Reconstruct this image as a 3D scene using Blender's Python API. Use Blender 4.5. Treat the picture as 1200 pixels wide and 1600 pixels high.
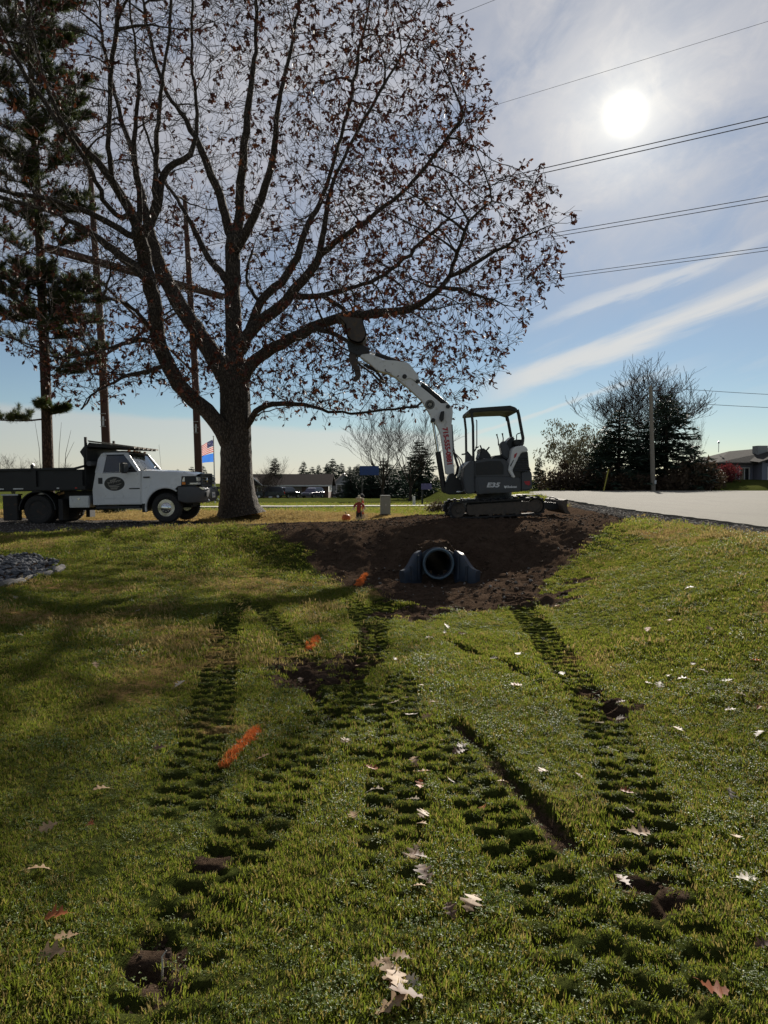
import bpy, bmesh, math, random
import numpy as np
from mathutils import Vector, Matrix, Euler

# ------------------------------------------------------------------ scene
for o in list(bpy.data.objects):
    bpy.data.objects.remove(o)
SC = bpy.context.scene
COL = SC.collection
R = math.radians
FPX = 1110.0                      # focal length in photograph pixels
EYE = 1.6                         # camera height above the ditch floor
PITCH = math.atan(48.0 / FPX)

# ------------------------------------------------------------------ camera
cd = bpy.data.cameras.new('camera')
cam = bpy.data.objects.new('camera', cd)
COL.objects.link(cam)
cam.location = (0, 0, EYE)
cam.rotation_euler = (math.pi / 2 - PITCH, 0, 0)
cd.sensor_fit = 'AUTO'
cd.sensor_width = 36.0
cd.lens = 36.0 * FPX / 1600.0
cd.clip_start = 0.05
cd.clip_end = 6000
SC.camera = cam

# ------------------------------------------------------------------ sun, sky
SUN_AZ, SUN_EL = R(18.4), R(25.6)
SDIR = Vector((math.sin(SUN_AZ) * math.cos(SUN_EL), math.cos(SUN_AZ) * math.cos(SUN_EL), math.sin(SUN_EL)))
sl = bpy.data.lights.new('sun', 'SUN')
sun = bpy.data.objects.new('sun', sl)
COL.objects.link(sun)
sl.energy = 5.0
sl.angle = R(0.7)
sl.color = (1.0, 0.93, 0.82)
sun.rotation_euler = SDIR.to_track_quat('Z', 'Y').to_euler()
sun.location = (20, 40, 40)

W = bpy.data.worlds.new('World')
SC.world = W
W.use_nodes = True
wn, wl = W.node_tree.nodes, W.node_tree.links
wn.clear()


def wnode(t, **kw):
    n = wn.new(t)
    for k, v in kw.items():
        setattr(n, k, v)
    return n


def wmath(op, a, b=None, c=None, clamp=False):
    n = wn.new('ShaderNodeMath')
    n.operation = op
    n.use_clamp = clamp
    for i, v in enumerate((a, b, c)):
        if v is None:
            continue
        if isinstance(v, (int, float)):
            n.inputs[i].default_value = v
        else:
            wl.new(v, n.inputs[i])
    return n.outputs[0]


def wramp(v, a, b):            # smoothstep a..b
    n = wn.new('ShaderNodeMapRange')
    n.interpolation_type = 'SMOOTHSTEP'
    n.inputs['From Min'].default_value = a
    n.inputs['From Max'].default_value = b
    wl.new(v, n.inputs['Value'])
    return n.outputs['Result']


def wnoise(vec, scale, detail=5, rough=0.55, dist=0.0):
    n = wn.new('ShaderNodeTexNoise')
    n.inputs['Scale'].default_value = scale
    n.inputs['Detail'].default_value = detail
    n.inputs['Roughness'].default_value = rough
    n.inputs['Distortion'].default_value = dist
    wl.new(vec, n.inputs['Vector'])
    return n.outputs['Fac']


def wmix(f, a, b, mode='MIX'):
    n = wn.new('ShaderNodeMix')
    n.data_type = 'RGBA'
    n.blend_type = mode
    if isinstance(f, (int, float)):
        n.inputs[0].default_value = f
    else:
        wl.new(f, n.inputs[0])
    for s, v in ((6, a), (7, b)):
        if isinstance(v, tuple):
            n.inputs[s].default_value = (*v, 1)
        else:
            wl.new(v, n.inputs[s])
    return n.outputs[2]


def wcomb(x, y, z):
    n = wn.new('ShaderNodeCombineXYZ')
    for i, v in enumerate((x, y, z)):
        if isinstance(v, (int, float)):
            n.inputs[i].default_value = v
        else:
            wl.new(v, n.inputs[i])
    return n.outputs[0]


SKY_STRENGTH = 0.040
tc = wnode('ShaderNodeTexCoord')
sky = wnode('ShaderNodeTexSky')
sky.sky_type = 'NISHITA'
sky.sun_disc = False
sky.sun_elevation = SUN_EL
sky.sun_rotation = SUN_AZ
sky.altitude = 300
sky.air_density = 1.0
sky.dust_density = 0.05
sky.ozone_density = 2.5
sep = wnode('ShaderNodeSeparateXYZ')
wl.new(tc.outputs['Generated'], sep.inputs[0])
dx, dy, dz = sep.outputs
az = wmath('ARCTAN2', dx, dy)                 # 0 = straight ahead, + = right
el = wmath('ARCSINE', dz)
dv = wnode('ShaderNodeVectorMath', operation='DOT_PRODUCT')
wl.new(tc.outputs['Generated'], dv.inputs[0])
dv.inputs[1].default_value = SDIR
cs = wmath('MAXIMUM', dv.outputs['Value'], 0.0)
aureole = wmath('POWER', cs, 45.0)            # light scattered forward by thin cloud
halo = wmath('POWER', cs, 300.0)
core = wmath('POWER', cs, 9500.0)
glare = wmath('POWER', cs, 1100.0)
# streaky cirrus coordinates: long along a shallow slope
sl_ = 0.30
across = wmath('SUBTRACT', el, wmath('MULTIPLY', az, sl_))
streakv = wcomb(wmath('MULTIPLY', az, 1.6), wmath('MULTIPLY', across, 9.0), 0.3)
softv = wcomb(wmath('MULTIPLY', az, 2.2), wmath('MULTIPLY', across, 4.2), 1.7)
n1 = wnoise(softv, 1.5, 7, 0.6, 0.6)
n2 = wnoise(streakv, 2.0, 7, 0.62, 0.4)
n3 = wnoise(tc.outputs['Generated'], 14.0, 6, 0.65, 0.8)
# 1 high veil, thicker upwards
veil = wmath('MULTIPLY', wramp(el, R(5), R(24)), wramp(n1, 0.10, 0.66))
veil = wmath('ADD', wmath('MULTIPLY', veil, 0.92), wmath('MULTIPLY', wramp(n3, 0.42, 0.75), wmath('MULTIPLY', wramp(el, R(9), R(20)), 0.28)), clamp=True)
# 2 cirrus streaks (long bands)
def band(c, w, lo, hi, amt):
    d = wmath('ABSOLUTE', wmath('SUBTRACT', wmath('ADD', across, wmath('MULTIPLY', wmath('SUBTRACT', n2, 0.5), 0.06)), c))
    b = wramp(d, w, w * 0.15)
    e = wmath('MULTIPLY', wramp(az, lo, lo + R(6)), wramp(az, hi, hi - R(10)))
    return wmath('MULTIPLY', wmath('MULTIPLY', b, e), wmath('MULTIPLY', wramp(n2, 0.18, 0.55), amt))
s1 = band(R(4.9), R(1.5), R(6), R(60), 0.85)
s2 = band(R(8.4), R(0.7), R(10), R(32), 0.55)
s3 = band(R(1.6), R(0.45), R(-2), R(26), 0.5)
streak = wmath('MAXIMUM', wmath('MAXIMUM', s1, s2), s3)
streak = wmath('MAXIMUM', streak, wmath('MULTIPLY', wramp(n2, 0.56, 0.8), wmath('MULTIPLY', wramp(el, R(3), R(9)), 0.35)))
# 3 low pale bank over the horizon
top = wmath('ADD', wmath('ADD', R(4.1), wmath('MULTIPLY', az, -0.05)), wmath('MULTIPLY', wmath('SUBTRACT', wnoise(wcomb(wmath('MULTIPLY', az, 1.0), wmath('MULTIPLY', el, 3.0), 4.0), 6.0, 4, 0.5), 0.5), 0.03))
bank = wmath('MULTIPLY', wramp(wmath('SUBTRACT', top, el), R(-0.25), R(0.5)), wramp(az, R(24), R(2)))
bank = wmath('MULTIPLY', bank, 0.62)
skyc = wmix(1.0, sky.outputs[0], (SKY_STRENGTH,) * 3, 'MULTIPLY')
# thin cloud scatters mostly forward: bright towards the sun, dim away from it
phase = wmath('ADD', 0.15, wmath('MULTIPLY', wmath('POWER', cs, 2.0), 0.165))
cloudc = wmix(1.0, wcomb(phase, phase, phase), (1.0, 1.0, 1.07), 'MULTIPLY')
c1 = wmix(wmath('MULTIPLY', veil, 0.88), skyc, cloudc)
phase2 = wmath('ADD', 0.21, wmath('MULTIPLY', wmath('POWER', cs, 2.0), 0.24))
cirrc = wmix(1.0, wcomb(phase2, phase2, phase2), (1.04, 1.0, 0.93), 'MULTIPLY')
c1 = wmix(wmath('MULTIPLY', wmath('MAXIMUM', streak, bank), 0.88), c1, cirrc)
gl = wmath('ADD', wmath('ADD', wmath('MULTIPLY', aureole, 0.06), wmath('MULTIPLY', wmath('MULTIPLY', halo, 0.15), wmath('ADD', 0.5, wmath('MULTIPLY', veil, 0.6)))), wmath('ADD', wmath('MULTIPLY', core, 1.3), wmath('MULTIPLY', glare, 0.10)))
glc = wmix(1.0, wcomb(gl, gl, gl), (1.0, 0.94, 0.74), 'MULTIPLY')
c2 = wmix(1.0, c1, glc, 'ADD')
bg = wnode('ShaderNodeBackground')
bg.inputs['Strength'].default_value = 1.0
wl.new(c2, bg.inputs['Color'])
wo = wnode('ShaderNodeOutputWorld')
wl.new(bg.outputs[0], wo.inputs[0])

# ------------------------------------------------------------------ exposure
SC.view_settings.view_transform = 'Standard'
SC.view_settings.look = 'None'
SC.view_settings.exposure = 0.8
SC.view_settings.gamma = 1.0
SC.view_settings.use_curve_mapping = False
SC.render.resolution_x, SC.render.resolution_y = 768, 1024
SC.render.engine = 'CYCLES'
SC.cycles.max_bounces = 5
SC.cycles.diffuse_bounces = 3
SC.cycles.transparent_max_bounces = 8
SC.cycles.sample_clamp_indirect = 6.0


# ------------------------------------------------------------------ helpers
def at(px, py, Y):
    """world point seen at photograph pixel (px,py) at distance Y in front of the camera"""
    u, v = (px - 600.0) / FPX, (800.0 - py) / FPX
    d = Vector((u, math.cos(PITCH) + v * math.sin(PITCH), -math.sin(PITCH) + v * math.cos(PITCH)))
    t = Y / d.y
    return Vector((d.x * t, Y, EYE + d.z * t))


def proj(p):
    """numpy: world points (n,3) -> photograph pixels"""
    p = np.asarray(p, float)
    x, y, z = p[:, 0], p[:, 1], p[:, 2] - EYE
    c, s = math.cos(PITCH), math.sin(PITCH)
    f = y * c - z * s
    u = y * s + z * c
    f = np.maximum(f, 1e-3)
    return 600 + FPX * x / f, 800 - FPX * u / f


def tag(o, label=None, cat=None, group=None, kind=None):
    if label: o['label'] = label
    if cat: o['category'] = cat
    if group: o['group'] = group
    if kind: o['kind'] = kind
    return o


def empty(name, loc, rz=0.0, label=None, cat=None, group=None):
    o = bpy.data.objects.new(name, None)
    o.empty_display_size = 0.2
    COL.objects.link(o)
    o.location = loc
    o.rotation_euler = (0, 0, rz)
    return tag(o, label, cat, group)


def link(name, me, mat, parent=None, smooth=False):
    o = bpy.data.objects.new(name, me)
    COL.objects.link(o)
    if mat is not None:
        for m in (mat if isinstance(mat, (list, tuple)) else [mat]):
            me.materials.append(m)
    if smooth:
        me.polygons.foreach_set('use_smooth', np.ones(len(me.polygons), bool))
    if parent is not None:
        o.parent = parent
    return o


def copy_tree(o, parent=None):
    c = o.copy()
    COL.objects.link(c)
    c.parent = parent
    for ch in list(o.children):
        copy_tree(ch, c)
    return c


def np_mesh(name, V, F):
    """fast mesh from numpy vertices (n,3) and faces (m,3|4)"""
    V = np.asarray(V, np.float32)
    F = np.asarray(F, np.int32)
    me = bpy.data.meshes.new(name)
    me.vertices.add(len(V))
    me.vertices.foreach_set('co', V.ravel())
    k = F.shape[1]
    me.loops.add(F.size)
    me.loops.foreach_set('vertex_index', F.ravel())
    me.polygons.add(len(F))
    me.polygons.foreach_set('loop_start', np.arange(0, F.size, k, dtype=np.int32))
    me.polygons.foreach_set('loop_total', np.full(len(F), k, np.int32))
    me.update(calc_edges=True)
    return me


class MB:
    """collects shapes into one mesh"""
    def __init__(s):
        s.v, s.f = [], []

    def add(s, vs, fs):
        n = len(s.v)
        s.v += [tuple(v) for v in vs]
        s.f += [tuple(i + n for i in f) for f in fs]
        return s

    def box(s, c, size, rot=None):
        hx, hy, hz = size[0] / 2, size[1] / 2, size[2] / 2
        vs = [Vector((x, y, z)) for x in (-hx, hx) for y in (-hy, hy) for z in (-hz, hz)]
        if rot is not None:
            m = Euler(rot).to_matrix()
            vs = [m @ v for v in vs]
        c = Vector(c)
        return s.add([v + c for v in vs], [(0, 1, 3, 2), (4, 6, 7, 5), (0, 4, 5, 1), (2, 3, 7, 6), (0, 2, 6, 4), (1, 5, 7, 3)])

    def span(s, x0, x1, y0, y1, z0, z1):
        return s.box(((x0 + x1) / 2, (y0 + y1) / 2, (z0 + z1) / 2), (abs(x1 - x0), abs(y1 - y0), abs(z1 - z0)))

    def prism(s, prof, y0, y1, yf=None):
        """profile of (x,z) pushed from y0 to y1; yf(x,z,side)->y for shaped sides"""
        n = len(prof)
        a = [(x, y0 if yf is None else yf(x, z, -1), z) for x, z in prof]
        b = [(x, y1 if yf is None else yf(x, z, 1), z) for x, z in prof]
        fs = [tuple(range(n)), tuple(range(2 * n - 1, n - 1, -1))]
        fs += [(i, n + i, n + (i + 1) % n, (i + 1) % n) for i in range(n)]
        return s.add(a + b, fs)

    def tube(s, pts, rad, n=8, cap=True):
        pts = [Vector(p) for p in pts]
        if not isinstance(rad, (list, tuple)):
            rad = [rad] * len(pts)
        vs, fs = [], []
        prev = None
        for i, p in enumerate(pts):
            t = (pts[min(i + 1, len(pts) - 1)] - pts[max(i - 1, 0)])
            t = t.normalized() if t.length > 1e-9 else Vector((0, 0, 1))
            if prev is None:
                a = Vector((0, 0, 1)) if abs(t.z) < 0.9 else Vector((1, 0, 0))
                u = t.cross(a).normalized()
            else:
                u = (prev - t * prev.dot(t)).normalized()
            prev = u
            w = t.cross(u)
            for k in range(n):
                g = 2 * math.pi * k / n
                vs.append(p + (u * math.cos(g) + w * math.sin(g)) * rad[i])
        for i in range(len(pts) - 1):
            for k in range(n):
                k2 = (k + 1) % n
                fs.append((i * n + k, i * n + k2, (i + 1) * n + k2, (i + 1) * n + k))
        if cap:
            fs.append(tuple(range(n - 1, -1, -1)))
            m = (len(pts) - 1) * n
            fs.append(tuple(m + k for k in range(n)))
        return s.add(vs, fs)

    def cyl(s, p0, p1, r, n=16, r2=None):
        return s.tube([p0, p1], [r, r if r2 is None else r2], n)

    def lathe(s, prof, c, axis='Z', n=24, cap=True):
        """prof of (radius, height) about axis through c"""
        c = Vector(c)
        vs, fs = [], []
        for r, h in prof:
            for k in range(n):
                g = 2 * math.pi * k / n
                a, b = r * math.cos(g), r * math.sin(g)
                v = {'Z': (a, b, h), 'Y': (a, h, b), 'X': (h, a, b)}[axis]
                vs.append(c + Vector(v))
        for i in range(len(prof) - 1):
            for k in range(n):
                k2 = (k + 1) % n
                fs.append((i * n + k, i * n + k2, (i + 1) * n + k2, (i + 1) * n + k))
        if cap and prof[0][0] > 1e-6:
            fs.append(tuple(range(n - 1, -1, -1)))
        if cap and prof[-1][0] > 1e-6:
            m = (len(prof) - 1) * n
            fs.append(tuple(m + k for k in range(n)))
        return s.add(vs, fs)

    def build(s, name, mat, parent=None, smooth=False, bevel=0.0, seg=2, label=None):
        me = bpy.data.meshes.new(name)
        me.from_pydata(s.v, [], s.f)
        me.update()
        bm = bmesh.new()
        bm.from_mesh(me)
        bmesh.ops.remove_doubles(bm, verts=bm.verts, dist=1e-5)
        bmesh.ops.recalc_face_normals(bm, faces=bm.faces)
        if bevel > 0:
            es = [e for e in bm.edges if len(e.link_faces) == 2 and e.calc_face_angle(0) > 0.5]
            bmesh.ops.bevel(bm, geom=es, offset=bevel, segments=seg, affect='EDGES', clamp_overlap=True)
        if smooth:
            for f in bm.faces:
                f.smooth = True
            for e in bm.edges:
                if len(e.link_faces) == 2 and e.calc_face_angle(0) > 0.7:
                    e.smooth = False
        bm.to_mesh(me)
        bm.free()
        o = link(name, me, mat, parent)
        if label: o['label'] = label
        return o


def text_mesh(name, body, size, mat, parent, loc, rot, extrude=0.002, shear=0.0, sx=1.0, align='CENTER', bold=0.004):
    cu = bpy.data.curves.new(name, 'FONT')
    cu.body = body
    cu.size = size
    cu.extrude = extrude
    cu.shear = shear
    cu.align_x = align
    cu.align_y = 'CENTER'
    cu.resolution_u = 3
    cu.offset = bold * size / 0.1
    t = bpy.data.objects.new(name, cu)
    COL.objects.link(t)
    dg = bpy.context.evaluated_depsgraph_get()
    me = bpy.data.meshes.new_from_object(t.evaluated_get(dg))
    bpy.data.objects.remove(t)
    bpy.data.curves.remove(cu)
    me.materials.clear()
    o = link(name, me, mat, parent)
    o.location = loc
    o.rotation_euler = rot
    o.scale = (sx, 1, 1)
    return o


# ------------------------------------------------------------------ noise for shapes
def _hash(ix, iy, seed):
    h = (ix.astype(np.int64) * 374761393 + iy.astype(np.int64) * 668265263 + seed * 974634777) & 0xFFFFFFFF
    h = ((h ^ (h >> 13)) * 1274126177) & 0xFFFFFFFF
    return ((h ^ (h >> 16)) & 0xFFFF) / 65535.0


def vnoise(x, y, scale, seed=0):
    x = np.asarray(x, float) / scale
    y = np.asarray(y, float) / scale
    ix, iy = np.floor(x), np.floor(y)
    fx, fy = x - ix, y - iy
    fx = fx * fx * (3 - 2 * fx)
    fy = fy * fy * (3 - 2 * fy)
    a, b = _hash(ix, iy, seed), _hash(ix + 1, iy, seed)
    c, d = _hash(ix, iy + 1, seed), _hash(ix + 1, iy + 1, seed)
    return (a * (1 - fx) + b * fx) * (1 - fy) + (c * (1 - fx) + d * fx) * fy - 0.5


def sstep(v, a, b):
    t = np.clip((np.asarray(v, float) - a) / (b - a), 0, 1)
    return t * t * (3 - 2 * t)


def poly_mask(x, y, poly, soft):
    """signed soft inside test of a polygon: 1 inside, 0 outside, soft metres wide"""
    x = np.asarray(x, float); y = np.asarray(y, float)
    inside = np.zeros(x.shape, bool)
    dmin = np.full(x.shape, 1e9)
    n = len(poly)
    for i in range(n):
        x1, y1 = poly[i]
        x2, y2 = poly[(i + 1) % n]
        c = ((y1 > y) != (y2 > y))
        with np.errstate(divide='ignore', invalid='ignore'):
            xi = (x2 - x1) * (y - y1) / (y2 - y1 if y2 != y1 else 1e-9) + x1
        inside ^= c & (x < xi)
        ex, ey = x2 - x1, y2 - y1
        t = np.clip(((x - x1) * ex + (y - y1) * ey) / (ex * ex + ey * ey + 1e-12), 0, 1)
        dmin = np.minimum(dmin, np.hypot(x - x1 - t * ex, y - y1 - t * ey))
    sd = np.where(inside, dmin, -dmin)
    return sstep(sd, -soft, soft)
# ------------------------------------------------------------------ materials
def nmat(name):
    m = bpy.data.materials.new(name)
    m.use_nodes = True
    nt = m.node_tree
    nt.nodes.clear()
    out = nt.nodes.new('ShaderNodeOutputMaterial')
    return m, nt, out


def nn(nt, t, ins=None, **kw):
    n = nt.nodes.new(t)
    for k, v in kw.items():
        setattr(n, k, v)
    for k, v in (ins or {}).items():
        if hasattr(v, 'is_output'):
            nt.links.new(v, n.inputs[k])
        else:
            n.inputs[k].default_value = v
    return n


def cmix(nt, f, a, b, mode='MIX'):
    n = nt.nodes.new('ShaderNodeMix')
    n.data_type = 'RGBA'
    n.blend_type = mode
    for s, v in ((0, f), (6, a), (7, b)):
        if hasattr(v, 'is_output'):
            nt.links.new(v, n.inputs[s])
        elif isinstance(v, (int, float)):
            n.inputs[s].default_value = v
        else:
            n.inputs[s].default_value = (*v, 1)
    return n.outputs[2]


def mrange(nt, v, a, b, lo=0.0, hi=1.0):
    n = nn(nt, 'ShaderNodeMapRange', {'Value': v, 'From Min': a, 'From Max': b, 'To Min': lo, 'To Max': hi})
    return n.outputs[0]


def vmul(nt, v, s):
    n = nn(nt, 'ShaderNodeMapping', {'Vector': v, 'Scale': s})
    return n.outputs[0]


def simple(name, col, rough=0.6, metal=0.0, var=0.12, scale=6.0, bump=0.0, bscale=60.0, dirt=None, damt=0.0, coat=0.0, spec=0.5, stretch=(1, 1, 1)):
    m, nt, out = nmat(name)
    t = nn(nt, 'ShaderNodeTexCoord').outputs['Object']
    tv = vmul(nt, t, stretch)
    n1 = nn(nt, 'ShaderNodeTexNoise', {'Vector': tv, 'Scale': scale, 'Detail': 5.0, 'Roughness': 0.6}).outputs['Fac']
    f = mrange(nt, n1, 0.3, 0.7)
    lo = tuple(c * (1 - var) for c in col)
    hi = tuple(min(1, c * (1 + var)) for c in col)
    c = cmix(nt, f, lo, hi)
    r = mrange(nt, n1, 0.3, 0.7, max(0, rough - 0.08), min(1, rough + 0.08))
    if dirt:
        n2 = nn(nt, 'ShaderNodeTexNoise', {'Vector': tv, 'Scale': scale * 2.7, 'Detail': 7.0, 'Roughness': 0.7}).outputs['Fac']
        c = cmix(nt, mrange(nt, n2, 0.62 - damt * 0.35, 0.8 - damt * 0.2, 0, 0.85), c, dirt)
        r = cmix(nt, mrange(nt, n2, 0.62 - damt * 0.35, 0.8 - damt * 0.2), r, (0.9,) * 3)
    b = nn(nt, 'ShaderNodeBsdfPrincipled', {'Base Color': c, 'Roughness': r, 'Metallic': metal, 'Coat Weight': coat, 'Specular IOR Level': spec})
    if bump > 0:
        n3 = nn(nt, 'ShaderNodeTexNoise', {'Vector': tv, 'Scale': bscale, 'Detail': 6.0, 'Roughness': 0.65}).outputs['Fac']
        bp = nn(nt, 'ShaderNodeBump', {'Strength': bump, 'Distance': 0.02, 'Height': n3})
        nt.links.new(bp.outputs[0], b.inputs['Normal'])
    nt.links.new(b.outputs[0], out.inputs[0])
    return m


def leafy(name, c1, c2, trans=0.5, rough=0.5, c3=None, spec=0.4):
    """thin leaf: random colour per instance/island, lets light through"""
    m, nt, out = nmat(name)
    ri = nn(nt, 'ShaderNodeObjectInfo').outputs['Random']
    gi = nn(nt, 'ShaderNodeNewGeometry').outputs['Random Per Island']
    r = nn(nt, 'ShaderNodeMath', {0: ri, 1: gi}, operation='ADD').outputs[0]
    r = nn(nt, 'ShaderNodeMath', {0: r}, operation='FRACT').outputs[0]
    c = cmix(nt, r, c1, c2)
    if c3:
        g2 = nn(nt, 'ShaderNodeMath', {0: gi, 1: 7.31}, operation='MULTIPLY').outputs[0]
        g2 = nn(nt, 'ShaderNodeMath', {0: g2}, operation='FRACT').outputs[0]
        c = cmix(nt, mrange(nt, g2, 0.72, 0.8), c, c3)
    b = nn(nt, 'ShaderNodeBsdfPrincipled', {'Base Color': c, 'Roughness': rough, 'Specular IOR Level': spec})
    tr = nn(nt, 'ShaderNodeBsdfTranslucent', {'Color': c})
    mx = nn(nt, 'ShaderNodeMixShader', {0: trans, 1: b.outputs[0], 2: tr.outputs[0]})
    nt.links.new(mx.outputs[0], out.inputs[0])
    return m


def glassy(name, tint=(0.5, 0.55, 0.55), amt=0.75, rough=0.03):
    m, nt, out = nmat(name)
    tr = nn(nt, 'ShaderNodeBsdfTransparent', {'Color': (*tint, 1)})
    gl = nn(nt, 'ShaderNodeBsdfGlossy', {'Color': (0.9, 0.95, 1.0, 1), 'Roughness': rough})
    fr = nn(nt, 'ShaderNodeFresnel', {'IOR': 1.5}).outputs[0]
    f = mrange(nt, fr, 0.0, 1.0, 0.06, 1.0)
    mx = nn(nt, 'ShaderNodeMixShader', {0: f, 1: tr.outputs[0], 2: gl.outputs[0]})
    nt.links.new(mx.outputs[0], out.inputs[0])
    return m


def bark(name, c1, c2, scale=7.0, bump=0.9):
    m, nt, out = nmat(name)
    t = nn(nt, 'ShaderNodeTexCoord').outputs['Object']
    nd_ = nn(nt, 'ShaderNodeTexNoise', {'Vector': t, 'Scale': 3.0, 'Detail': 3.0}).outputs['Color']
    t = nn(nt, 'ShaderNodeVectorMath', {0: t, 1: vmul(nt, nd_, (0.25, 0.25, 0.5))}, operation='ADD').outputs[0]
    tv = vmul(nt, t, (1, 1, 0.28))
    v = nn(nt, 'ShaderNodeTexVoronoi', {'Vector': tv, 'Scale': scale}, feature='DISTANCE_TO_EDGE').outputs['Distance']
    n1 = nn(nt, 'ShaderNodeTexNoise', {'Vector': tv, 'Scale': scale * 2.2, 'Detail': 8.0, 'Roughness': 0.7}).outputs['Fac']
    h = nn(nt, 'ShaderNodeMath', {0: mrange(nt, v, 0.0, 0.25), 1: n1}, operation='MULTIPLY').outputs[0]
    c = cmix(nt, mrange(nt, h, 0.05, 0.5), c1, c2)
    b = nn(nt, 'ShaderNodeBsdfPrincipled', {'Base Color': c, 'Roughness': 0.9, 'Specular IOR Level': 0.2})
    bp = nn(nt, 'ShaderNodeBump', {'Strength': bump, 'Distance': 0.05, 'Height': h})
    nt.links.new(bp.outputs[0], b.inputs['Normal'])
    nt.links.new(b.outputs[0], out.inputs[0])
    return m


def ground_mat():
    m, nt, out = nmat('ground')
    geo = nn(nt, 'ShaderNodeNewGeometry').outputs['Position']
    att = nn(nt, 'ShaderNodeAttribute', attribute_name='mask')
    s = nn(nt, 'ShaderNodeSeparateColor', {'Color': att.outputs['Color']})
    dirt, grav, dry = s.outputs[0], s.outputs[1], s.outputs[2]
    def noise(sc, d=6.0, r=0.6):
        return nn(nt, 'ShaderNodeTexNoise', {'Vector': geo, 'Scale': sc, 'Detail': d, 'Roughness': r}).outputs['Fac']
    na, nb, nc, nd = noise(0.6), noise(5.0), noise(38.0, 8.0, 0.7), noise(130.0, 4.0, 0.7)
    grass = cmix(nt, mrange(nt, nc, 0.35, 0.68), (0.022, 0.030, 0.008), (0.085, 0.105, 0.024))
    grass = cmix(nt, mrange(nt, na, 0.42, 0.62, 0.0, 0.55), grass, (0.095, 0.098, 0.030))
    grass = cmix(nt, mrange(nt, nb, 0.55, 0.75, 0.0, 0.5), grass, (0.060, 0.048, 0.022))
    dryc = cmix(nt, mrange(nt, nc, 0.35, 0.65), (0.22, 0.14, 0.055), (0.46, 0.30, 0.125))
    soil = cmix(nt, mrange(nt, nc, 0.3, 0.7), (0.028, 0.019, 0.0135), (0.108, 0.074, 0.052))
    soil = cmix(nt, mrange(nt, nb, 0.45, 0.7, 0.0, 0.6), soil, (0.125, 0.088, 0.064))
    vor = nn(nt, 'ShaderNodeTexVoronoi', {'Vector': geo, 'Scale': 26.0})
    gr = cmix(nt, mrange(nt, vor.outputs['Distance'], 0.0, 0.6), (0.24, 0.22, 0.20), (0.055, 0.05, 0.045))
    gr = cmix(nt, mrange(nt, nd, 0.4, 0.7, 0.0, 0.6), gr, (0.13, 0.115, 0.10))
    e = nn(nt, 'ShaderNodeMath', {0: mrange(nt, nb, 0.3, 0.7, -0.25, 0.25), 1: mrange(nt, nc, 0.3, 0.7, -0.18, 0.18)}, operation='ADD').outputs[0]
    def edge(v):
        a = nn(nt, 'ShaderNodeMath', {0: v, 1: e}, operation='ADD').outputs[0]
        return mrange(nt, a, 0.38, 0.62)
    c = cmix(nt, edge(dry), grass, dryc)
    c = cmix(nt, edge(dirt), c, soil)
    c = cmix(nt, edge(grav), c, gr)
    h = nn(nt, 'ShaderNodeMath', {0: nc, 1: nd}, operation='ADD').outputs[0]
    bp = nn(nt, 'ShaderNodeBump', {'Strength': 0.9, 'Distance': 0.03, 'Height': h})
    b = nn(nt, 'ShaderNodeBsdfPrincipled', {'Base Color': c, 'Roughness': 1.0, 'Specular IOR Level': 0.0, 'Normal': bp.outputs[0]})
    nt.links.new(b.outputs[0], out.inputs[0])
    return m


def asphalt_mat():
    m, nt, out = nmat('asphalt')
    geo = nn(nt, 'ShaderNodeNewGeometry').outputs['Position']
    def noise(sc, d=6.0, r=0.6, st=(1, 1, 1)):
        return nn(nt, 'ShaderNodeTexNoise', {'Vector': vmul(nt, geo, st), 'Scale': sc, 'Detail': d, 'Roughness': r}).outputs['Fac']
    n1, n2, n3 = noise(0.25), noise(90.0, 4.0, 0.75), noise(1.2, 5.0, 0.6, (1, 0.2, 1))
    c = cmix(nt, mrange(nt, n2, 0.3, 0.72), (0.098, 0.095, 0.083), (0.27, 0.257, 0.222))
    c = cmix(nt, mrange(nt, n1, 0.4, 0.65, 0, 0.35), c, (0.21, 0.196, 0.165))
    c = cmix(nt, mrange(nt, n3, 0.5, 0.7, 0, 0.3), c, (0.12, 0.11, 0.10))
    bp = nn(nt, 'ShaderNodeBump', {'Strength': 0.6, 'Distance': 0.01, 'Height': n2})
    b = nn(nt, 'ShaderNodeBsdfPrincipled', {'Base Color': c, 'Roughness': 0.95, 'Specular IOR Level': 0.08, 'Normal': bp.outputs[0]})
    nt.links.new(b.outputs[0], out.inputs[0])
    return m


M = {}
M['ground'] = ground_mat()
M['asphalt'] = asphalt_mat()
M['concrete'] = simple('concrete', (0.42, 0.40, 0.36), 0.85, var=0.15, bump=0.3)
M['stone'] = simple('stone', (0.10, 0.105, 0.115), 0.75, var=0.5, scale=9, bump=0.4)
M['stone_pale'] = simple('stone_pale', (0.20, 0.185, 0.165), 0.9, var=0.4, scale=5, bump=0.5)
M['clod'] = simple('clod', (0.075, 0.053, 0.038), 0.98, var=0.5, scale=8, bump=0.6, spec=0.05)
M['grass'] = leafy('grass', (0.095, 0.135, 0.013), (0.205, 0.228, 0.030), 0.58, 0.55, (0.26, 0.205, 0.06), spec=0.2)
M['clover'] = leafy('clover', (0.080, 0.125, 0.022), (0.13, 0.180, 0.036), 0.42, 0.5, spec=0.28)
M['straw'] = leafy('straw', (0.25, 0.190, 0.07), (0.40, 0.300, 0.12), 0.4, 0.7, spec=0.1)
M['orange_paint'] = leafy('orange_paint', (0.62, 0.17, 0.04), (0.74, 0.25, 0.075), 0.3, 0.7, spec=0.1)
M['oak_bark'] = bark('oak_bark', (0.030, 0.024, 0.020), (0.105, 0.088, 0.072), 17.0, 0.8)
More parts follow.
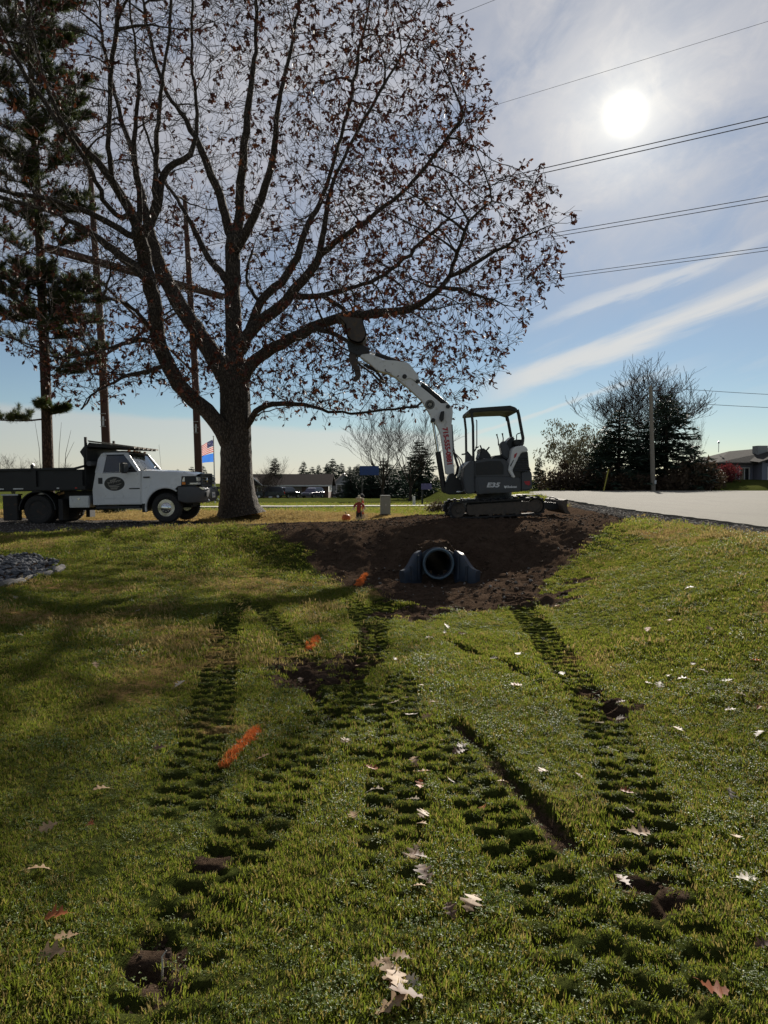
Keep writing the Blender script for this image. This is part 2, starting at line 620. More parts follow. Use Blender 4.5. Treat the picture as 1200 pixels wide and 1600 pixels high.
M['twig'] = simple('twig', (0.050, 0.038, 0.030), 0.85, var=0.3, scale=3, bump=0.3)
M['oak_leaf'] = leafy('oak_leaf', (0.045, 0.018, 0.017), (0.085, 0.030, 0.020), 0.16, 0.6, (0.16, 0.055, 0.022), spec=0.2)
M['pine_bark'] = bark('pine_bark', (0.030, 0.021, 0.016), (0.11, 0.072, 0.052), 15.0)
M['needle'] = leafy('needle', (0.024, 0.046, 0.014), (0.055, 0.080, 0.020), 0.28, 0.45, (0.11, 0.11, 0.03))
M['spruce'] = leafy('spruce', (0.012, 0.028, 0.017), (0.028, 0.050, 0.028), 0.12, 0.6)
M['bare_bark'] = simple('bare_bark', (0.045, 0.036, 0.030), 0.95, var=0.35, scale=4, bump=0.4, spec=0.08)
M['willow'] = leafy('willow', (0.075, 0.075, 0.045), (0.125, 0.115, 0.065), 0.3, 0.7)
M['brush'] = leafy('brush', (0.060, 0.040, 0.028), (0.105, 0.075, 0.045), 0.25, 0.7)
M['red_shrub'] = leafy('red_shrub', (0.13, 0.022, 0.026), (0.20, 0.035, 0.035), 0.25, 0.7)
M['weathered_pole'] = simple('weathered_pole', (0.26, 0.23, 0.19), 0.9, var=0.25, scale=3, bump=0.4, stretch=(6, 6, 0.5))
M['brown_pole'] = simple('brown_pole', (0.075, 0.036, 0.026), 0.85, var=0.35, scale=3, bump=0.5, stretch=(6, 6, 0.4))
M['wire'] = simple('wire', (0.10, 0.10, 0.11), 0.5, 0.6)
M['insulator'] = simple('insulator', (0.10, 0.05, 0.04), 0.3)
M['galv'] = simple('galv', (0.48, 0.49, 0.50), 0.45, 0.8, var=0.15)
# vehicles
M['white_paint'] = simple('white_paint', (0.74, 0.75, 0.76), 0.28, var=0.05, scale=2.0, dirt=(0.35, 0.31, 0.26), damt=0.12, coat=0.4)
M['black_paint'] = simple('black_paint', (0.010, 0.010, 0.011), 0.5, var=0.3, scale=3, dirt=(0.04, 0.034, 0.028), damt=0.2)
M['rusty_black'] = simple('rusty_black', (0.014, 0.013, 0.012), 0.6, var=0.4, scale=3, dirt=(0.13, 0.07, 0.04), damt=0.25, bump=0.15)
M['rubber'] = simple('rubber', (0.018, 0.018, 0.018), 0.8, var=0.3, scale=12, dirt=(0.09, 0.07, 0.055), damt=0.35, bump=0.2)
M['grey_plastic'] = simple('grey_plastic', (0.072, 0.074, 0.080), 0.55, var=0.12, scale=5)
M['dark_plastic'] = simple('dark_plastic', (0.025, 0.026, 0.028), 0.5, var=0.2, scale=5)
M['chrome'] = simple('chrome', (0.70, 0.71, 0.72), 0.18, 0.95, var=0.08)
M['alu'] = simple('alu', (0.55, 0.56, 0.57), 0.4, 0.85, var=0.1, dirt=(0.25, 0.23, 0.2), damt=0.15)
M['glass'] = glassy('glass', (0.55, 0.62, 0.62))
M['glass_dark'] = glassy('glass_dark', (0.16, 0.19, 0.20))
M['lamp'] = simple('lamp', (0.62, 0.65, 0.66), 0.12, 0.3, var=0.1)
M['amber'] = simple('amber', (0.75, 0.22, 0.02), 0.2)
M['red_lens'] = simple('red_lens', (0.45, 0.02, 0.015), 0.2)
M['reflector'] = simple('reflector', (0.62, 0.62, 0.60), 0.3)
M['plate'] = simple('plate', (0.68, 0.68, 0.66), 0.45)
M['fabric'] = simple('fabric', (0.10, 0.10, 0.105), 0.9, bump=0.2)
M['decal_dark'] = simple('decal_dark', (0.022, 0.022, 0.020), 0.4)
M['decal_cream'] = simple('decal_cream', (0.42, 0.39, 0.33), 0.5)
M['decal_red'] = simple('decal_red', (0.42, 0.022, 0.035), 0.45)
M['decal_white'] = simple('decal_white', (0.70, 0.71, 0.72), 0.45)
M['ex_white'] = simple('ex_white', (0.70, 0.70, 0.69), 0.38, var=0.06, scale=3, dirt=(0.30, 0.26, 0.2), damt=0.18)
M['ex_grey'] = simple('ex_grey', (0.058, 0.062, 0.072), 0.45, var=0.12, scale=4, dirt=(0.11, 0.095, 0.08), damt=0.2)
M['ex_black'] = simple('ex_black', (0.014, 0.014, 0.015), 0.5, var=0.25, scale=5, dirt=(0.07, 0.058, 0.045), damt=0.25)
M['muddy_steel'] = simple('muddy_steel', (0.075, 0.062, 0.050), 0.8, 0.1, var=0.35, scale=6, dirt=(0.13, 0.10, 0.075), damt=0.6, bump=0.3)
M['rod'] = simple('rod', (0.6, 0.6, 0.6), 0.15, 1.0)
M['bucket'] = simple('bucket', (0.075, 0.062, 0.055), 0.65, 0.4, var=0.3, scale=4, dirt=(0.20, 0.13, 0.07), damt=0.35, bump=0.2)
M['pipe_blue'] = simple('pipe_blue', (0.030, 0.042, 0.062), 0.38, var=0.2, scale=5, dirt=(0.10, 0.075, 0.05), damt=0.2)
M['pipe_rim'] = simple('pipe_rim', (0.085, 0.135, 0.175), 0.35, var=0.15, scale=8)
# background
M['brick'] = simple('brick', (0.14, 0.085, 0.065), 0.9, var=0.3, scale=5, bump=0.3)
M['shingle'] = simple('shingle', (0.052, 0.043, 0.040), 1.0, var=0.25, scale=4, bump=0.4, spec=0.02)
M['shingle_grey'] = simple('shingle_grey', (0.062, 0.059, 0.056), 1.0, var=0.2, scale=4, bump=0.4, spec=0.02)
M['siding_white'] = simple('siding_white', (0.66, 0.66, 0.63), 0.7, var=0.06)
M['siding_grey'] = simple('siding_grey', (0.30, 0.31, 0.30), 0.75, var=0.08)
M['siding_blue'] = simple('siding_blue', (0.20, 0.215, 0.275), 0.75, var=0.08)
M['trim'] = simple('trim', (0.72, 0.72, 0.70), 0.6, var=0.05)
M['metal_roof'] = simple('metal_roof', (0.42, 0.37, 0.33), 0.45, 0.3, var=0.1)
M['door_tan'] = simple('door_tan', (0.22, 0.19, 0.16), 0.7, var=0.06)
M['window_dark'] = simple('window_dark', (0.018, 0.022, 0.026), 0.12, var=0.2)
M['car_navy'] = simple('car_navy', (0.030, 0.038, 0.062), 0.25, 0.3, var=0.08, coat=0.6)
M['car_dark'] = simple('car_dark', (0.030, 0.032, 0.036), 0.25, 0.3, var=0.08, coat=0.6)
M['car_purple'] = simple('car_purple', (0.060, 0.058, 0.11), 0.25, 0.3, var=0.08, coat=0.6)
M['car_red'] = simple('car_red', (0.24, 0.020, 0.024), 0.25, 0.2, var=0.08, coat=0.6)
M['car_white'] = simple('car_white', (0.66, 0.69, 0.72), 0.25, 0.0, var=0.05, coat=0.6)
M['sign_blue'] = simple('sign_blue', (0.025, 0.065, 0.24), 0.55, var=0.1)
M['sign_violet'] = simple('sign_violet', (0.12, 0.11, 0.27), 0.55, var=0.1)
M['box_green'] = simple('box_green', (0.22, 0.24, 0.22), 0.6, var=0.08)
M['pumpkin'] = simple('pumpkin', (0.50, 0.11, 0.018), 0.5, var=0.2, scale=8)
M['stem'] = simple('stem', (0.15, 0.12, 0.05), 0.8)
M['cloth_red'] = simple('cloth_red', (0.28, 0.045, 0.035), 0.9, var=0.3, scale=30)
M['cloth_black'] = simple('cloth_black', (0.02, 0.02, 0.025), 0.9)
M['cloth_cream'] = simple('cloth_cream', (0.60, 0.53, 0.38), 0.9, var=0.3, scale=25)
M['flag_blue'] = leafy('flag_blue', (0.045, 0.16, 0.55), (0.05, 0.18, 0.60), 0.55, 0.8)
M['guard_yellow'] = simple('guard_yellow', (0.45, 0.40, 0.06), 0.6)
# ------------------------------------------------------------------ terrain
DIRT = [(-3.6, 17.0), (-2.6, 15.2), (-1.7, 13.4), (-0.95, 11.8), (-0.35, 10.4), (0.05, 9.5), (0.6, 8.95), (1.3, 8.75), (2.0, 9.0),
        (2.25, 9.9), (2.7, 10.8), (3.4, 11.9), (4.2, 13.0), (5.0, 13.9), (6.1, 15.0), (6.3, 21.3), (3.2, 21.2), (0.0, 20.2), (-1.5, 19.7), (-3.0, 18.8)]
GRAVEL = [(-3.0, 17.4), (-1.4, 18.6), (-1.2, 19.9), (-2.6, 20.3), (-4.5, 20.9), (-7.0, 21.4), (-10, 22.0), (-40, 23.5), (-40, 10.0), (-14, 14.2), (-10.5, 15.4), (-8.3, 16.3), (-6.3, 17.3), (-4.4, 17.7)]
SHOULDER = [(5.35, -60), (5.3, 8), (5.25, 12.5), (4.95, 14.1), (5.2, 17), (5.6, 21.5), (6.6, 27), (7.4, 34), (9.5, 34), (9.5, -60)]
DRY = [(-40, 20.5), (-10, 21.0), (-4.5, 20.2), (-2, 19.7), (0.8, 20.3), (1.0, 22.6), (0.2, 23.6), (-2.2, 24.4), (-5.5, 25.6), (-14, 27), (-40, 28)]
ROAD_Z = 0.875
ROAD = [(6.15, -60), (6.15, 11.2), (6.25, 14), (6.25, 17.3), (6.5, 21), (7.0, 26), (7.7, 33), (8.0, 37), (8.3, 40), (9, 44), (10, 49), (12, 54), (30, 55.0), (60, 55.0), (160, 56), (160, 14), (40, 10), (24, 4), (20, -60)]


CUX = at(685, 882, 11.35).x


def base_h(x, y):
    x = np.asarray(x, float); y = np.asarray(y, float)
    left = 0.42 * sstep(-x, 0.5, 5.6) * (0.62 + 0.38 * sstep(y, 2, 15))
    right = 0.85 * sstep(x, 1.5, 5.25)
    d = left + right
    top = 0.36 + 0.28 * sstep(x, -9.5, 0.0) + 0.17 * sstep(x, -0.9, 1.4)
    top = top - 0.27 * sstep(y, 16.6, 21.0) * (1 - sstep(x, 0.6, 3.6)) * sstep(x, -8, -2.5)
    y0 = 11.40 + 3.9 * sstep(-x, 0.8, 4.5)
    e = sstep(y, y0, y0 + 2.25)
    z = d * (1 - e) + np.maximum(top, np.minimum(d, 0.83)) * e
    # soil packed over the culvert pipe
    z = np.maximum(z, 0.60 * np.exp(-((x - CUX) / 0.42) ** 4) * sstep(y, 11.42, 11.62) * sstep(-y, -14, -13))
    # beyond the driveway
    far = 1.6 - (1.05 + np.maximum(y - 22.0, 0) * 0.0178)
    far = np.where(y > 400, 1.6 - (1.05 + 378 * 0.0178), far)
    far = far + 0.05 * np.exp(-((x + 4.6) ** 2 + (y - 22.6) ** 2) / 5.0)
    dip = 0.42 * np.exp(-((x - 2.9) / 0.9) ** 2) * sstep(y, 20.8, 22.8) * sstep(-y, -31, -26)
    rr = sstep(x, 3.2, 7.2)
    farz = far * (1 - rr) + 0.83 * rr - dip
    g = sstep(y, 21.2, 23.6)
    z = z * (1 - g) + farz * g
    # house mound on the right
    z = z + 1.0 * sstep(y, 57, 66) * sstep(x, 24, 31)
    z = z - 0.25 * sstep(y, 55.4, 57) * (1 - sstep(y, 57, 60)) * sstep(x, 10, 20)
    z = z + 0.5 * vnoise(x, y, 90, 3) * sstep(y, 120, 300)
    return z


def gpt(px, py):
    """ground point seen at a photograph pixel"""
    u, v = (px - 600.0) / FPX, (800.0 - py) / FPX
    dxy = np.array([u, math.cos(PITCH) + v * math.sin(PITCH), -math.sin(PITCH) + v * math.cos(PITCH)])
    t0 = 1.0
    for t in np.arange(1.2, 140, 0.03):
        p = dxy * t
        if EYE + p[2] < base_h(p[0], p[1]):
            return float(p[0]), float(p[1])
    p = dxy * 140
    return float(p[0]), float(p[1])


# track marks pressed into the lawn: pixel polylines, width m, depth m, tread strength, soil showing
TRACKS_PX = [
    ([(800, 930), (835, 975), (880, 1040), (935, 1120), (975, 1210), (1005, 1300), (1035, 1410), (1085, 1570), (1110, 1680)], 0.36, 0.052, 1.0, 0.65),
    ([(655, 1120), (700, 1190), (765, 1270), (850, 1390), (905, 1500), (950, 1640)], 0.36, 0.04, 1.0, 0.3),
    ([(600, 940), (585, 985), (560, 1040), (520, 1105), (470, 1185), (415, 1275), (365, 1350), (315, 1430), (255, 1540), (215, 1640)], 0.34, 0.052, 1.0, 0.6),
    ([(530, 1050), (560, 1105), (580, 1160), (590, 1210)], 0.34, 0.035, 1.0, 0.35),
    ([(385, 930), (352, 980), (345, 1040), (325, 1130), (300, 1220), (280, 1290)], 0.34, 0.034, 1.0, 0.4),
    ([(400, 945), (440, 985), (480, 1035), (505, 1085)], 0.30, 0.03, 0.9, 0.35),
    ([(628, 1050), (622, 1150), (612, 1300), (600, 1450), (585, 1640)], 0.34, 0.026, 1.0, 0.2),
    ([(545, 930), (560, 960), (590, 1000), (570, 1050)], 0.30, 0.035, 1.0, 0.5),
]
CUTS_PX = [([(690, 995), (740, 1018), (800, 1040), (850, 1075)], 0.10, 0.06), ([(700, 1120), (760, 1180), (820, 1245), (880, 1310), (915, 1355)], 0.13, 0.085),
           ([(428, 1040), (470, 1060), (500, 1095), (540, 1130)], 0.13, 0.08)]
PATCH_PX = [(480, 1052, 0.42), (262, 1535, 0.09), (1042, 1405, 0.10), (335, 1350, 0.08), (985, 1385, 0.08), (965, 1110, 0.22), (930, 1085, 0.14), (545, 1035, 0.28), (640, 960, 0.5), (860, 935, 0.45), (905, 905, 0.3), (245, 1500, 0.10)]
TRACKS = [([gpt(*p) for p in t[0]], *t[1:]) for t in TRACKS_PX]
CUTS = [([gpt(*p) for p in t[0]], *t[1:]) for t in CUTS_PX]
PATCH = [(*gpt(a, b), r) for a, b, r in PATCH_PX]


BED = [gpt(-60, 872), gpt(60, 873), gpt(92, 880), gpt(80, 902), gpt(40, 912), gpt(-80, 930)]


def along(x, y, pts):
    """nearest distance (signed) and arc length along a polyline"""
    best = np.full(x.shape, 1e9); sd = np.zeros(x.shape); ss = np.zeros(x.shape)
    L = 0.0
    for (x1, y1), (x2, y2) in zip(pts[:-1], pts[1:]):
        ex, ey = x2 - x1, y2 - y1
        l = math.hypot(ex, ey)
        t = np.clip(((x - x1) * ex + (y - y1) * ey) / (l * l), 0, 1)
        qx, qy = x - x1 - t * ex, y - y1 - t * ey
        d = np.hypot(qx, qy)
        b = d < best
        sg = np.sign(ex * qy - ey * qx)
        best = np.where(b, d, best)
        sd = np.where(b, d * sg, sd)
        ss = np.where(b, L + t * l, ss)
        L += l
    return sd, ss, L


def height_masks(x, y, fine=True):
    """height with all relief plus masks: soil, gravel, dry grass, pressed (grass thin)"""
    x = np.asarray(x, float); y = np.asarray(y, float)
    z = base_h(x, y)
    wob = 0.28 * vnoise(x, y, 0.9, 5) + 0.14 * vnoise(x, y, 0.3, 6)
    near = (y < 60) & (y > -5) & (np.abs(x) < 45)
    dirt = np.where(near, poly_mask(x + wob, y + wob, DIRT, 0.16), 0)
    grav = np.where(near, poly_mask(x + wob, y + wob, GRAVEL, 0.18), 0)
    sh = np.where(np.abs(x) < 60, poly_mask(x + 0.5 * wob, y, SHOULDER, 0.12), 0)
    grav = np.maximum(grav, sh)
    dry = np.where(near, poly_mask(x + 2 * wob, y + 2 * wob, DRY, 0.7), 0)
    dry = np.maximum(dry, 0.55 * sstep(x, 3.3, 5.3) * sstep(y, -4, 6) * sstep(-y, -30, -15) * (0.7 + vnoise(x, y, 0.5, 8)))
    # dry spots in the left lawn
    dry = np.maximum(dry, np.where((y < 18), 0.62 * sstep(vnoise(x, y, 0.9, 14) + 0.7 * vnoise(x, y, 2.6, 15), 0.16, 0.50), 0))
    press = np.zeros(x.shape)
    bed = np.where(near, poly_mask(x, y, BED, 0.06), 0)
    dirt = np.maximum(dirt, bed)
    z = z + 0.045 * vnoise(x, y, 1.7, 1) * (1 - dirt) + 0.020 * vnoise(x, y, 0.35, 2) + 0.010 * vnoise(x, y, 0.11, 4)
    # dug soil: lumps and ruts
    z = z + dirt * (0.25 + 0.75 * sstep(-y, -14.5, -12.5)) * (0.10 * vnoise(x, y, 0.8, 21) + 0.07 * vnoise(x, y, 0.27, 22) + 0.045 * vnoise(x, y, 0.10, 23))
    z = z + dirt * 0.035 * np.sin(x * 7.5 + 2.5 * vnoise(x, y, 0.8, 24)) * sstep(y, 11.8, 12.6) * sstep(-y, -14.6, -13.6)
    # torn edge towards the lawn
    z = z + 0.09 * dirt * (1 - dirt) * 4 * (0.4 + vnoise(x, y, 0.4, 25)) * sstep(-y, -14, -9)
    z = z + 0.05 * sh * vnoise(x, y, 0.22, 26)
    for pts, w, dep, tr, soil in TRACKS:
        xs = [p[0] for p in pts]; ys = [p[1] for p in pts]
        b = (x > min(xs) - 0.5) & (x < max(xs) + 0.5) & (y > min(ys) - 0.5) & (y < max(ys) + 0.5)
        if not b.any():
            continue
        xb, yb = x[b], y[b]
        d, s, L = along(xb + 0.03 * vnoise(xb, yb, 0.3, 31), yb, pts)
        inside = sstep(-np.abs(d), -w / 2 - 0.02, -w / 2 + 0.03)
        ends = sstep(s, 0.0, 0.25) * sstep(-s, -L, -L + 0.2)
        half = np.where(d > 0, 0.075, 0.0)
        tooth = (0.5 + 0.5 * np.cos(2 * math.pi * (s + half + 0.012 * vnoise(xb, yb, 0.25, 33)) / 0.15)) ** 2.2
        am = (0.9 + 0.7 * vnoise(xb, yb, 0.6, 32)) * inside * ends
        am = np.clip(am, 0, 1.4)
        am = am * (0.5 + 0.5 * sstep(yb, 2.3, 3.3) + 0.45 * sstep(yb, 4.2, 6.5))
        dz = -1.15 * dep * am * (0.25 + 1.15 * tooth * tr) + dep * 0.4 * am * (1 - tooth)
        berm = np.exp(-((np.abs(d) - w / 2 - 0.03) / 0.035) ** 2) * 0.35 * dep * ends
        z[b] += dz + berm
        press[b] = np.maximum(press[b], am * (0.45 + 0.55 * tooth))
        dirt[b] = np.maximum(dirt[b], np.clip(soil * am * tooth * 1.6 * (0.8 + 1.4 * vnoise(xb, yb, 0.6, 34)), 0, 1))
    for pts, w, dep in CUTS:
        xs = [p[0] for p in pts]; ys = [p[1] for p in pts]
        b = (x > min(xs) - 0.5) & (x < max(xs) + 0.5) & (y > min(ys) - 0.5) & (y < max(ys) + 0.5)
        if not b.any():
            continue
        xb, yb = x[b], y[b]
        d, s, L = along(xb + 0.06 * vnoise(xb, yb, 0.35, 41), yb, pts)
        g = sstep(-np.abs(d), -w / 2 - 0.02, -w / 2 + 0.02) * sstep(s, 0, 0.15) * sstep(-s, -L, -L + 0.2) * (0.7 + 0.9 * vnoise(xb, yb, 0.3, 42))
        z[b] -= dep * g
        press[b] = np.maximum(press[b], g)
        dirt[b] = np.maximum(dirt[b], 0.75 * g)
    for cx, cy, r in PATCH:
        b = (np.abs(x - cx) < 2 * r) & (np.abs(y - cy) < 2 * r)
        if not b.any():
            continue
        xb, yb = x[b], y[b]
        d = np.hypot((xb - cx), (yb - cy) * 0.8) + r * 0.9 * vnoise(xb, yb, r * 0.6, 51) + 0.4 * r * vnoise(xb, yb, r * 0.2, 52)
        g = sstep(-d, -r, -r * 0.55)
        dirt[b] = np.maximum(dirt[b], g)
        z[b] -= 0.012 * g - 0.06 * g * vnoise(xb, yb, 0.13, 53) - 0.03 * g * vnoise(xb, yb, 0.05, 54)
    # below the pavement
    road = np.where(np.abs(x) < 170, poly_mask(x, y, ROAD, 0.12), 0)
    z = z * (1 - road) + (ROAD_Z - 0.09) * road
    return z, dirt, grav, dry, press, road


def lines(*segs):
    out = []
    for a, b, f in segs:
        v = a
        while v < b:
            out.append(v)
            v += f(v) if callable(f) else f
    out.append(segs[-1][1])
    return np.array(out)


ys = lines((-80, -6, 8.0), (-6, 0.9, 0.5), (0.9, 26, lambda v: 0.007 + 0.0030 * v), (26, 60, 0.6), (60, 140, 4.0), (140, 2400, lambda v: 0.2 * v))
xs = lines((-2000, -140, lambda v: -0.2 * v), (-140, -40, 8.0), (-40, -12, 0.8), (-12, -4.5, 0.09), (-4.5, 4.5, 0.030), (4.5, 7.5, 0.07), (7.5, 12, 0.5), (12, 60, 2.0), (60, 140, 8.0), (140, 2000, lambda v: 0.2 * v))
GX, GY = np.meshgrid(xs, ys)
nx, ny = len(xs), len(ys)
gz, gd, gg, gy_, gp, gr_ = height_masks(GX.ravel(), GY.ravel())
V = np.stack([GX.ravel(), GY.ravel(), gz], 1)
ii = np.arange(ny * nx).reshape(ny, nx)
F = np.stack([ii[:-1, :-1].ravel(), ii[:-1, 1:].ravel(), ii[1:, 1:].ravel(), ii[1:, :-1].ravel()], 1)
cx, cy = V[F].mean(1)[:, 0], V[F].mean(1)[:, 1]
fd = np.maximum(gd, gg)[F].mean(1)
cz_ = V[F].mean(1)[:, 2]
keep_f = ~(((cx - CUX) ** 2 + (cz_ - 0.28) ** 2 < 0.215 ** 2) & (cy > 11.36) & (cy < 15))
on_drive = (fd > 0.5) & (cy > 8.4) & (cy < 24) & (cx < 6.2) & (cx > -40)


def submesh(name, mask, kind_label):
    f = F[mask]
    used, inv = np.unique(f.ravel(), return_inverse=True)
    me = np_mesh(name, V[used], inv.reshape(-1, 4))
    ca = me.color_attributes.new('mask', 'FLOAT_COLOR', 'POINT')
    col = np.ones((len(used), 4), np.float32)
    col[:, 0], col[:, 1], col[:, 2] = gd[used], gg[used], gy_[used]
    ca.data.foreach_set('color', col.ravel())
    o = link(name, me, M['ground'], smooth=True)
    tag(o, kind='structure')
    return o


ground = submesh('ground', ~on_drive & keep_f, '')
drive = submesh('driveway', on_drive & keep_f, '')


# ------------------------------------------------------------------ paved road
def flat_poly(name, poly, z, mat, thick=0.12, sub=None):
    bm = bmesh.new()
    vs = [bm.verts.new((x, y, z)) for x, y in poly]
    f = bm.faces.new(vs)
    if f.normal.z < 0:
        f.normal_flip()
    ret = bmesh.ops.extrude_face_region(bm, geom=[f])
    for v in ret['geom']:
        if isinstance(v, bmesh.types.BMVert):
            v.co.z -= thick
    bmesh.ops.recalc_face_normals(bm, faces=bm.faces)
    bmesh.ops.triangulate(bm, faces=[f for f in bm.faces if len(f.verts) > 4])
    me = bpy.data.meshes.new(name)
    bm.to_mesh(me)
    bm.free()
    return link(name, me, mat)


def ragged(poly, amp, step, upto):
    """finer, crumbling outline for the first edges of a polygon"""
    out = []
    for i in range(len(poly)):
        a, b = poly[i], poly[(i + 1) % len(poly)]
        if i < upto:
            n = max(1, int(math.hypot(b[0] - a[0], b[1] - a[1]) / step))
            for k in range(n):
                t = k / n
                x, y = a[0] + (b[0] - a[0]) * t, a[1] + (b[1] - a[1]) * t
                j = float(amp * vnoise(np.array([x * 3.0]), np.array([y]), 0.5, 77)[0] * 2 + 0.5 * amp * vnoise(np.array([x]), np.array([y]), 0.13, 78)[0] * 2)
                out.append((x + j, y))
        else:
            out.append(a)
    return out


road_poly = [(6.15, -60), (6.15, 6)] + ragged([(6.15, 6), (6.15, 11.2), (6.25, 14), (6.25, 17.3), (6.5, 21), (7.0, 26), (7.7, 33), (8.0, 37)], 0.10, 0.16, 7)[:-0 or None] + ROAD[8:]
tag(flat_poly('road', road_poly, ROAD_Z, M['asphalt'], 0.16), kind='structure')

# concrete strip of a neighbour's drive crossing the lawn behind
strip = []
for k in range(25):
    t = k / 24
    x = -13 + 20.8 * t
    y = 26.2 + 9.6 * t + 0.9 * math.sin(t * 3.0)
    strip.append((x, y, float(height_masks(np.array([x]), np.array([y]))[0][0])))
mb = MB()
vs = []
for x, y, z in strip:
    z += 0.13
    vs += [(x + 0.1, y - 0.45, z), (x - 0.1, y + 0.45, z), (x + 0.1, y - 0.45, z - 0.15), (x - 0.1, y + 0.45, z - 0.15)]
fs = []
for k in range(24):
    a, b = 4 * k, 4 * k + 4
    fs += [(a, b, b + 1, a + 1), (a + 2, b + 2, b, a), (a + 1, b + 1, b + 3, a + 3)]
mb.add(vs, fs)
tag(mb.build('path', M['concrete']), kind='structure')


# ------------------------------------------------------------------ grass (uncountable)
def clump(name, seed, n, rad, hmin, hmax, w, kind, mat):
    rg = random.Random(seed)
    v, f = [], []
    for _ in range(n):
        r = rad * math.sqrt(rg.random()); g = rg.uniform(0, 6.283)
        x, y = r * math.cos(g), r * math.sin(g)
        a = rg.uniform(0, 6.283)
        b = len(v)
        if kind == 'blade':
            h = rg.uniform(hmin, hmax); ww = w * rg.uniform(0.7, 1.3) / 2
            lean = rg.uniform(0.2, 1.0) * h
            ca, sa = math.cos(a), math.sin(a)
            lx, ly = math.cos(a + 1.2) * lean, math.sin(a + 1.2) * lean
            v += [(x - ca * ww, y - sa * ww, -0.008), (x + ca * ww, y + sa * ww, -0.008),
                  (x + lx * 0.35 + ca * ww * 0.8, y + ly * 0.35 + sa * ww * 0.8, h * 0.62), (x + lx * 0.35 - ca * ww * 0.8, y + ly * 0.35 - sa * ww * 0.8, h * 0.62),
                  (x + lx, y + ly, h)]
            f += [(b, b + 1, b + 2, b + 3), (b + 3, b + 2, b + 4)]
        else:
            h = rg.uniform(hmin, hmax)
            s = w * rg.uniform(0.7, 1.3)
            tilt = rg.uniform(-0.5, 0.5)
            for q in range(3):
                aa = a + q * 2.094
                b = len(v)
                ca, sa = math.cos(aa), math.sin(aa)
                v += [(x, y, h), (x + ca * s * 0.6 - sa * s * 0.45, y + sa * s * 0.6 + ca * s * 0.45, h + 0.25 * s + tilt * s * ca),
                      (x + ca * s * 1.1, y + sa * s * 1.1, h + 0.1 * s + tilt * s * ca), (x + ca * s * 0.6 + sa * s * 0.45, y + sa * s * 0.6 - ca * s * 0.45, h + 0.25 * s + tilt * s * ca)]
                f += [(b, b + 1, b + 2, b + 3)]
    me = bpy.data.meshes.new(name)
    me.from_pydata(v, [], f)
    me.update()
    me.materials.append(mat)
    return bpy.data.objects.new(name, me)          # source only, never linked to the scene


def scatter(name, P, rot, scl, src, mat):
    """one object of instanced tufts"""
    me = bpy.data.meshes.new(name)
    me.vertices.add(len(P))
    me.vertices.foreach_set('co', np.asarray(P, np.float32).ravel())
    a = me.attributes.new('rot', 'FLOAT_VECTOR', 'POINT')
    a.data.foreach_set('vector', np.asarray(rot, np.float32).ravel())
    a = me.attributes.new('scl', 'FLOAT', 'POINT')
    a.data.foreach_set('value', np.asarray(scl, np.float32))
    me.update()
    o = link(name, me, mat)
    ng = bpy.data.node_groups.new(name, 'GeometryNodeTree')
    ng.interface.new_socket('Geometry', in_out='INPUT', socket_type='NodeSocketGeometry')
    ng.interface.new_socket('Geometry', in_out='OUTPUT', socket_type='NodeSocketGeometry')
    gi, go = ng.nodes.new('NodeGroupInput'), ng.nodes.new('NodeGroupOutput')
    oi = ng.nodes.new('GeometryNodeObjectInfo')
    oi.inputs['Object'].default_value = src
    ip = ng.nodes.new('GeometryNodeInstanceOnPoints')
    ar = ng.nodes.new('GeometryNodeInputNamedAttribute'); ar.data_type = 'FLOAT_VECTOR'; ar.inputs['Name'].default_value = 'rot'
    asx = ng.nodes.new('GeometryNodeInputNamedAttribute'); asx.data_type = 'FLOAT'; asx.inputs['Name'].default_value = 'scl'
    L = ng.links
    L.new(gi.outputs[0], ip.inputs['Points'])
    L.new(oi.outputs['Geometry'], ip.inputs['Instance'])
    L.new(ar.outputs[0], ip.inputs['Rotation'])
    L.new(asx.outputs[0], ip.inputs['Scale'])
    L.new(ip.outputs[0], go.inputs[0])
    md = o.modifiers.new('scatter', 'NODES')
    md.node_group = ng
    return o


rng = np.random.default_rng(7)


def sample(y0, y1, dens, margin=1.6):
    """points over the wedge of ground in front of the camera"""
    out = []
    for a in np.arange(y0, y1, 0.5):
        b = min(a + 0.5, y1)
        hw = 0.56 * b + margin
        n = int(2 * hw * (b - a) * dens)
        out.append(np.stack([rng.uniform(-hw, hw, n), rng.uniform(a, b, n)], 1))
    p = np.concatenate(out)
    z, d, g, dr, pr, rd = height_masks(p[:, 0], p[:, 1])
    return p[:, 0], p[:, 1], z, d, g, dr, pr, rd


TUFTS = []


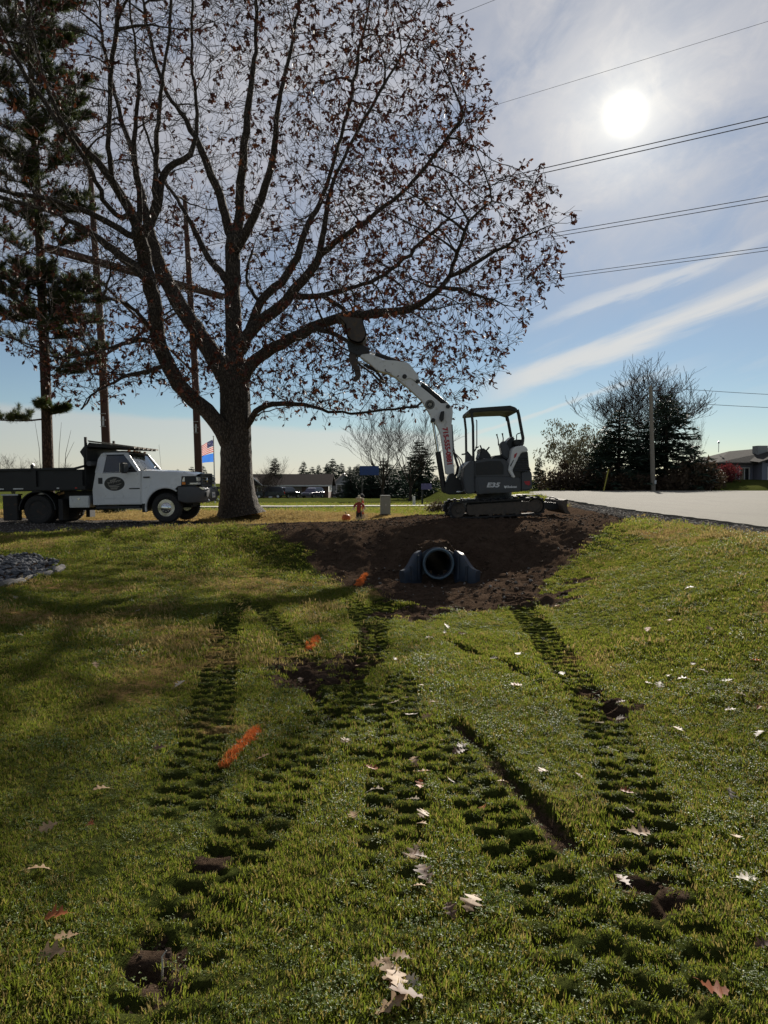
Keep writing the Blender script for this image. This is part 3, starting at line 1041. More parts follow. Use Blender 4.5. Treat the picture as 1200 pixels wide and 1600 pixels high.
def lawn(name, y0, y1, dens, src, mat, smin, smax, dry_part=None, clover_bias=None, label='', cat='grass'):
    x, y, z, d, g, dr, pr, rd = sample(y0, y1, dens)
    ok = 1 - np.clip(1.25 * d, 0, 1)
    ok = np.where((y < 8.4), np.maximum(ok, 0.10), ok)
    ok = ok * (1 - np.clip(1.2 * g, 0, 1)) * (rd < 0.1)
    ok = ok * (1 - 0.88 * np.clip((pr - 0.5) / 0.4, 0, 1))
    if dry_part is True:
        ok = ok * np.clip(0.10 + dr * 1.2, 0, 1)
    elif dry_part is False:
        ok = ok * (1 - np.clip(1.1 * dr, 0, 1))
    if clover_bias:
        ok = ok * sstep(vnoise(x, y, 1.3, 61) + 0.7 * vnoise(x, y, 0.4, 62), -0.35, 0.35) * clover_bias
    keep = rng.random(len(x)) < ok
    x, y, z, pr = x[keep], y[keep], z[keep], pr[keep]
    n = len(x)
    patch = 0.85 + 0.55 * vnoise(x, y, 1.6, 63) + 0.45 * vnoise(x, y, 0.45, 64)
    scl = rng.uniform(smin, smax, n) * np.clip(patch, 0.5, 1.2) * (1 - 0.5 * np.clip(1.6 * pr, 0, 1))
    rot = np.stack([rng.normal(0, 0.22, n), rng.normal(0, 0.22, n), rng.uniform(0, 6.28, n)], 1)
    o = scatter(name, np.stack([x, y, z], 1), rot, scl, src, mat)
    tag(o, label, cat, kind='stuff')
    return n


cb1 = clump('grass_tuft', 1, 34, 0.055, 0.010, 0.027, 0.0038, 'blade', M['grass'])
cb2 = clump('grass_tuft', 2, 24, 0.055, 0.010, 0.026, 0.0056, 'blade', M['grass'])
cb3 = clump('grass_tuft', 3, 60, 0.30, 0.022, 0.05, 0.012, 'blade', M['grass'])
cs1 = clump('straw_tuft', 4, 18, 0.06, 0.010, 0.030, 0.0032, 'blade', M['straw'])
cs2 = clump('straw_tuft', 5, 40, 0.25, 0.015, 0.05, 0.011, 'blade', M['straw'])
cc1 = clump('clover_tuft', 6, 14, 0.06, 0.012, 0.030, 0.0085, 'leaf', M['clover'])
cc2 = clump('clover_tuft', 7, 20, 0.12, 0.012, 0.030, 0.012, 'leaf', M['clover'])
lawn('lawn_grass', 1.2, 5.2, 1000, cb1, M['grass'], 0.75, 1.3, False, None, 'short green lawn grass filling the foreground')
lawn('lawn_grass', 5.2, 11.0, 850, cb2, M['grass'], 0.75, 1.25, False, None, 'short green lawn grass along the ditch towards the pipe')
lawn('lawn_grass', 11.0, 20.0, 75, cb3, M['grass'], 0.6, 1.0, False, None, 'short green lawn grass on the slopes beside the driveway')
lawn('lawn_grass', 20.0, 46.0, 22, cb3, M['grass'], 0.7, 1.3, False, None, 'short green lawn grass beyond the driveway')
lawn('dry_grass', 1.2, 6.0, 420, cs1, M['straw'], 0.7, 1.4, True, None, 'dry straw coloured grass mixed into the foreground lawn', 'dry grass')
lawn('dry_grass', 6.0, 28.0, 60, cs2, M['straw'], 0.6, 1.1, True, None, 'golden dry grass around the big tree', 'dry grass')
lawn('clover', 1.2, 5.2, 420, cc1, M['clover'], 0.7, 1.35, False, 0.95, 'clover leaves mixed into the foreground lawn', 'clover')
lawn('clover', 5.2, 14.0, 130, cc2, M['clover'], 0.7, 1.2, False, 0.8, 'clover leaves mixed into the farther lawn', 'clover')


# ------------------------------------------------------------------ stones, clods (uncountable)
def rock_src(name, seed, mat, sub=1):
    bm = bmesh.new()
    bmesh.ops.create_icosphere(bm, subdivisions=sub, radius=1.0)
    rg = random.Random(seed)
    for v in bm.verts:
        v.co *= rg.uniform(0.6, 1.15)
        v.co.z *= 0.65
    me = bpy.data.meshes.new(name)
    bm.to_mesh(me); bm.free()
    me.materials.append(mat)
    return bpy.data.objects.new(name, me)


def strew(name, n, xr, yr, cond, smin, smax, src, mat, label, cat, power=2.5):
    x = rng.uniform(*xr, n); y = rng.uniform(*yr, n)
    z, d, g, dr, pr, rd = height_masks(x, y)
    k = cond(x, y, d, g, dr, rd)
    x, y, z = x[k], y[k], z[k]
    m = len(x)
    s = smin + (smax - smin) * rng.random(m) ** power
    o = scatter(name, np.stack([x, y, z + s * 0.15], 1), rng.uniform(0, 6.28, (m, 3)) * np.array([0.15, 0.15, 1]), s, src, mat)
    return tag(o, label, cat, kind='stuff')


rk1, rk2, rk3 = rock_src('clod', 1, M['clod']), rock_src('pebble', 2, M['stone_pale']), rock_src('mulch_stone', 3, M['stone'])
strew('soil_clods', 11000, (-3.5, 6.5), (8.5, 17), lambda x, y, d, g, dr, rd: (d > 0.6) & (rd < 0.1), 0.006, 0.045, rk1, M['clod'], 'dark crumbly soil clods on the fresh driveway slope', 'soil', 4)
strew('soil_crumbs', 26000, (-3.2, 3.4), (1.6, 9.0), lambda x, y, d, g, dr, rd: (d > 0.35), 0.003, 0.017, rk1, M['clod'], 'small soil crumbs in the torn patches of the lawn', 'soil', 3)
strew('gravel', 9000, (-12, 6.4), (14, 23), lambda x, y, d, g, dr, rd: (g > 0.5) & (rd < 0.1), 0.008, 0.032, rk2, M['stone_pale'], 'loose pale gravel on the driveway and shoulder', 'gravel', 3)
strew('gravel', 9000, (4.9, 6.6), (8, 30), lambda x, y, d, g, dr, rd: (g > 0.4) & (rd < 0.3), 0.008, 0.035, rk2, M['stone_pale'], 'loose pale gravel along the road edge', 'gravel', 3)
strew('gravel', 160, (-1, 4), (8.6, 12.2), lambda x, y, d, g, dr, rd: (d > 0.6), 0.008, 0.04, rk2, M['stone_pale'], 'few pale stones in the soil around the culvert', 'gravel', 3)
strew('mulch_stones', 26000, (-10.5, -4.0), (9, 15.5), lambda x, y, d, g, dr, rd: poly_mask(x, y, BED, 0.05) > 0.5, 0.015, 0.05, rk3, M['stone'], 'dark grey stones of a landscaping bed in the lawn', 'stones', 1.5)
# ------------------------------------------------------------------ mini excavator
EXC_Y = 15.9
EXZ = 0.80
exc_x = at(776, 810, 15.2).x
exc = empty('excavator', (exc_x, EXC_Y, EXZ), 0, 'white and dark grey mini excavator with raised boom on the dirt driveway', 'excavator')


def Z1(X, Y):
    return 680 + X / 5.4545, 610 + Y / 5.4545


def Z2(X, Y):
    return 520 + X / 5.4545, 480 + Y / 5.4545


def exl(px, py, Y):
    p = at(px, py, Y)
    return (p.x - exc_x, p.z - EXZ)


def exprof(pts, Y, conv=Z1):
    return [exl(*(conv(*p) if conv else p), Y) for p in pts]


def ep(pts, Y, conv=Z1):             # 3D points in one plane
    return [(a, Y - EXC_Y, b) for a, b in exprof(pts, Y, conv)]


def make_track(y0, y1):
    """belt round idler and sprocket"""
    c1, c2 = exl(*Z1(192, 1020), 15.2), exl(*Z1(852, 982), 15.2)
    r = 0.185
    t = empty('t', (0, 0, 0)); bpy.data.objects.remove(t)
    dx_, dz_ = c2[0] - c1[0], c2[1] - c1[1]
    L = math.hypot(dx_, dz_)
    ang = math.atan2(dz_, dx_)
    path = []
    for k in range(13):
        g = ang + math.pi / 2 + math.pi * k / 12
        path.append((c1[0] + r * math.cos(g), c1[1] + r * math.sin(g), g))
    for k in range(1, 20):
        s = k / 20
        path.append((c1[0] + dx_ * s + r * math.cos(ang - math.pi / 2), c1[1] + dz_ * s + r * math.sin(ang - math.pi / 2), ang - math.pi / 2))
    for k in range(13):
        g = ang - math.pi / 2 + math.pi * k / 12
        path.append((c2[0] + r * math.cos(g), c2[1] + r * math.sin(g), g))
    for k in range(1, 20):
        s = 1 - k / 20
        sag = -0.012 * math.sin(math.pi * s)
        path.append((c1[0] + dx_ * s + r * math.cos(ang + math.pi / 2), c1[1] + dz_ * s + r * math.sin(ang + math.pi / 2) + sag, ang + math.pi / 2))
    n = len(path)
    mb = MB()
    vs, fs = [], []
    for x, z, g in path:
        for rr, yy in ((0.0, y0), (0.0, y1), (-0.03, y1), (-0.03, y0)):
            vs.append((x + rr * math.cos(g), yy, z + rr * math.sin(g)))
    for i in range(n):
        j = (i + 1) % n
        for k in range(4):
            k2 = (k + 1) % 4
            fs.append((4 * i + k, 4 * i + k2, 4 * j + k2, 4 * j + k))
    mb.add(vs, fs)
    # lugs every ~10 cm
    acc = 0.0
    for i in range(n):
        x, z, g = path[i]
        x2, z2, g2 = path[(i + 1) % n]
        l = math.hypot(x2 - x, z2 - z)
        acc += l
        if acc > 0.095:
            acc = 0
            mb.box((x + 0.011 * math.cos(g), (y0 + y1) / 2, z + 0.011 * math.sin(g)), (0.045, (y1 - y0) * 0.98, 0.03), (0, -(g - math.pi / 2), 0))
    belt = mb.build('track', M['rubber'], exc)
    side = y0 if y0 < 0 else y1
    yi, yo = (y0 + 0.05, y0 + 0.27)
    w = MB().lathe([(0.0, yi - 0.02), (0.05, yi - 0.025), (0.06, yi), (0.13, yi + 0.01), (0.15, yi), (0.152, yo), (0, yo)], (c1[0], 0, c1[1]), 'Y', 24)
    w.build('idler', M['muddy_steel'], belt, True)
    w = MB().lathe([(0.0, yi - 0.021), (0.08, yi - 0.02), (0.09, yi), (0.14, yi), (0.152, yi + 0.03), (0.152, yo), (0, yo)], (c2[0], 0, c2[1]), 'Y', 24)
    w.build('sprocket', M['muddy_steel'], belt, True)
    # frame cover between
    pr = exprof([(262, 975), (430, 962), (700, 945), (860, 950), (870, 1000), (850, 1030), (715, 1030), (700, 1048), (280, 1062), (265, 1040)], 15.2)
    MB().prism(pr, y0 + 0.03, y0 + 0.26).build('track_frame', M['muddy_steel'], belt, bevel=0.012)
    for k in range(4):
        s = 0.24 + 0.17 * k
        MB().lathe([(0, y0 + 0.02), (0.045, y0 + 0.02), (0.055, y0 + 0.04), (0.055, y0 + 0.28), (0, y0 + 0.28)], (c1[0] + dx_ * s, 0, c1[1] + dz_ * s - 0.115), 'Y', 14).build('roller', M['muddy_steel'], belt, True)
    return c1, c2


make_track(-0.87, -0.55)
make_track(0.55, 0.87)
# car body between the tracks and slew ring
MB().span(-0.62, 0.60, -0.55, 0.55, 0.16, 0.40).build('car_body', M['ex_black'], exc, bevel=0.03)
MB().lathe([(0.0, 0.40), (0.42, 0.40), (0.42, 0.47), (0.39, 0.475), (0.39, 0.56), (0, 0.56)], (0.05, 0, 0), 'Z', 32).build('slew_ring', M['ex_black'], exc, True)
# dozer blade behind
bp = exprof([(1072, 935), (1115, 925), (1108, 985), (1118, 1020), (1140, 1052), (1100, 1050), (1075, 1015), (1066, 980)], 15.2)
blade = MB().prism(bp, -0.86, 0.86).build('blade', M['muddy_steel'], exc, bevel=0.01)
for y in (-0.42, 0.42):
    a = exprof([(930, 952), (1075, 962), (1080, 1012), (1000, 1024), (930, 1000)], 15.3)
    MB().prism(a, y - 0.05, y + 0.05).build('blade_arm', M['ex_black'], exc, bevel=0.01)
a = exprof([(1000, 945), (1000, 918), (1010, 912), (1040, 918), (1050, 925), (1072, 930)], 15.1)
MB().tube([(x, -0.55, z) for x, z in a], 0.014, 8).build('blade_handle', M['ex_black'], blade, True)

YN = 15.15
# upper structure
body = MB().prism(exprof([(338, 742), (520, 736), (725, 742), (728, 862), (600, 872), (420, 880), (375, 888), (345, 868)], YN), -0.75, 0.75).build('lower_body', M['ex_grey'], exc, bevel=0.02)
MB().prism(exprof([(362, 760), (700, 757), (706, 838), (560, 852), (372, 862)], YN - 0.02), -0.762, -0.752).build('side_panel', M['ex_grey'], body, bevel=0.004)
MB().prism(exprof([(727, 695), (800, 668), (820, 684), (829, 720), (832, 800), (826, 848), (780, 856), (731, 860)], YN), -0.72, 0.72).build('counterweight', M['ex_grey'], exc, bevel=0.035, seg=3)
hood = MB().prism(exprof([(655, 502), (690, 478), (755, 468), (788, 492), (791, 522), (735, 528), (702, 592), (657, 682), (686, 741), (660, 745), (622, 682), (640, 600)], YN - 0.02), -0.765, 0.765).build('hood_frame', M['ex_white'], exc, bevel=0.015)
eng = MB().prism(exprof([(733, 527), (790, 521), (802, 650), (820, 686), (800, 670), (727, 697), (728, 741), (684, 741), (655, 682), (700, 592)], YN), -0.745, 0.745).build('engine_cover', M['ex_black'], exc, bevel=0.01)
for k in range(7):
    t = k / 6
    a = exprof([(705 - 35 * t, 575 + 118 * t), (794 + 8 * t, 568 + 105 * t)], YN)
    (xa, za), (xb, zb) = a
    MB().box(((xa + xb) / 2, -0.755, (za + zb) / 2), (abs(xb - xa) * 0.92, 0.03, 0.014), (0.5, 0, 0)).build('louvre', M['ex_grey'], eng)
MB().prism(exprof([(340, 602), (430, 578), (520, 582), (600, 586), (626, 640), (624, 690), (654, 741), (338, 741)], YN), -0.73, 0.73).build('operator_platform', M['ex_grey'], exc, bevel=0.02)
MB().prism(exprof([(350, 618), (470, 600), (560, 600), (585, 640), (585, 715), (350, 722)], YN - 0.02), -0.745, -0.732).build('access_panel', M['ex_black'], exc, bevel=0.006)
fr = MB().prism(exprof([(246, 660), (300, 600), (340, 600), (338, 742), (345, 868), (300, 886), (262, 870), (240, 760)], YN), -0.70, 0.70).build('front_platform', M['ex_grey'], exc, bevel=0.02)
MB().prism(exprof([(258, 522), (272, 516), (322, 572), (322, 645), (252, 655)], 16.4), 0.44, 0.56).build('front_guard', M['ex_grey'], exc, bevel=0.01)
MB().prism(exprof([(225, 540), (262, 535), (262, 548), (225, 552)], 16.4), 0.46, 0.52).build('step_bracket', M['ex_black'], exc)
# decals
a = exl(*Z1(492, 808), YN - 0.03)
text_mesh('model_lettering', 'E35', 0.135, M['decal_white'], exc, (a[0], -0.766, a[1]), (math.pi / 2, 0, 0), 0.002, 0.25, 1.35)
a = exl(*Z1(655, 822), YN - 0.03)
text_mesh('brand_lettering', 'Bobcat', 0.066, M['decal_white'], exc, (a[0], -0.766, a[1]), (math.pi / 2, 0, 0), 0.002, 0.1, 1.1)
a = exl(*Z1(600, 822), YN - 0.03)
mb = MB()
mb.add([(a[0] + dx_, -0.768, a[1] + dz_) for dx_, dz_ in ((-.03, .03), (-.012, .02), (.012, .02), (.03, .03), (.026, -.012), (0, -.034), (-.026, -.012))], [(0, 1, 2, 3, 4, 5, 6)])
mb.build('brand_mark', M['decal_white'], exc)
a = exprof([(760, 775), (812, 770), (815, 800), (800, 812), (775, 800)], YN - 0.03)
MB().prism(a, -0.728, -0.722).build('red_decal', M['decal_red'], exc)
a = exprof([(676, 545), (700, 530), (690, 565), (672, 580)], YN - 0.04)
MB().prism(a, -0.769, -0.764).build('red_decal', M['decal_red'], hood)
MB().prism(exprof([(640, 640), (668, 590), (672, 596), (646, 650)], YN - 0.04), -0.769, -0.764).build('model_decal', M['decal_dark'], hood)

# canopy: four posts and a roof
can = MB().prism(exprof([(288, 178), (300, 152), (460, 140), (640, 128), (690, 145), (712, 180), (690, 184), (640, 170), (460, 176), (330, 188), (295, 196)], 15.28), -0.62, 0.74).build('canopy_roof', M['ex_black'], exc, bevel=0.015)
MB().prism(exprof([(350, 178), (430, 172), (430, 178), (352, 184)], 15.28), -0.35, 0.1).build('roof_hatch', M['grey_plastic'], can)
for yy, Yp in ((-0.60, 15.3), (0.72, 15.3)):
    a = exprof([(310, 192), (322, 300), (324, 450), (326, 600), (328, 700)], Yp)
    MB().tube([(x, yy, z) for x, z in a], 0.028, 10).build('canopy_post', M['ex_black'], exc, True)
    a = exprof([(700, 165), (712, 210), (730, 310), (748, 405), (746, 435), (735, 465), (700, 485)], Yp)
    MB().tube([(x, yy, z) for x, z in a], [0.034] * 5 + [0.042, 0.042], 10).build('canopy_post', M['ex_black'], exc, True)
a = exprof([(345, 252), (352, 262), (352, 470), (342, 490)], 15.4)
MB().tube([(x, -0.55, z) for x, z in a], 0.011, 8).build('grab_handle', M['ex_black'], exc, True)
a = exprof([(692, 425), (692, 380), (702, 370), (730, 362), (738, 370)], 15.4)
MB().tube([(x, -0.52, z) for x, z in a], 0.011, 8).build('grab_handle', M['ex_black'], exc, True)
a = exl(*Z1(732, 440), 15.4)
MB().span(a[0] - 0.14, a[0] + 0.05, -0.58, 0.58, a[1] - 0.07, a[1] + 0.05).build('rear_bulkhead', M['ex_black'], exc, bevel=0.015)
# seat and controls
MB().prism(exprof([(605, 432), (648, 390), (668, 402), (645, 470), (655, 520), (632, 600), (590, 570), (590, 470)], 15.8), -0.32, 0.22).build('seat_back', M['dark_plastic'], exc, bevel=0.03)
MB().prism(exprof([(480, 560), (600, 545), (625, 575), (610, 612), (480, 612)], 15.8), -0.32, 0.22).build('seat_cushion', M['dark_plastic'], exc, bevel=0.03)
MB().prism(exprof([(545, 462), (575, 430), (592, 440), (640, 520), (615, 590), (585, 580), (560, 545)], 15.5), -0.52, -0.34).build('arm_console', M['ex_grey'], exc, bevel=0.02)
MB().prism(exprof([(545, 462), (575, 430), (592, 440), (640, 520), (615, 590), (585, 580), (560, 545)], 16.2), 0.24, 0.42).build('arm_console', M['ex_grey'], exc, bevel=0.02)
for Yp in (15.55, 16.2):
    yo = Yp - EXC_Y
    a = exprof([(578, 440), (580, 410), (575, 385), (572, 365)] if Yp < 16 else [(540, 470), (537, 420), (528, 390), (524, 372)], Yp)
    j = MB().tube([(x, yo, z) for x, z in a], [0.014, 0.012, 0.012, 0.02], 8).build('joystick', M['ex_black'], exc, True)
a = exprof([(360, 590), (380, 530), (372, 505), (400, 490), (440, 520), (470, 560), (470, 600)], 15.75)
MB().prism(a, -0.3, 0.3).build('front_console', M['dark_plastic'], exc, bevel=0.02)
for (p, q, s) in (((395, 505), (380, 468), -0.2), ((420, 505), (405, 472), 0.2), ((440, 515), (470, 480), 0.0)):
    a = exprof([p, q], 15.75)
    MB().tube([(a[0][0], s, a[0][1]), (a[1][0], s, a[1][1])], 0.016, 8).build('travel_lever', M['ex_black'], exc, True)
a = exprof([(335, 520), (350, 490), (370, 480)], 15.5)
MB().tube([(x, -0.4, z) for x, z in a], 0.015, 8).build('pattern_lever', M['ex_black'], exc, True)
# mirror / work lamp on the posts
a = exl(*Z1(618, 240), 16.3)
MB().box((a[0], 0.5, a[1]), (0.06, 0.06, 0.11), (0, -0.2, 0)).build('mirror', M['ex_black'], exc, bevel=0.012)

# swing bracket, boom, arm
yb0, yb1 = -0.11, 0.11
MB().prism(exprof([(112, 720), (150, 700), (168, 740), (215, 770), (300, 772), (312, 868), (240, 884), (110, 888), (66, 862), (84, 800)], EXC_Y), -0.17, 0.17).build('swing_bracket', M['ex_black'], exc, bevel=0.02)
a = exprof([(180, 866), (300, 862)], 15.72)
MB().cyl((a[0][0], -0.2, a[0][1]), (a[1][0], -0.2, a[1][1]), 0.028, 12).build('swing_cylinder', M['rod'], exc, True)
boom = MB().prism(exprof([(696, 741), (692, 705), (687.5, 678), (683, 667), (679.5, 661.5), (673.5, 659), (672, 649), (659, 627), (637, 606.5), (622, 594), (611, 586), (609, 577), (617, 571.5), (630, 580), (648, 597.5), (674, 618.5), (688, 631), (699, 631), (706, 637), (707, 645), (705, 663), (706.5, 695), (709, 741)], EXC_Y, None), yb0, yb1).build('boom', M['ex_white'], exc, bevel=0.012)
arm = MB().prism(exprof([(232, 428), (250, 410), (320, 404), (430, 455), (540, 464), (620, 480), (655, 494), (722, 584), (737, 628), (716, 644), (655, 612), (600, 634), (550, 610), (470, 570), (400, 552), (372, 542), (300, 475)], EXC_Y, Z2), -0.135, 0.135).build('dipper_arm', M['ex_white'], exc, bevel=0.012)
for nm, px, py, r in (('pin', *Z2(982, 845), 0.045), ('pin', *Z2(855, 962), 0.045), ('pin', *Z2(612, 590), 0.05), ('pin', *Z2(722, 628), 0.035)):
    a = exl(px, py, EXC_Y - 0.15)
    MB().cyl((a[0], -0.155, a[1]), (a[0], 0.155, a[1]), r, 18).build('pin', M['ex_black'], boom, True)
# cylinders
def ram(p, q, split, rb, rr, y, conv=Z2):
    a, b = exprof([p, q], EXC_Y + y, conv)
    m = (a[0] + (b[0] - a[0]) * split, a[1] + (b[1] - a[1]) * split)
    c = MB().cyl((a[0], y, a[1]), (m[0], y, m[1]), rb, 14).build('cylinder', M['ex_black'], exc, True)
    MB().cyl((m[0], y, m[1]), (b[0], y, b[1]), rr, 12).build('piston_rod', M['rod'], c, True)
    for e in (a, b):
        MB().cyl((e[0], y - 0.05, e[1]), (e[0], y + 0.05, e[1]), 0.04, 12).build('rod_eye', M['ex_black'], c, True)
ram((950, 1570), (852, 965), 0.56, 0.062, 0.030, -0.03)
ram((975, 838), (728, 632), 0.88, 0.055, 0.030, 0.0)
ram((545, 462), (285, 372), 0.7, 0.048, 0.026, 0.0)
ram((372, 541), (200, 455), 0.6, 0.034, 0.02, 0.0)
# boom lamp and hoses
a = exprof([(905, 950), (920, 890), (950, 885), (945, 960), (925, 980)], EXC_Y - 0.15, Z2)
MB().prism(a, -0.20, -0.125).build('boom_lamp', M['ex_black'], exc, bevel=0.01)
for dy_, off, r in ((-0.06, 0, 0.020), (0.0, 6, 0.022), (0.06, 12, 0.018)):
    a = exprof([(1005 + off, 1000), (1018 + off, 1200), (1040 + off, 1290), (1062 + off, 1360), (1050 + off, 1420), (1010 + off, 1480)], EXC_Y, Z2)
    MB().tube([(x, dy_, z) for x, z in a], r, 8).build('hose', M['ex_black'], exc, True)
for off in (0, 22):
    a = exprof([(1020, 1225), (1075 + off, 1300), (1100 + off, 1380), (1080 + off, 1440), (1020, 1490)], EXC_Y - 0.1, Z2)
    MB().tube([(x, -0.1, z) for x, z in a], 0.012, 8).build('hose', M['ex_black'], exc, True)
a = exprof([(745, 640), (860, 735), (905, 790), (985, 850), (1010, 905), (1005, 1000)], EXC_Y + 0.05, Z2)
MB().tube([(x, 0.07, z + 0.02) for x, z in a], 0.018, 8).build('hose', M['ex_black'], exc, True)
# boom decals
a0, a1 = exl(693.5, 664, EXC_Y), exl(702.5, 732, EXC_Y)
th = math.atan2(-(a1[1] - a0[1]), a1[0] - a0[0])
text_mesh('phone_lettering', '715-555-0881', 0.15, M['decal_red'], boom, ((a0[0] + a1[0]) / 2, yb0 - 0.003, (a0[1] + a1[1]) / 2), (math.pi / 2, th, 0), 0.002, 0, 1.0, bold=0.005)
a = exl(*Z2(828, 830), EXC_Y - 0.11)
rd_ = MB().cyl((a[0], yb0 - 0.004, a[1]), (a[0], yb0 + 0.002, a[1]), 0.105, 28).build('round_decal', M['decal_dark'], boom)
mb = MB()
mb.tube([(a[0] + 0.085 * math.cos(k * math.pi / 12), yb0 - 0.005, a[1] + 0.085 * math.sin(k * math.pi / 12)) for k in range(25)], 0.004, 6)
for k in range(5):
    mb.box((a[0] - 0.03 + 0.015 * k, yb0 - 0.006, a[1] + 0.02 * math.sin(k * 2.2)), (0.012, 0.004, 0.06 - 0.01 * (k % 2)), (0, 0.5 - 0.2 * k, 0))
mb.build('emblem_strokes', M['decal_cream'], rd_)
# quick coupler, bucket, thumb
def zz(X, Y):
    return 520 + X / 10.0, 480 + Y / 10.0
MB().prism(exprof([(225, 560), (300, 520), (430, 590), (560, 650), (580, 730), (470, 760), (400, 770), (270, 720), (235, 640)], EXC_Y, zz), -0.13, 0.13).build('coupler', M['ex_black'], exc, bevel=0.01)
outer = exprof([(105, 188), (200, 300), (215, 430), (235, 510), (290, 565), (400, 605), (470, 590), (520, 520), (536, 462), (520, 400), (495, 330), (480, 235), (468, 225)], EXC_Y, zz)
cxm = sum(p[0] for p in outer) / len(outer); czm = sum(p[1] for p in outer) / len(outer)
shell = MB()
inn = [(p[0] + (cxm - p[0]) * 0.12, p[1] + (czm - p[1]) * 0.12) for p in outer]
vs, fs = [], []
for (xo, zo), (xi, zi) in zip(outer, inn):
    vs += [(xo, -0.30, zo), (xo, 0.30, zo), (xi, 0.30, zi), (xi, -0.30, zi)]
for k in range(len(outer) - 1):
    for q in range(4):
        q2 = (q + 1) % 4
        fs.append((4 * k + q, 4 * k + q2, 4 * k + 4 + q2, 4 * k + 4 + q))
fs += [(0, 1, 2, 3), tuple(4 * (len(outer) - 1) + q for q in (3, 2, 1, 0))]
shell.add(vs, fs)
bk = shell.build('bucket', M['bucket'], exc)
for y in (-0.30, 0.285):
    MB().prism(outer, y, y + 0.018).build('bucket_side', M['bucket'], bk)
for k in range(4):
    (x0, z0), (x1, z1) = outer[0], outer[1]
    d = Vector((x0 - x1, 0, z0 - z1)).normalized()
    yk = -0.24 + 0.16 * k
    p = Vector((x0, yk, z0))
    MB().tube([p - d * 0.05, p + d * 0.11], [0.035, 0.012], 6).build('tooth', M['muddy_steel'], bk)
thp = exprof([(262, 725), (360, 735), (380, 880), (430, 980), (442, 1060), (420, 1112), (385, 1140), (350, 1162), (340, 1130), (362, 1095), (330, 1135), (318, 1128), (352, 1080), (340, 1000), (290, 900), (250, 840)], EXC_Y, zz)
MB().prism(thp, -0.10, 0.10).build('thumb', M['bucket'], exc, bevel=0.006)
for pt in ((372, 665), (300, 600)):
    a = exl(*zz(*pt), EXC_Y)
    MB().cyl((a[0], -0.16, a[1]), (a[0], 0.16, a[1]), 0.035, 14).build('pin', M['ex_black'], bk, True)
# ------------------------------------------------------------------ dump truck
TRX, TRY, TRZ = -5.98, 20.55, 0.455
truck = empty('dump_truck', (TRX, TRY, TRZ), -0.03, 'white cab pickup dump truck with black bed parked beside the big tree', 'truck')
truck.rotation_euler = (0, -0.016, -0.03)
WB = -3.55
TR = 0.41


def mirror2(fn):
    for s in (-1, 1):
        fn(s)


def gy(z):                        # half width of the cab at height z
    return 0.965 if z < 1.41 else 0.965 - (z - 1.41) * 0.27


def sidepan(name, prof, s, thick, mat, parent=truck, out=0.0, bevel=0.006):
    """panel following the cab side"""
    yf = lambda x, z, k: s * (gy(z) + out - (thick if k < 0 else 0.0))
    return MB().prism(prof, 0, 0, yf).build(name, mat, parent, bevel=bevel)


def arc(cx, cz, r, a0, a1, n=12):
    return [(cx + r * math.cos(R(a0 + (a1 - a0) * k / n)), cz + r * math.sin(R(a0 + (a1 - a0) * k / n))) for k in range(n + 1)]


def wheel(x, y, s, front):
    """s=-1 near side; y is the outer face"""
    w = 0.225
    yc = y
    prof = [(0.235, 0), (0.25, -0.012), (0.33, -0.02), (0.385, -0.008), (0.405, 0.03), (TR, 0.06), (TR, w - 0.06), (0.405, w - 0.03), (0.385, w + 0.008), (0.25, w), (0.235, w)]
    pr = [(r, h if s < 0 else -h) for r, h in prof]
    wh = empty('w', (0, 0, 0)); bpy.data.objects.remove(wh)
    t = MB().lathe([(r, y + h) for r, h in pr] + [(0.235, pr[0][1] + y)], (x, 0, TR), 'Y', 40, False).build('tyre', M['rubber'], truck, True)
    tb = MB()
    for k in range(44):
        g = 2 * math.pi * k / 44
        for q in (0.055, 0.135):
            hh = (q + 0.02 * (k % 2)) * (1 if s < 0 else -1)
            tb.box((x + (TR + 0.002) * math.cos(g), y + hh, TR + (TR + 0.002) * math.sin(g)), (0.016, 0.055, 0.035), (0, -g, 0))
    tb.build('tread', M['rubber'], t)
    d = 1 if s < 0 else -1
    if front:
        rp = [(0.245, 0.0), (0.235, 0.02), (0.215, 0.045), (0.19, 0.05), (0.15, 0.0), (0.11, -0.025), (0.085, -0.03), (0.08, -0.055), (0.05, -0.065), (0.0, -0.066)]
    else:
        rp = [(0.245, 0.0), (0.235, 0.03), (0.20, 0.12), (0.16, 0.14), (0.12, 0.13), (0.09, 0.11), (0.085, 0.03), (0.0, 0.02)]
    rim = MB().lathe([(r, y + d * h) for r, h in rp], (x, 0, TR), 'Y', 32).build('rim', M['chrome'] if front else M['rusty_black'], t, True)
    for k in range(8):
        g = 2 * math.pi * (k + 0.5) / 8
        if front:
            MB().cyl((x + 0.175 * math.cos(g), y + d * 0.018, TR + 0.175 * math.sin(g)), (x + 0.175 * math.cos(g), y + d * 0.03, TR + 0.175 * math.sin(g)), 0.022, 10).build('hand_hole', M['dark_plastic'], rim)
        if not front and s > 0:
            continue
        g = 2 * math.pi * k / 8
        yy = y + d * (-0.03 if front else 0.10)
        MB().cyl((x + 0.105 * math.cos(g), yy - d * 0.012, TR + 0.105 * math.sin(g)), (x + 0.105 * math.cos(g), yy + d * 0.02, TR + 0.105 * math.sin(g)), 0.012, 6).build('lug_nut', M['chrome'] if front else M['rusty_black'], rim)


for s in (-1, 1):
    wheel(0.0, s * 0.95, s, True)
    wheel(WB, s * 1.03, s, False)
    wheel(WB, s * 0.76, s, False)
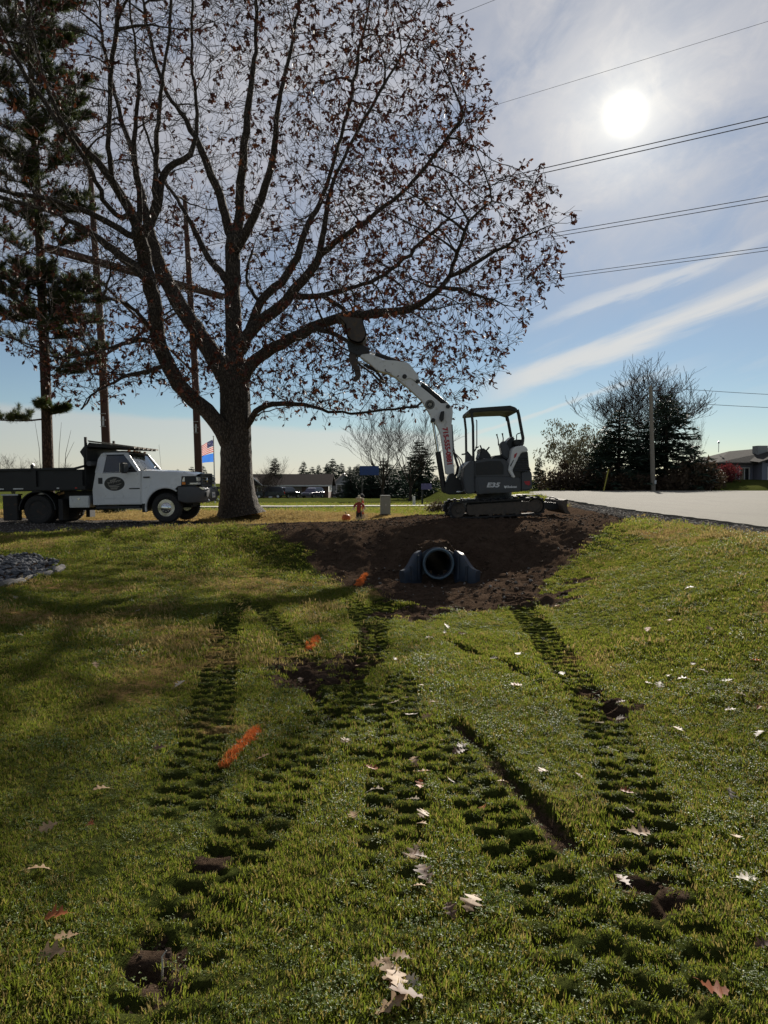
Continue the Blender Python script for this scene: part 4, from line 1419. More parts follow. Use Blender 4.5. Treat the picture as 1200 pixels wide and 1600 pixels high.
# chassis
for y in (-0.42, 0.42):
    MB().span(-4.6, 0.75, y - 0.04, y + 0.04, 0.52, 0.72).build('chassis_rail', M['rusty_black'], truck)
for x in (0.0, WB):
    ax = MB().cyl((x, -0.8, TR), (x, 0.8, TR), 0.055, 14)
    ax.lathe([(0, -0.18), (0.12, -0.14), (0.17, 0), (0.12, 0.14), (0, 0.18)], (x, 0.1, TR), 'Y', 18)
    ax.build('axle', M['rusty_black'], truck, True)
MB().cyl((-0.3, 0.0, 0.56), (WB, 0.05, 0.48), 0.045, 12).build('driveshaft', M['rusty_black'], truck, True)
MB().span(-2.9, -1.9, -0.35, 0.38, 0.36, 0.60).build('transmission', M['rusty_black'], truck, bevel=0.04)
MB().span(-1.6, 0.55, -0.34, 0.34, 0.40, 0.95).build('engine', M['rusty_black'], truck, bevel=0.05)

# fenders with wheel arches
for s in (-1, 1):
    pr = [(-0.655, 1.455), (-0.3, 1.44), (0.2, 1.405), (0.6, 1.365), (0.84, 1.315), (0.87, 1.28), (0.46, 1.275), (0.44, 1.02), (0.34, 1.0)] + arc(0, 0.42, 0.565, 62, 180, 14) + [(-0.565, 0.54), (-0.655, 0.54)]
    yf = lambda x, z, k, s=s: s * (0.99 - 0.05 * max(0, (z - 1.2)) / 0.25 - 0.06 * max(0, x - 0.5) - (0.07 if k < 0 else 0))
    fe = MB().prism(pr, 0, 0, yf).build('fender', M['white_paint'], truck, bevel=0.008)
    mb = MB()
    a = arc(0, 0.42, 0.575, 55, 190, 18)
    b = arc(0, 0.42, 0.535, 55, 190, 18)
    vs, fs = [], []
    for (x1, z1), (x2, z2) in zip(a, b):
        vs += [(x1, s * 1.005, z1), (x1, s * 0.93, z1), (x2, s * 0.93, z2), (x2, s * 1.0, z2)]
    for k in range(18):
        for q in range(4):
            fs.append((4 * k + q, 4 * k + (q + 1) % 4, 4 * k + 4 + (q + 1) % 4, 4 * k + 4 + q))
    mb.add(vs, fs)
    mb.build('arch_lip', M['white_paint'], fe)
    # inner arch liner
    mb = MB()
    a = arc(0, 0.42, 0.57, 10, 190, 16)
    vs, fs = [], []
    for (x1, z1) in a:
        vs += [(x1, s * 0.94, z1), (x1, s * 0.5, z1)]
    for k in range(16):
        fs.append((2 * k, 2 * k + 1, 2 * k + 3, 2 * k + 2))
    mb.add(vs, fs)
    mb.build('arch_liner', M['dark_plastic'], fe)
    # mud flap behind the front wheel
    MB().span(-0.66, -0.60, s * 0.72, s * 0.98, 0.30, 0.62).build('mud_flap', M['rubber'], truck)
    # badge on the fender
    MB().span(-0.60, -0.42, s * 0.988, s * 0.996, 1.245, 1.285).build('badge', M['decal_dark'], fe)
# hood as a crowned sheet
hv, hf = [], []
nxh, nyh = 12, 12
for i in range(nxh + 1):
    t = i / nxh
    x = -0.66 + 1.53 * t
    for j in range(nyh + 1):
        y = -0.92 + 1.84 * j / nyh
        edge = abs(y) / 0.92
        z = 1.475 - 0.055 * t - 0.085 * t ** 3 - 0.03 * edge ** 2.5 + (0.022 if 0.25 < abs(y) < 0.62 else 0.0) * (1 - t * 0.4)
        x2 = x - 0.10 * t * edge ** 3
        hv.append((x2, y * (1 - 0.05 * t), z))
for i in range(nxh):
    for j in range(nyh):
        a = i * (nyh + 1) + j
        hf.append((a, a + 1, a + nyh + 2, a + nyh + 1))
MB().add(hv, hf).build('hood', M['white_paint'], truck, True)
MB().span(-0.62, 0.78, -0.9, 0.9, 0.98, 1.30).build('engine_bay', M['dark_plastic'], truck)
# grille
MB().span(0.78, 0.86, -0.50, 0.50, 0.99, 1.33).build('grille_backing', M['dark_plastic'], truck)
gs = MB()
gs.span(0.84, 0.905, -0.54, 0.54, 1.30, 1.36).span(0.84, 0.905, -0.54, 0.54, 0.985, 1.02)
gs.span(0.84, 0.90, -0.56, -0.50, 1.02, 1.30).span(0.84, 0.90, 0.50, 0.56, 1.02, 1.30)
gs.build('grille_surround', M['grey_plastic'], truck, bevel=0.012)
for z in (1.085, 1.16, 1.235):
    MB().span(0.85, 0.90, -0.50, 0.50, z - 0.014, z + 0.014).build('grille_bar', M['chrome'], truck, bevel=0.006)
MB().lathe([(0.0, 0.915), (0.06, 0.913), (0.075, 0.90)], (0, 0, 1.165), 'X', 24).build('emblem', M['chrome'], truck, True)
# headlamps
for s in (-1, 1):
    pr = [(0.46, 1.04), (0.46, 1.18), (0.52, 1.265), (0.84, 1.27), (0.87, 1.04)]
    yf = lambda x, z, k, s=s: s * ((0.965 - 0.05 * max(0, x - 0.5)) if k > 0 else 0.58)
    hl = MB().prism(pr, 0, 0, yf).build('headlamp', M['dark_plastic'], truck, bevel=0.01)
    MB().span(0.50, 0.885, s * 0.60, s * 0.955, 1.045, 1.10).build('turn_lens', M['lamp'], hl, bevel=0.008)
    MB().span(0.465, 0.56, s * 0.90, s * 0.974, 1.045, 1.115).build('side_lens', M['amber'], hl, bevel=0.005)
    MB().span(0.66, 0.89, s * 0.62, s * 0.92, 1.14, 1.245).build('lamp_lens', M['lamp'], hl, bevel=0.012)
    MB().prism([(0.475, 1.13), (0.475, 1.17), (0.52, 1.255), (0.545, 1.255), (0.545, 1.13)], s * 0.94, s * 0.974).build('marker_lens', M['lamp'], hl)
# bumper
bm_ = MB()
sec = [(0.0, 0.97), (0.06, 0.955), (0.085, 0.90), (0.09, 0.80), (0.07, 0.66), (0.02, 0.56), (-0.10, 0.53), (-0.10, 0.97)]
plan = [(0.36, -1.0), (0.55, -1.0), (0.74, -0.97), (0.86, -0.88), (0.93, -0.70), (0.97, -0.40), (0.98, 0.0), (0.97, 0.40), (0.93, 0.70), (0.86, 0.88), (0.74, 0.97), (0.55, 1.0), (0.36, 1.0)]
vs, fs = [], []
for i, (x, y) in enumerate(plan):
    p0, p1 = plan[max(0, i - 1)], plan[min(len(plan) - 1, i + 1)]
    tx, ty = p1[0] - p0[0], p1[1] - p0[1]
    l = math.hypot(tx, ty)
    nx_, ny_ = ty / l, -tx / l
    for o_, z in sec:
        lift = 0.0 if abs(y) < 0.95 else (0.02 if z > 0.9 else 0.06 * (0.55 - x) / 0.2 if z < 0.6 and x < 0.55 else 0.0)
        vs.append((x + nx_ * o_, y + ny_ * o_ * 0.35, z + lift))
m = len(sec)
for i in range(len(plan) - 1):
    for k in range(m):
        fs.append((i * m + k, i * m + (k + 1) % m, (i + 1) * m + (k + 1) % m, (i + 1) * m + k))
fs += [tuple(range(m)), tuple((len(plan) - 1) * m + k for k in range(m - 1, -1, -1))]
bm_ = bm_.add(vs, fs).build('bumper', M['grey_plastic'], truck, True)
MB().prism([(0.90, 0.968), (0.985, 0.968), (1.055, 0.93), (1.068, 0.90), (1.0, 0.90)], -0.88, 0.88).build('bumper_trim', M['chrome'], bm_, bevel=0.008)
for s in (-1, 1):
    MB().span(1.03, 1.065, s * 0.46, s * 0.68, 0.70, 0.83).build('tow_opening', M['dark_plastic'], bm_)
MB().span(1.04, 1.063, -0.36, 0.42, 0.70, 0.83).build('air_intake', M['dark_plastic'], bm_)
lp = MB().span(1.065, 1.078, -0.16, 0.16, 0.66, 0.82).build('licence_plate', M['plate'], bm_, bevel=0.004)
mb = MB()
for k in range(6):
    mb.span(1.0785, 1.0795, -0.12 + 0.042 * k, -0.095 + 0.042 * k, 0.715, 0.765)
mb.build('plate_marks', M['sign_violet'], lp)
for s in (-1, 1):
    MB().tube([(0.98, s * 0.5, 0.56), (1.06, s * 0.5, 0.55), (1.09, s * 0.5, 0.58), (1.05, s * 0.5, 0.62)], 0.016, 8).build('tow_hook', M['chrome'], bm_, True)

# cab lower body, doors
for s in (-1, 1):
    sidepan('cab_side', [(-2.03, 0.52), (-0.66, 0.52), (-0.66, 1.44), (-0.72, 1.44), (-1.94, 1.41), (-2.035, 0.95)], s, 0.05, M['white_paint'])
    d = sidepan('door', [(-1.86, 0.56), (-1.78, 0.54), (-0.72, 0.54), (-0.695, 0.57), (-0.685, 1.415), (-1.76, 1.39), (-1.86, 0.95)], s, 0.022, M['white_paint'], out=0.016, bevel=0.007)
    y0, y1 = s * 0.979, s * 0.990
    MB().span(-1.86, -1.74, y0, y1, 1.10, 1.27).build('door_handle', M['dark_plastic'], d, bevel=0.01)
    MB().span(-1.0, -0.71, y0, y1, 0.945, 0.975).build('model_strip', M['decal_dark'], d)
    MB().span(-1.80, -0.70, y0, s * 0.992, 0.70, 0.725).build('body_crease', M['white_paint'], d, bevel=0.006)
    # dark oval sign on the door with pale script strokes
    yl = s * 0.984
    ov = MB()
    ov.add([(-1.41 + 0.285 * math.cos(k * math.pi / 20), yl, 1.10 + 0.195 * math.sin(k * math.pi / 20)) for k in range(40)] + [(-1.41 + 0.285 * math.cos(k * math.pi / 20), yl - s * 0.004, 1.10 + 0.195 * math.sin(k * math.pi / 20)) for k in range(40)],
           [tuple(range(40)), tuple(range(79, 39, -1))] + [(k, 40 + k, 40 + (k + 1) % 40, (k + 1) % 40) for k in range(40)])
    lo = ov.build('door_sign', M['decal_dark'], d)
    sc = MB()
    yy = yl + s * 0.002
    for x0, z0, hgt, n, w in ((-1.53, 1.17, 0.05, 5, 0.036), (-1.60, 1.105, 0.045, 8, 0.046)):
        pts = []
        for k in range(n * 6 + 1):
            t = k / 6
            pts.append((x0 + w * t + 0.012 * math.sin(2 * math.pi * t), yy, z0 + hgt * 0.5 * math.cos(2 * math.pi * t) * (1.35 if int(t) % 3 == 0 else 0.8) + 0.01 * t))
        sc.tube(pts, 0.0075, 5)
    sc.tube([(-1.58, yy, 1.06), (-1.5, yy, 1.045), (-1.38, yy, 1.055), (-1.22, yy, 1.10)], 0.006, 5)
    for z0, x0, x1 in ((1.025, -1.55, -1.27), (0.985, -1.52, -1.30), (0.955, -1.50, -1.33)):
        k = x0
        while k < x1:
            sc.box((k, yy, z0), (0.016, 0.003, 0.020))
            k += 0.022
    sc.build('sign_script', M['decal_cream'], lo)
    # greenhouse frame
    sidepan('roof_rail', [(-1.74, 1.90), (-1.15, 1.905), (-1.10, 1.965), (-1.78, 1.965)], s, 0.05, M['white_paint'])
    sidepan('front_pillar', [(-1.20, 1.92), (-0.79, 1.43), (-0.70, 1.44), (-1.08, 1.965)], s, 0.05, M['white_paint'])
    sidepan('rear_pillar', [(-1.66, 1.93), (-1.80, 1.95), (-1.90, 1.80), (-1.955, 1.41), (-1.735, 1.40)], s, 0.05, M['white_paint'])
    sidepan('window_seal', [(-1.68, 1.908), (-1.185, 1.912), (-1.185, 1.895), (-1.68, 1.892)], s, 0.03, M['dark_plastic'], out=0.003, bevel=0)
    sidepan('window_seal', [(-1.74, 1.405), (-0.78, 1.44), (-0.78, 1.415), (-1.74, 1.385)], s, 0.03, M['dark_plastic'], out=0.004, bevel=0)
    sidepan('side_window', [(-1.68, 1.90), (-1.19, 1.905), (-0.775, 1.43), (-1.735, 1.40)], s, 0.008, M['glass_dark'], out=-0.02, bevel=0)
    # running board
    MB().span(-1.95, -0.70, s * 0.78, s * 1.01, 0.41, 0.48).build('running_board', M['dark_plastic'], truck, bevel=0.015)
    # mirror
    mr = MB().box((-1.05, s * 1.16, 1.53), (0.12, 0.26, 0.30), (0, 0, s * 0.25)).build('mirror', M['dark_plastic'], truck, bevel=0.035, seg=3)
    MB().tube([(-0.86, s * 0.93, 1.47), (-0.98, s * 1.06, 1.47)], 0.025, 8).build('mirror_arm', M['dark_plastic'], mr)
    MB().box((-1.113, s * 1.155, 1.53), (0.006, 0.20, 0.24), (0, 0, s * 0.25)).build('mirror_glass', M['chrome'], mr)
    MB().prism([(-0.80, 1.43), (-0.95, 1.43), (-0.95, 1.60)], s * 0.90, s * 0.965).build('mirror_base', M['dark_plastic'], mr)
# roof
rv, rf = [], []
for i in range(9):
    t = i / 8
    x = -1.04 - 0.78 * t
    for j in range(11):
        y = -0.825 + 1.65 * j / 10
        rv.append((x + 0.06 * (1 - t) * (abs(y) / 0.825) ** 2 * -1, y, 1.965 + 0.075 * math.sin(math.pi * (0.12 + 0.76 * t)) * (1 - (abs(y) / 0.83) ** 3)))
for i in range(8):
    for j in range(10):
        a = i * 11 + j
        rf.append((a, a + 1, a + 12, a + 11))
roof = MB().add(rv, rf).build('roof', M['white_paint'], truck, True)
MB().prism([(-1.06, 1.955), (-1.80, 1.955), (-1.80, 1.93), (-1.10, 1.93)], -0.80, 0.80).build('headliner', M['fabric'], roof)
for y in (-0.6, -0.2, 0.2, 0.6) + (0.0,):
    MB().box((-1.12, y, 2.018), (0.07, 0.10, 0.045)).build('roof_marker', M['amber'], roof, bevel=0.015)
MB().tube([(-0.68, 0.72, 1.45), (-0.73, 0.72, 2.25)], 0.004, 5).build('antenna', M['dark_plastic'], truck)
# windscreen and wipers
wsv = []
for i in range(7):
    t = i / 6
    for j in range(9):
        y = (-0.90 + 1.80 * j / 8)
        yy = y * (1 - 0.12 * t)
        bow = 0.09 * (1 - (y / 0.9) ** 2)
        wsv.append((-0.78 - 0.33 * t + bow * (1 - 0.5 * t), yy, 1.455 + 0.50 * t))
wsf = [(i * 9 + j, i * 9 + j + 1, i * 9 + j + 10, i * 9 + j + 9) for i in range(6) for j in range(8)]
MB().add(wsv, wsf).build('windscreen', M['glass'], truck, True)
for y in (-0.55, 0.15):
    MB().tube([(-0.66, y, 1.485), (-0.80, y + 0.28, 1.56), (-0.83, y + 0.5, 1.60)], 0.010, 5).build('wiper', M['dark_plastic'], truck)
MB().span(-0.80, -0.62, -0.9, 0.9, 1.42, 1.47).build('cowl', M['dark_plastic'], truck, bevel=0.01)
# cab back, floor, inside
MB().prism([(-2.0, 0.52), (-2.035, 0.95), (-1.95, 1.41), (-1.93, 1.44), (-1.89, 1.44), (-1.93, 0.52)], -0.93, 0.93).build('cab_back', M['white_paint'], truck)
MB().prism([(-1.90, 1.80), (-1.80, 1.94), (-1.76, 1.94), (-1.86, 1.80)], -0.85, 0.85).build('cab_back_top', M['white_paint'], truck)
MB().prism([(-1.925, 1.44), (-1.90, 1.80), (-1.895, 1.80), (-1.92, 1.44)], -0.86, 0.86).build('rear_window', M['glass_dark'], truck)
MB().span(-1.93, -0.68, -0.9, 0.9, 0.52, 0.60).build('cab_floor', M['fabric'], truck)
MB().span(-0.95, -0.66, -0.9, 0.9, 1.05, 1.40).build('dashboard', M['dark_plastic'], truck, bevel=0.04)
for y in (-0.45, 0.45):
    st = MB().span(-1.78, -1.25, y - 0.30, y + 0.30, 0.75, 0.95).build('seat', M['fabric'], truck, bevel=0.04)
    MB().box((-1.78, y, 1.28), (0.14, 0.56, 0.66), (0, -0.15, 0)).build('backrest', M['fabric'], st, bevel=0.04)
    MB().box((-1.83, y, 1.68), (0.09, 0.28, 0.16), (0, -0.1, 0)).build('headrest', M['fabric'], st, bevel=0.03)
MB().tube([(-1.12 + 0.07 * math.cos(k * math.pi / 12), 0.42 + 0.19 * math.sin(k * math.pi / 12), 1.36 + 0.17 * math.cos(k * math.pi / 12)) for k in range(25)], 0.014, 6).build('steering_wheel', M['dark_plastic'], truck)

# ---- dump bed
BX0, BX1, BW = -4.78, -2.14, 1.12
bed = MB().span(BX0, BX1, -BW, BW, 0.93, 0.99).build('bed_floor', M['rusty_black'], truck)
for s in (-1, 1):
    sd = MB().span(BX0, BX1, s * (BW - 0.03), s * BW, 0.99, 1.50).build('bed_side', M['black_paint'], truck)
    MB().prism([(BX0, 1.49), (BX1 - 0.3, 1.50), (BX1, 1.58), (BX1, 1.63), (BX1 - 0.3, 1.56), (BX0, 1.56)], s * (BW - 0.05), s * (BW + 0.07)).build('top_rail', M['black_paint'], sd, bevel=0.015)
    MB().span(BX0, BX1, s * BW, s * (BW + 0.06), 0.95, 1.05).build('bottom_rail', M['black_paint'], sd, bevel=0.012)
    for x in (BX0 + 0.06, -3.55, BX1 - 0.12):
        MB().span(x - 0.06, x + 0.06, s * BW, s * (BW + 0.065), 1.05, 1.50).build('stake', M['black_paint'], sd, bevel=0.01)
    yr = s * (BW + 0.063)
    for x0, x1, m in ((-4.62, -4.40, 'reflector'), (-4.14, -3.86, 'reflector'), (-2.93, -2.86, 'reflector'), (-2.42, -2.36, 'red_lens')):
        MB().span(x0, x1, yr, yr + s * 0.006, 0.985, 1.018).build('reflector', M[m], sd)
    MB().tube([(BX0 - 0.02, s * BW, 0.90), (BX0 - 0.04, s * BW, 1.70), (BX0 + 0.02, s * BW, 1.74)], 0.05, 8).build('tail_post', M['black_paint'], sd)
    # fender over the dual wheels
    a, b = arc(WB, TR, 0.52, 0, 180, 18), arc(WB, TR, 0.49, 0, 180, 18)
    vs, fs = [], []
    for (x1, z1), (x2, z2) in zip(a, b):
        vs += [(x1, s * 1.08, z1), (x1, s * 0.55, z1), (x2, s * 0.55, z2), (x2, s * 1.08, z2)]
    for k in range(18):
        for q in range(4):
            fs.append((4 * k + q, 4 * k + (q + 1) % 4, 4 * k + 4 + (q + 1) % 4, 4 * k + 4 + q))
    MB().add(vs, fs).build('rear_fender', M['black_paint'], truck)
    MB().span(-4.55, -4.12, s * 0.80, s * 1.02, 0.12, 0.84).build('rear_skirt', M['rusty_black'], truck, bevel=0.02)
    MB().span(-4.58, -4.10, s * 0.79, s * 1.03, 0.82, 0.86).build('skirt_rail', M['galv'], truck)
    MB().span(-2.98, -2.86, s * 0.66, s * 1.02, 0.12, 0.70).build('mud_flap', M['rubber'], truck)
    # toolbox
    tb = MB().span(-2.66, -2.10, s * 0.66, s * 1.05, 0.46, 0.78).build('toolbox', M['alu'], truck, bevel=0.012)
    MB().span(-2.64, -2.12, s * 1.05, s * 1.058, 0.49, 0.75).build('toolbox_lid', M['alu'], tb, bevel=0.004)
    MB().cyl((-2.38, s * 1.055, 0.70), (-2.38, s * 1.075, 0.70), 0.028, 14).build('toolbox_latch', M['chrome'], tb, True)
    MB().span(-3.0, -2.1, s * 0.45, s * 0.62, 0.45, 0.92).build('sub_frame', M['rusty_black'], truck)
MB().span(BX1 - 0.05, BX1, -BW, BW, 0.99, 2.04).build('bulkhead', M['black_paint'], truck, bevel=0.01)
MB().span(BX0 - 0.04, BX0, -BW + 0.05, BW - 0.05, 0.99, 1.52).build('tailgate', M['black_paint'], truck, bevel=0.01)
MB().prism([(-2.30, 1.99), (-2.08, 1.62), (-2.08, 2.10), (-2.16, 2.16)], -BW + 0.02, BW - 0.02).build('cab_guard_base', M['black_paint'], truck, bevel=0.01)
cg = MB().prism([(-2.18, 2.13), (-2.10, 2.25), (-0.92, 2.10), (-0.90, 2.06)], -0.95, 0.95).build('cab_guard', M['rusty_black'], truck, bevel=0.008)
for k in range(6):
    y = -0.85 + 0.34 * k
    MB().prism([(-2.10, 2.262), (-2.12, 2.31), (-0.84, 2.12), (-0.84, 2.082)], y - 0.12, y + 0.12).build('plank', M['weathered_pole'], cg)
for s in (-1, 1):
    MB().span(-2.22, -2.16, s * 0.92, s * 0.98, 2.0, 2.40).build('guard_post', M['rusty_black'], cg)
MB().cyl((-2.02, -BW - 0.06, 1.66), (-2.02, BW + 0.06, 1.66), 0.07, 16).build('tarp_roller', M['grey_plastic'], truck, True)
# ------------------------------------------------------------------ the big oak
def in_poly(px, py, poly):
    ins = np.zeros(px.shape, bool)
    n = len(poly)
    for i in range(n):
        x1, y1 = poly[i]; x2, y2 = poly[(i + 1) % n]
        c = ((y1 > py) != (y2 > py))
        xi = (x2 - x1) * (py - y1) / ((y2 - y1) if y2 != y1 else 1e-9) + x1
        ins ^= c & (px < xi)
    return ins


def tube_np(P, rad, n, rg, bumpy=0.0):
    """numpy tube along points P (k,3)"""
    P = np.asarray(P, float); k = len(P)
    T = np.empty_like(P)
    T[1:-1] = P[2:] - P[:-2]; T[0] = P[1] - P[0]; T[-1] = P[-1] - P[-2]
    T /= np.maximum(np.linalg.norm(T, axis=1), 1e-9)[:, None]
    a = np.array([0.0, 0, 1]) if abs(T[0, 2]) < 0.9 else np.array([1.0, 0, 0])
    u = np.cross(T[0], a); u /= np.linalg.norm(u)
    U = np.empty_like(P)
    for i in range(k):
        u = u - T[i] * u.dot(T[i])
        u /= max(np.linalg.norm(u), 1e-9)
        U[i] = u
    Wv = np.cross(T, U)
    g = 2 * np.pi * np.arange(n) / n
    rr = np.asarray(rad, float)[:, None] * np.ones(n)[None, :]
    if bumpy > 0:
        ridge = np.sin(g[None, :] * 5 + 0.7) * 0.4 + np.sin(g[None, :] * 11 + np.cumsum(np.full(k, 0.25))[:, None]) * 0.3
        rr = rr * (1 + bumpy * (ridge + rg.normal(0, 0.35, rr.shape)))
    V = P[:, None, :] + (U[:, None, :] * np.cos(g)[None, :, None] + Wv[:, None, :] * np.sin(g)[None, :, None]) * rr[:, :, None]
    V = V.reshape(-1, 3)
    i, j = np.meshgrid(np.arange(k - 1), np.arange(n), indexing='ij')
    j2 = (j + 1) % n
    F = np.stack([i * n + j, i * n + j2, (i + 1) * n + j2, (i + 1) * n + j], -1).reshape(-1, 4)
    return V, F


class NPM:
    def __init__(s):
        s.V, s.F, s.n = [], [], 0

    def add(s, V, F):
        s.V.append(V); s.F.append(np.asarray(F) + s.n); s.n += len(V)

    def build(s, name, mat, parent, smooth=True, off=None):
        V = np.concatenate(s.V)
        if off is not None:
            V = V - np.asarray(off)
        return link(name, np_mesh(name, V, np.concatenate(s.F)), mat, parent, smooth)


def leaf_cloud(P, D, size, rg, shape, fold=0.25):
    """leaves: points P, growth directions D; shape = outline half (t, w)"""
    m = len(P)
    D = D / np.maximum(np.linalg.norm(D, axis=1), 1e-9)[:, None]
    A = rg.normal(0, 1, (m, 3))
    S = np.cross(D, A); S /= np.maximum(np.linalg.norm(S, axis=1), 1e-9)[:, None]
    N = np.cross(S, D)
    k = len(shape)
    size = np.asarray(size)[:, None]
    V = np.empty((m, 3 * k, 3))
    curl = rg.uniform(-0.5, 0.5, (m, 1))
    for q, (t, w) in enumerate(shape):
        mid = P + D * size * t + N * size * curl * t * t
        V[:, 3 * q] = mid + S * size * w + N * size * w * fold
        V[:, 3 * q + 1] = mid
        V[:, 3 * q + 2] = mid - S * size * w + N * size * w * fold
    F = []
    for q in range(k - 1):
        a, b = 3 * q, 3 * q + 3
        F += [(a, a + 1, b + 1, b), (a + 1, a + 2, b + 2, b + 1)]
    F = (np.arange(m)[:, None, None] * 3 * k + np.array(F)[None]).reshape(-1, 4)
    return V.reshape(-1, 3), F


OAK_POLY = [(790, 575), (822, 500), (878, 462), (868, 400), (893, 345), (860, 285), (800, 260), (742, 268), (728, 232), (768, 188), (738, 100), (690, 0), (620, -120), (480, -230), (300, -280), (100, -260), (-120, -150), (-250, 50), (-260, 350), (-150, 480), (20, 540), (110, 640), (190, 620), (240, 600), (300, 640), (330, 600), (385, 600), (400, 665), (460, 655), (540, 668), (640, 645), (740, 625)]
LIMBS = [
    ('C', [(366, 565), (364, 500), (362, 450), (361, 400), (366, 372)], 22.5, 22.8, 13, 11),
    ('A', [(360, 700), (350, 675), (335, 652), (310, 633), (287, 612), (257, 564), (245, 537), (242, 480), (229, 435), (222, 392), (219, 364)], 22.4, 20.2, 14, 10),
    ('A1', [(219, 372), (205, 371), (172, 347), (140, 335), (107, 322), (75, 307), (20, 300), (-60, 280)], 20.2, 18, 6, 3),
    ('A2', [(229, 435), (200, 407), (175, 390), (140, 362), (100, 339), (40, 320), (-50, 300)], 20.4, 21.8, 8, 3),
    ('A3', [(219, 364), (210, 340), (190, 307), (180, 287), (160, 262), (140, 237), (110, 207), (82, 180), (40, 120), (0, 40)], 20.2, 19, 9, 3),
    ('A4', [(205, 335), (190, 345), (172, 332), (160, 312), (146, 270), (130, 245), (100, 200), (70, 130), (50, 40)], 20.0, 17.5, 5, 2.5),
    ('A5', [(221, 372), (234, 350), (250, 310), (252, 270), (275, 255), (300, 245), (306, 225), (309, 165), (300, 100), (302, 0), (300, -90)], 20.2, 21.2, 7, 3),
    ('A6', [(227, 364), (240, 325), (243, 250), (247, 175), (256, 100), (270, 0), (280, -100)], 20.2, 20, 5, 2.5),
    ('A7', [(216, 358), (213, 300), (212, 225), (217, 125), (208, 50), (200, -50)], 20.2, 18.5, 5, 2.5),
    ('A8', [(190, 310), (174, 285), (172, 250), (168, 175), (172, 125), (182, 50), (190, -60)], 19.8, 18, 5, 2.5),
    ('B', [(362, 606), (345, 572), (329, 549), (299, 504), (269, 456), (251, 420), (242, 387), (232, 345), (215, 285), (205, 230), (180, 150), (160, 60), (150, -60)], 22.6, 25.5, 16, 4),
    ('C1', [(366, 376), (355, 350), (345, 310), (325, 262), (312, 228), (290, 185), (262, 150), (240, 90), (225, 0)], 22.8, 24, 8, 3),
    ('C2', [(367, 372), (373, 340), (375, 300), (382, 220), (392, 130), (398, 60), (402, -40), (410, -130)], 22.8, 22, 9, 3),
    ('C3', [(368, 392), (390, 350), (405, 320), (414, 290), (430, 230), (437, 170), (455, 80), (467, 0), (480, -90)], 22.7, 21, 8, 3),
    ('C4', [(362, 448), (345, 425), (330, 410), (310, 375), (290, 330), (268, 298), (250, 270), (225, 190)], 22.6, 25, 6, 2.5),
    ('D', [(374, 552), (386, 525), (397, 498), (404, 468), (440, 440), (458, 420), (467, 396), (476, 360), (492, 325), (507, 300), (525, 240), (545, 170), (560, 90), (580, 0), (590, -80)], 22.6, 24.5, 8, 3),
    ('E', [(374, 548), (390, 513), (416, 492), (440, 476), (455, 462), (475, 440), (488, 424), (500, 396), (506, 360), (513, 310), (525, 270), (560, 200), (600, 130), (640, 60)], 22.4, 21, 11, 3),
    ('E2', [(496, 402), (515, 388), (530, 378), (560, 357), (600, 325), (640, 290), (680, 240), (720, 190)], 21.9, 20, 6, 2.5),
    ('F', [(376, 600), (392, 566), (416, 549), (455, 531), (485, 513), (524, 498), (583, 491), (633, 486), (665, 472), (690, 448), (707, 428), (712, 400), (730, 350), (770, 310)], 22.4, 16.2, 12, 3),
    ('F2', [(690, 449), (725, 452), (760, 468), (800, 478)], 17.7, 16, 4, 2),
    ('F3', [(705, 431), (735, 418), (775, 395), (820, 365), (870, 350)], 17.4, 15.8, 4, 2),
    ('F4', [(490, 512), (515, 516), (545, 532), (575, 560), (600, 600)], 20.4, 18.4, 5, 2),
    ('G', [(458, 462), (480, 464), (510, 462), (545, 450), (590, 436), (640, 400), (690, 350)], 22.0, 23.5, 5, 2),
    ('G2', [(505, 462), (525, 475), (550, 492)], 22.2, 21.8, 4, 3),
    ('H', [(384, 668), (394, 650), (404, 639), (418, 632), (446, 630), (476, 631), (512, 642), (560, 646), (600, 640), (650, 636)], 22.3, 19.5, 6, 2),
    ('I', [(262, 570), (230, 582), (200, 583), (175, 595), (150, 620), (130, 640)], 21.4, 19, 4, 2),
    ('J', [(246, 540), (225, 528), (205, 533), (175, 540), (140, 555), (105, 562)], 21.2, 19, 5, 2),
    ('K', [(243, 520), (225, 500), (205, 480), (185, 470), (160, 465)], 21.1, 18.5, 4, 2),
    ('L', [(404, 470), (390, 455), (382, 435), (392, 400), (400, 385)], 22.9, 23.6, 3, 2),
]


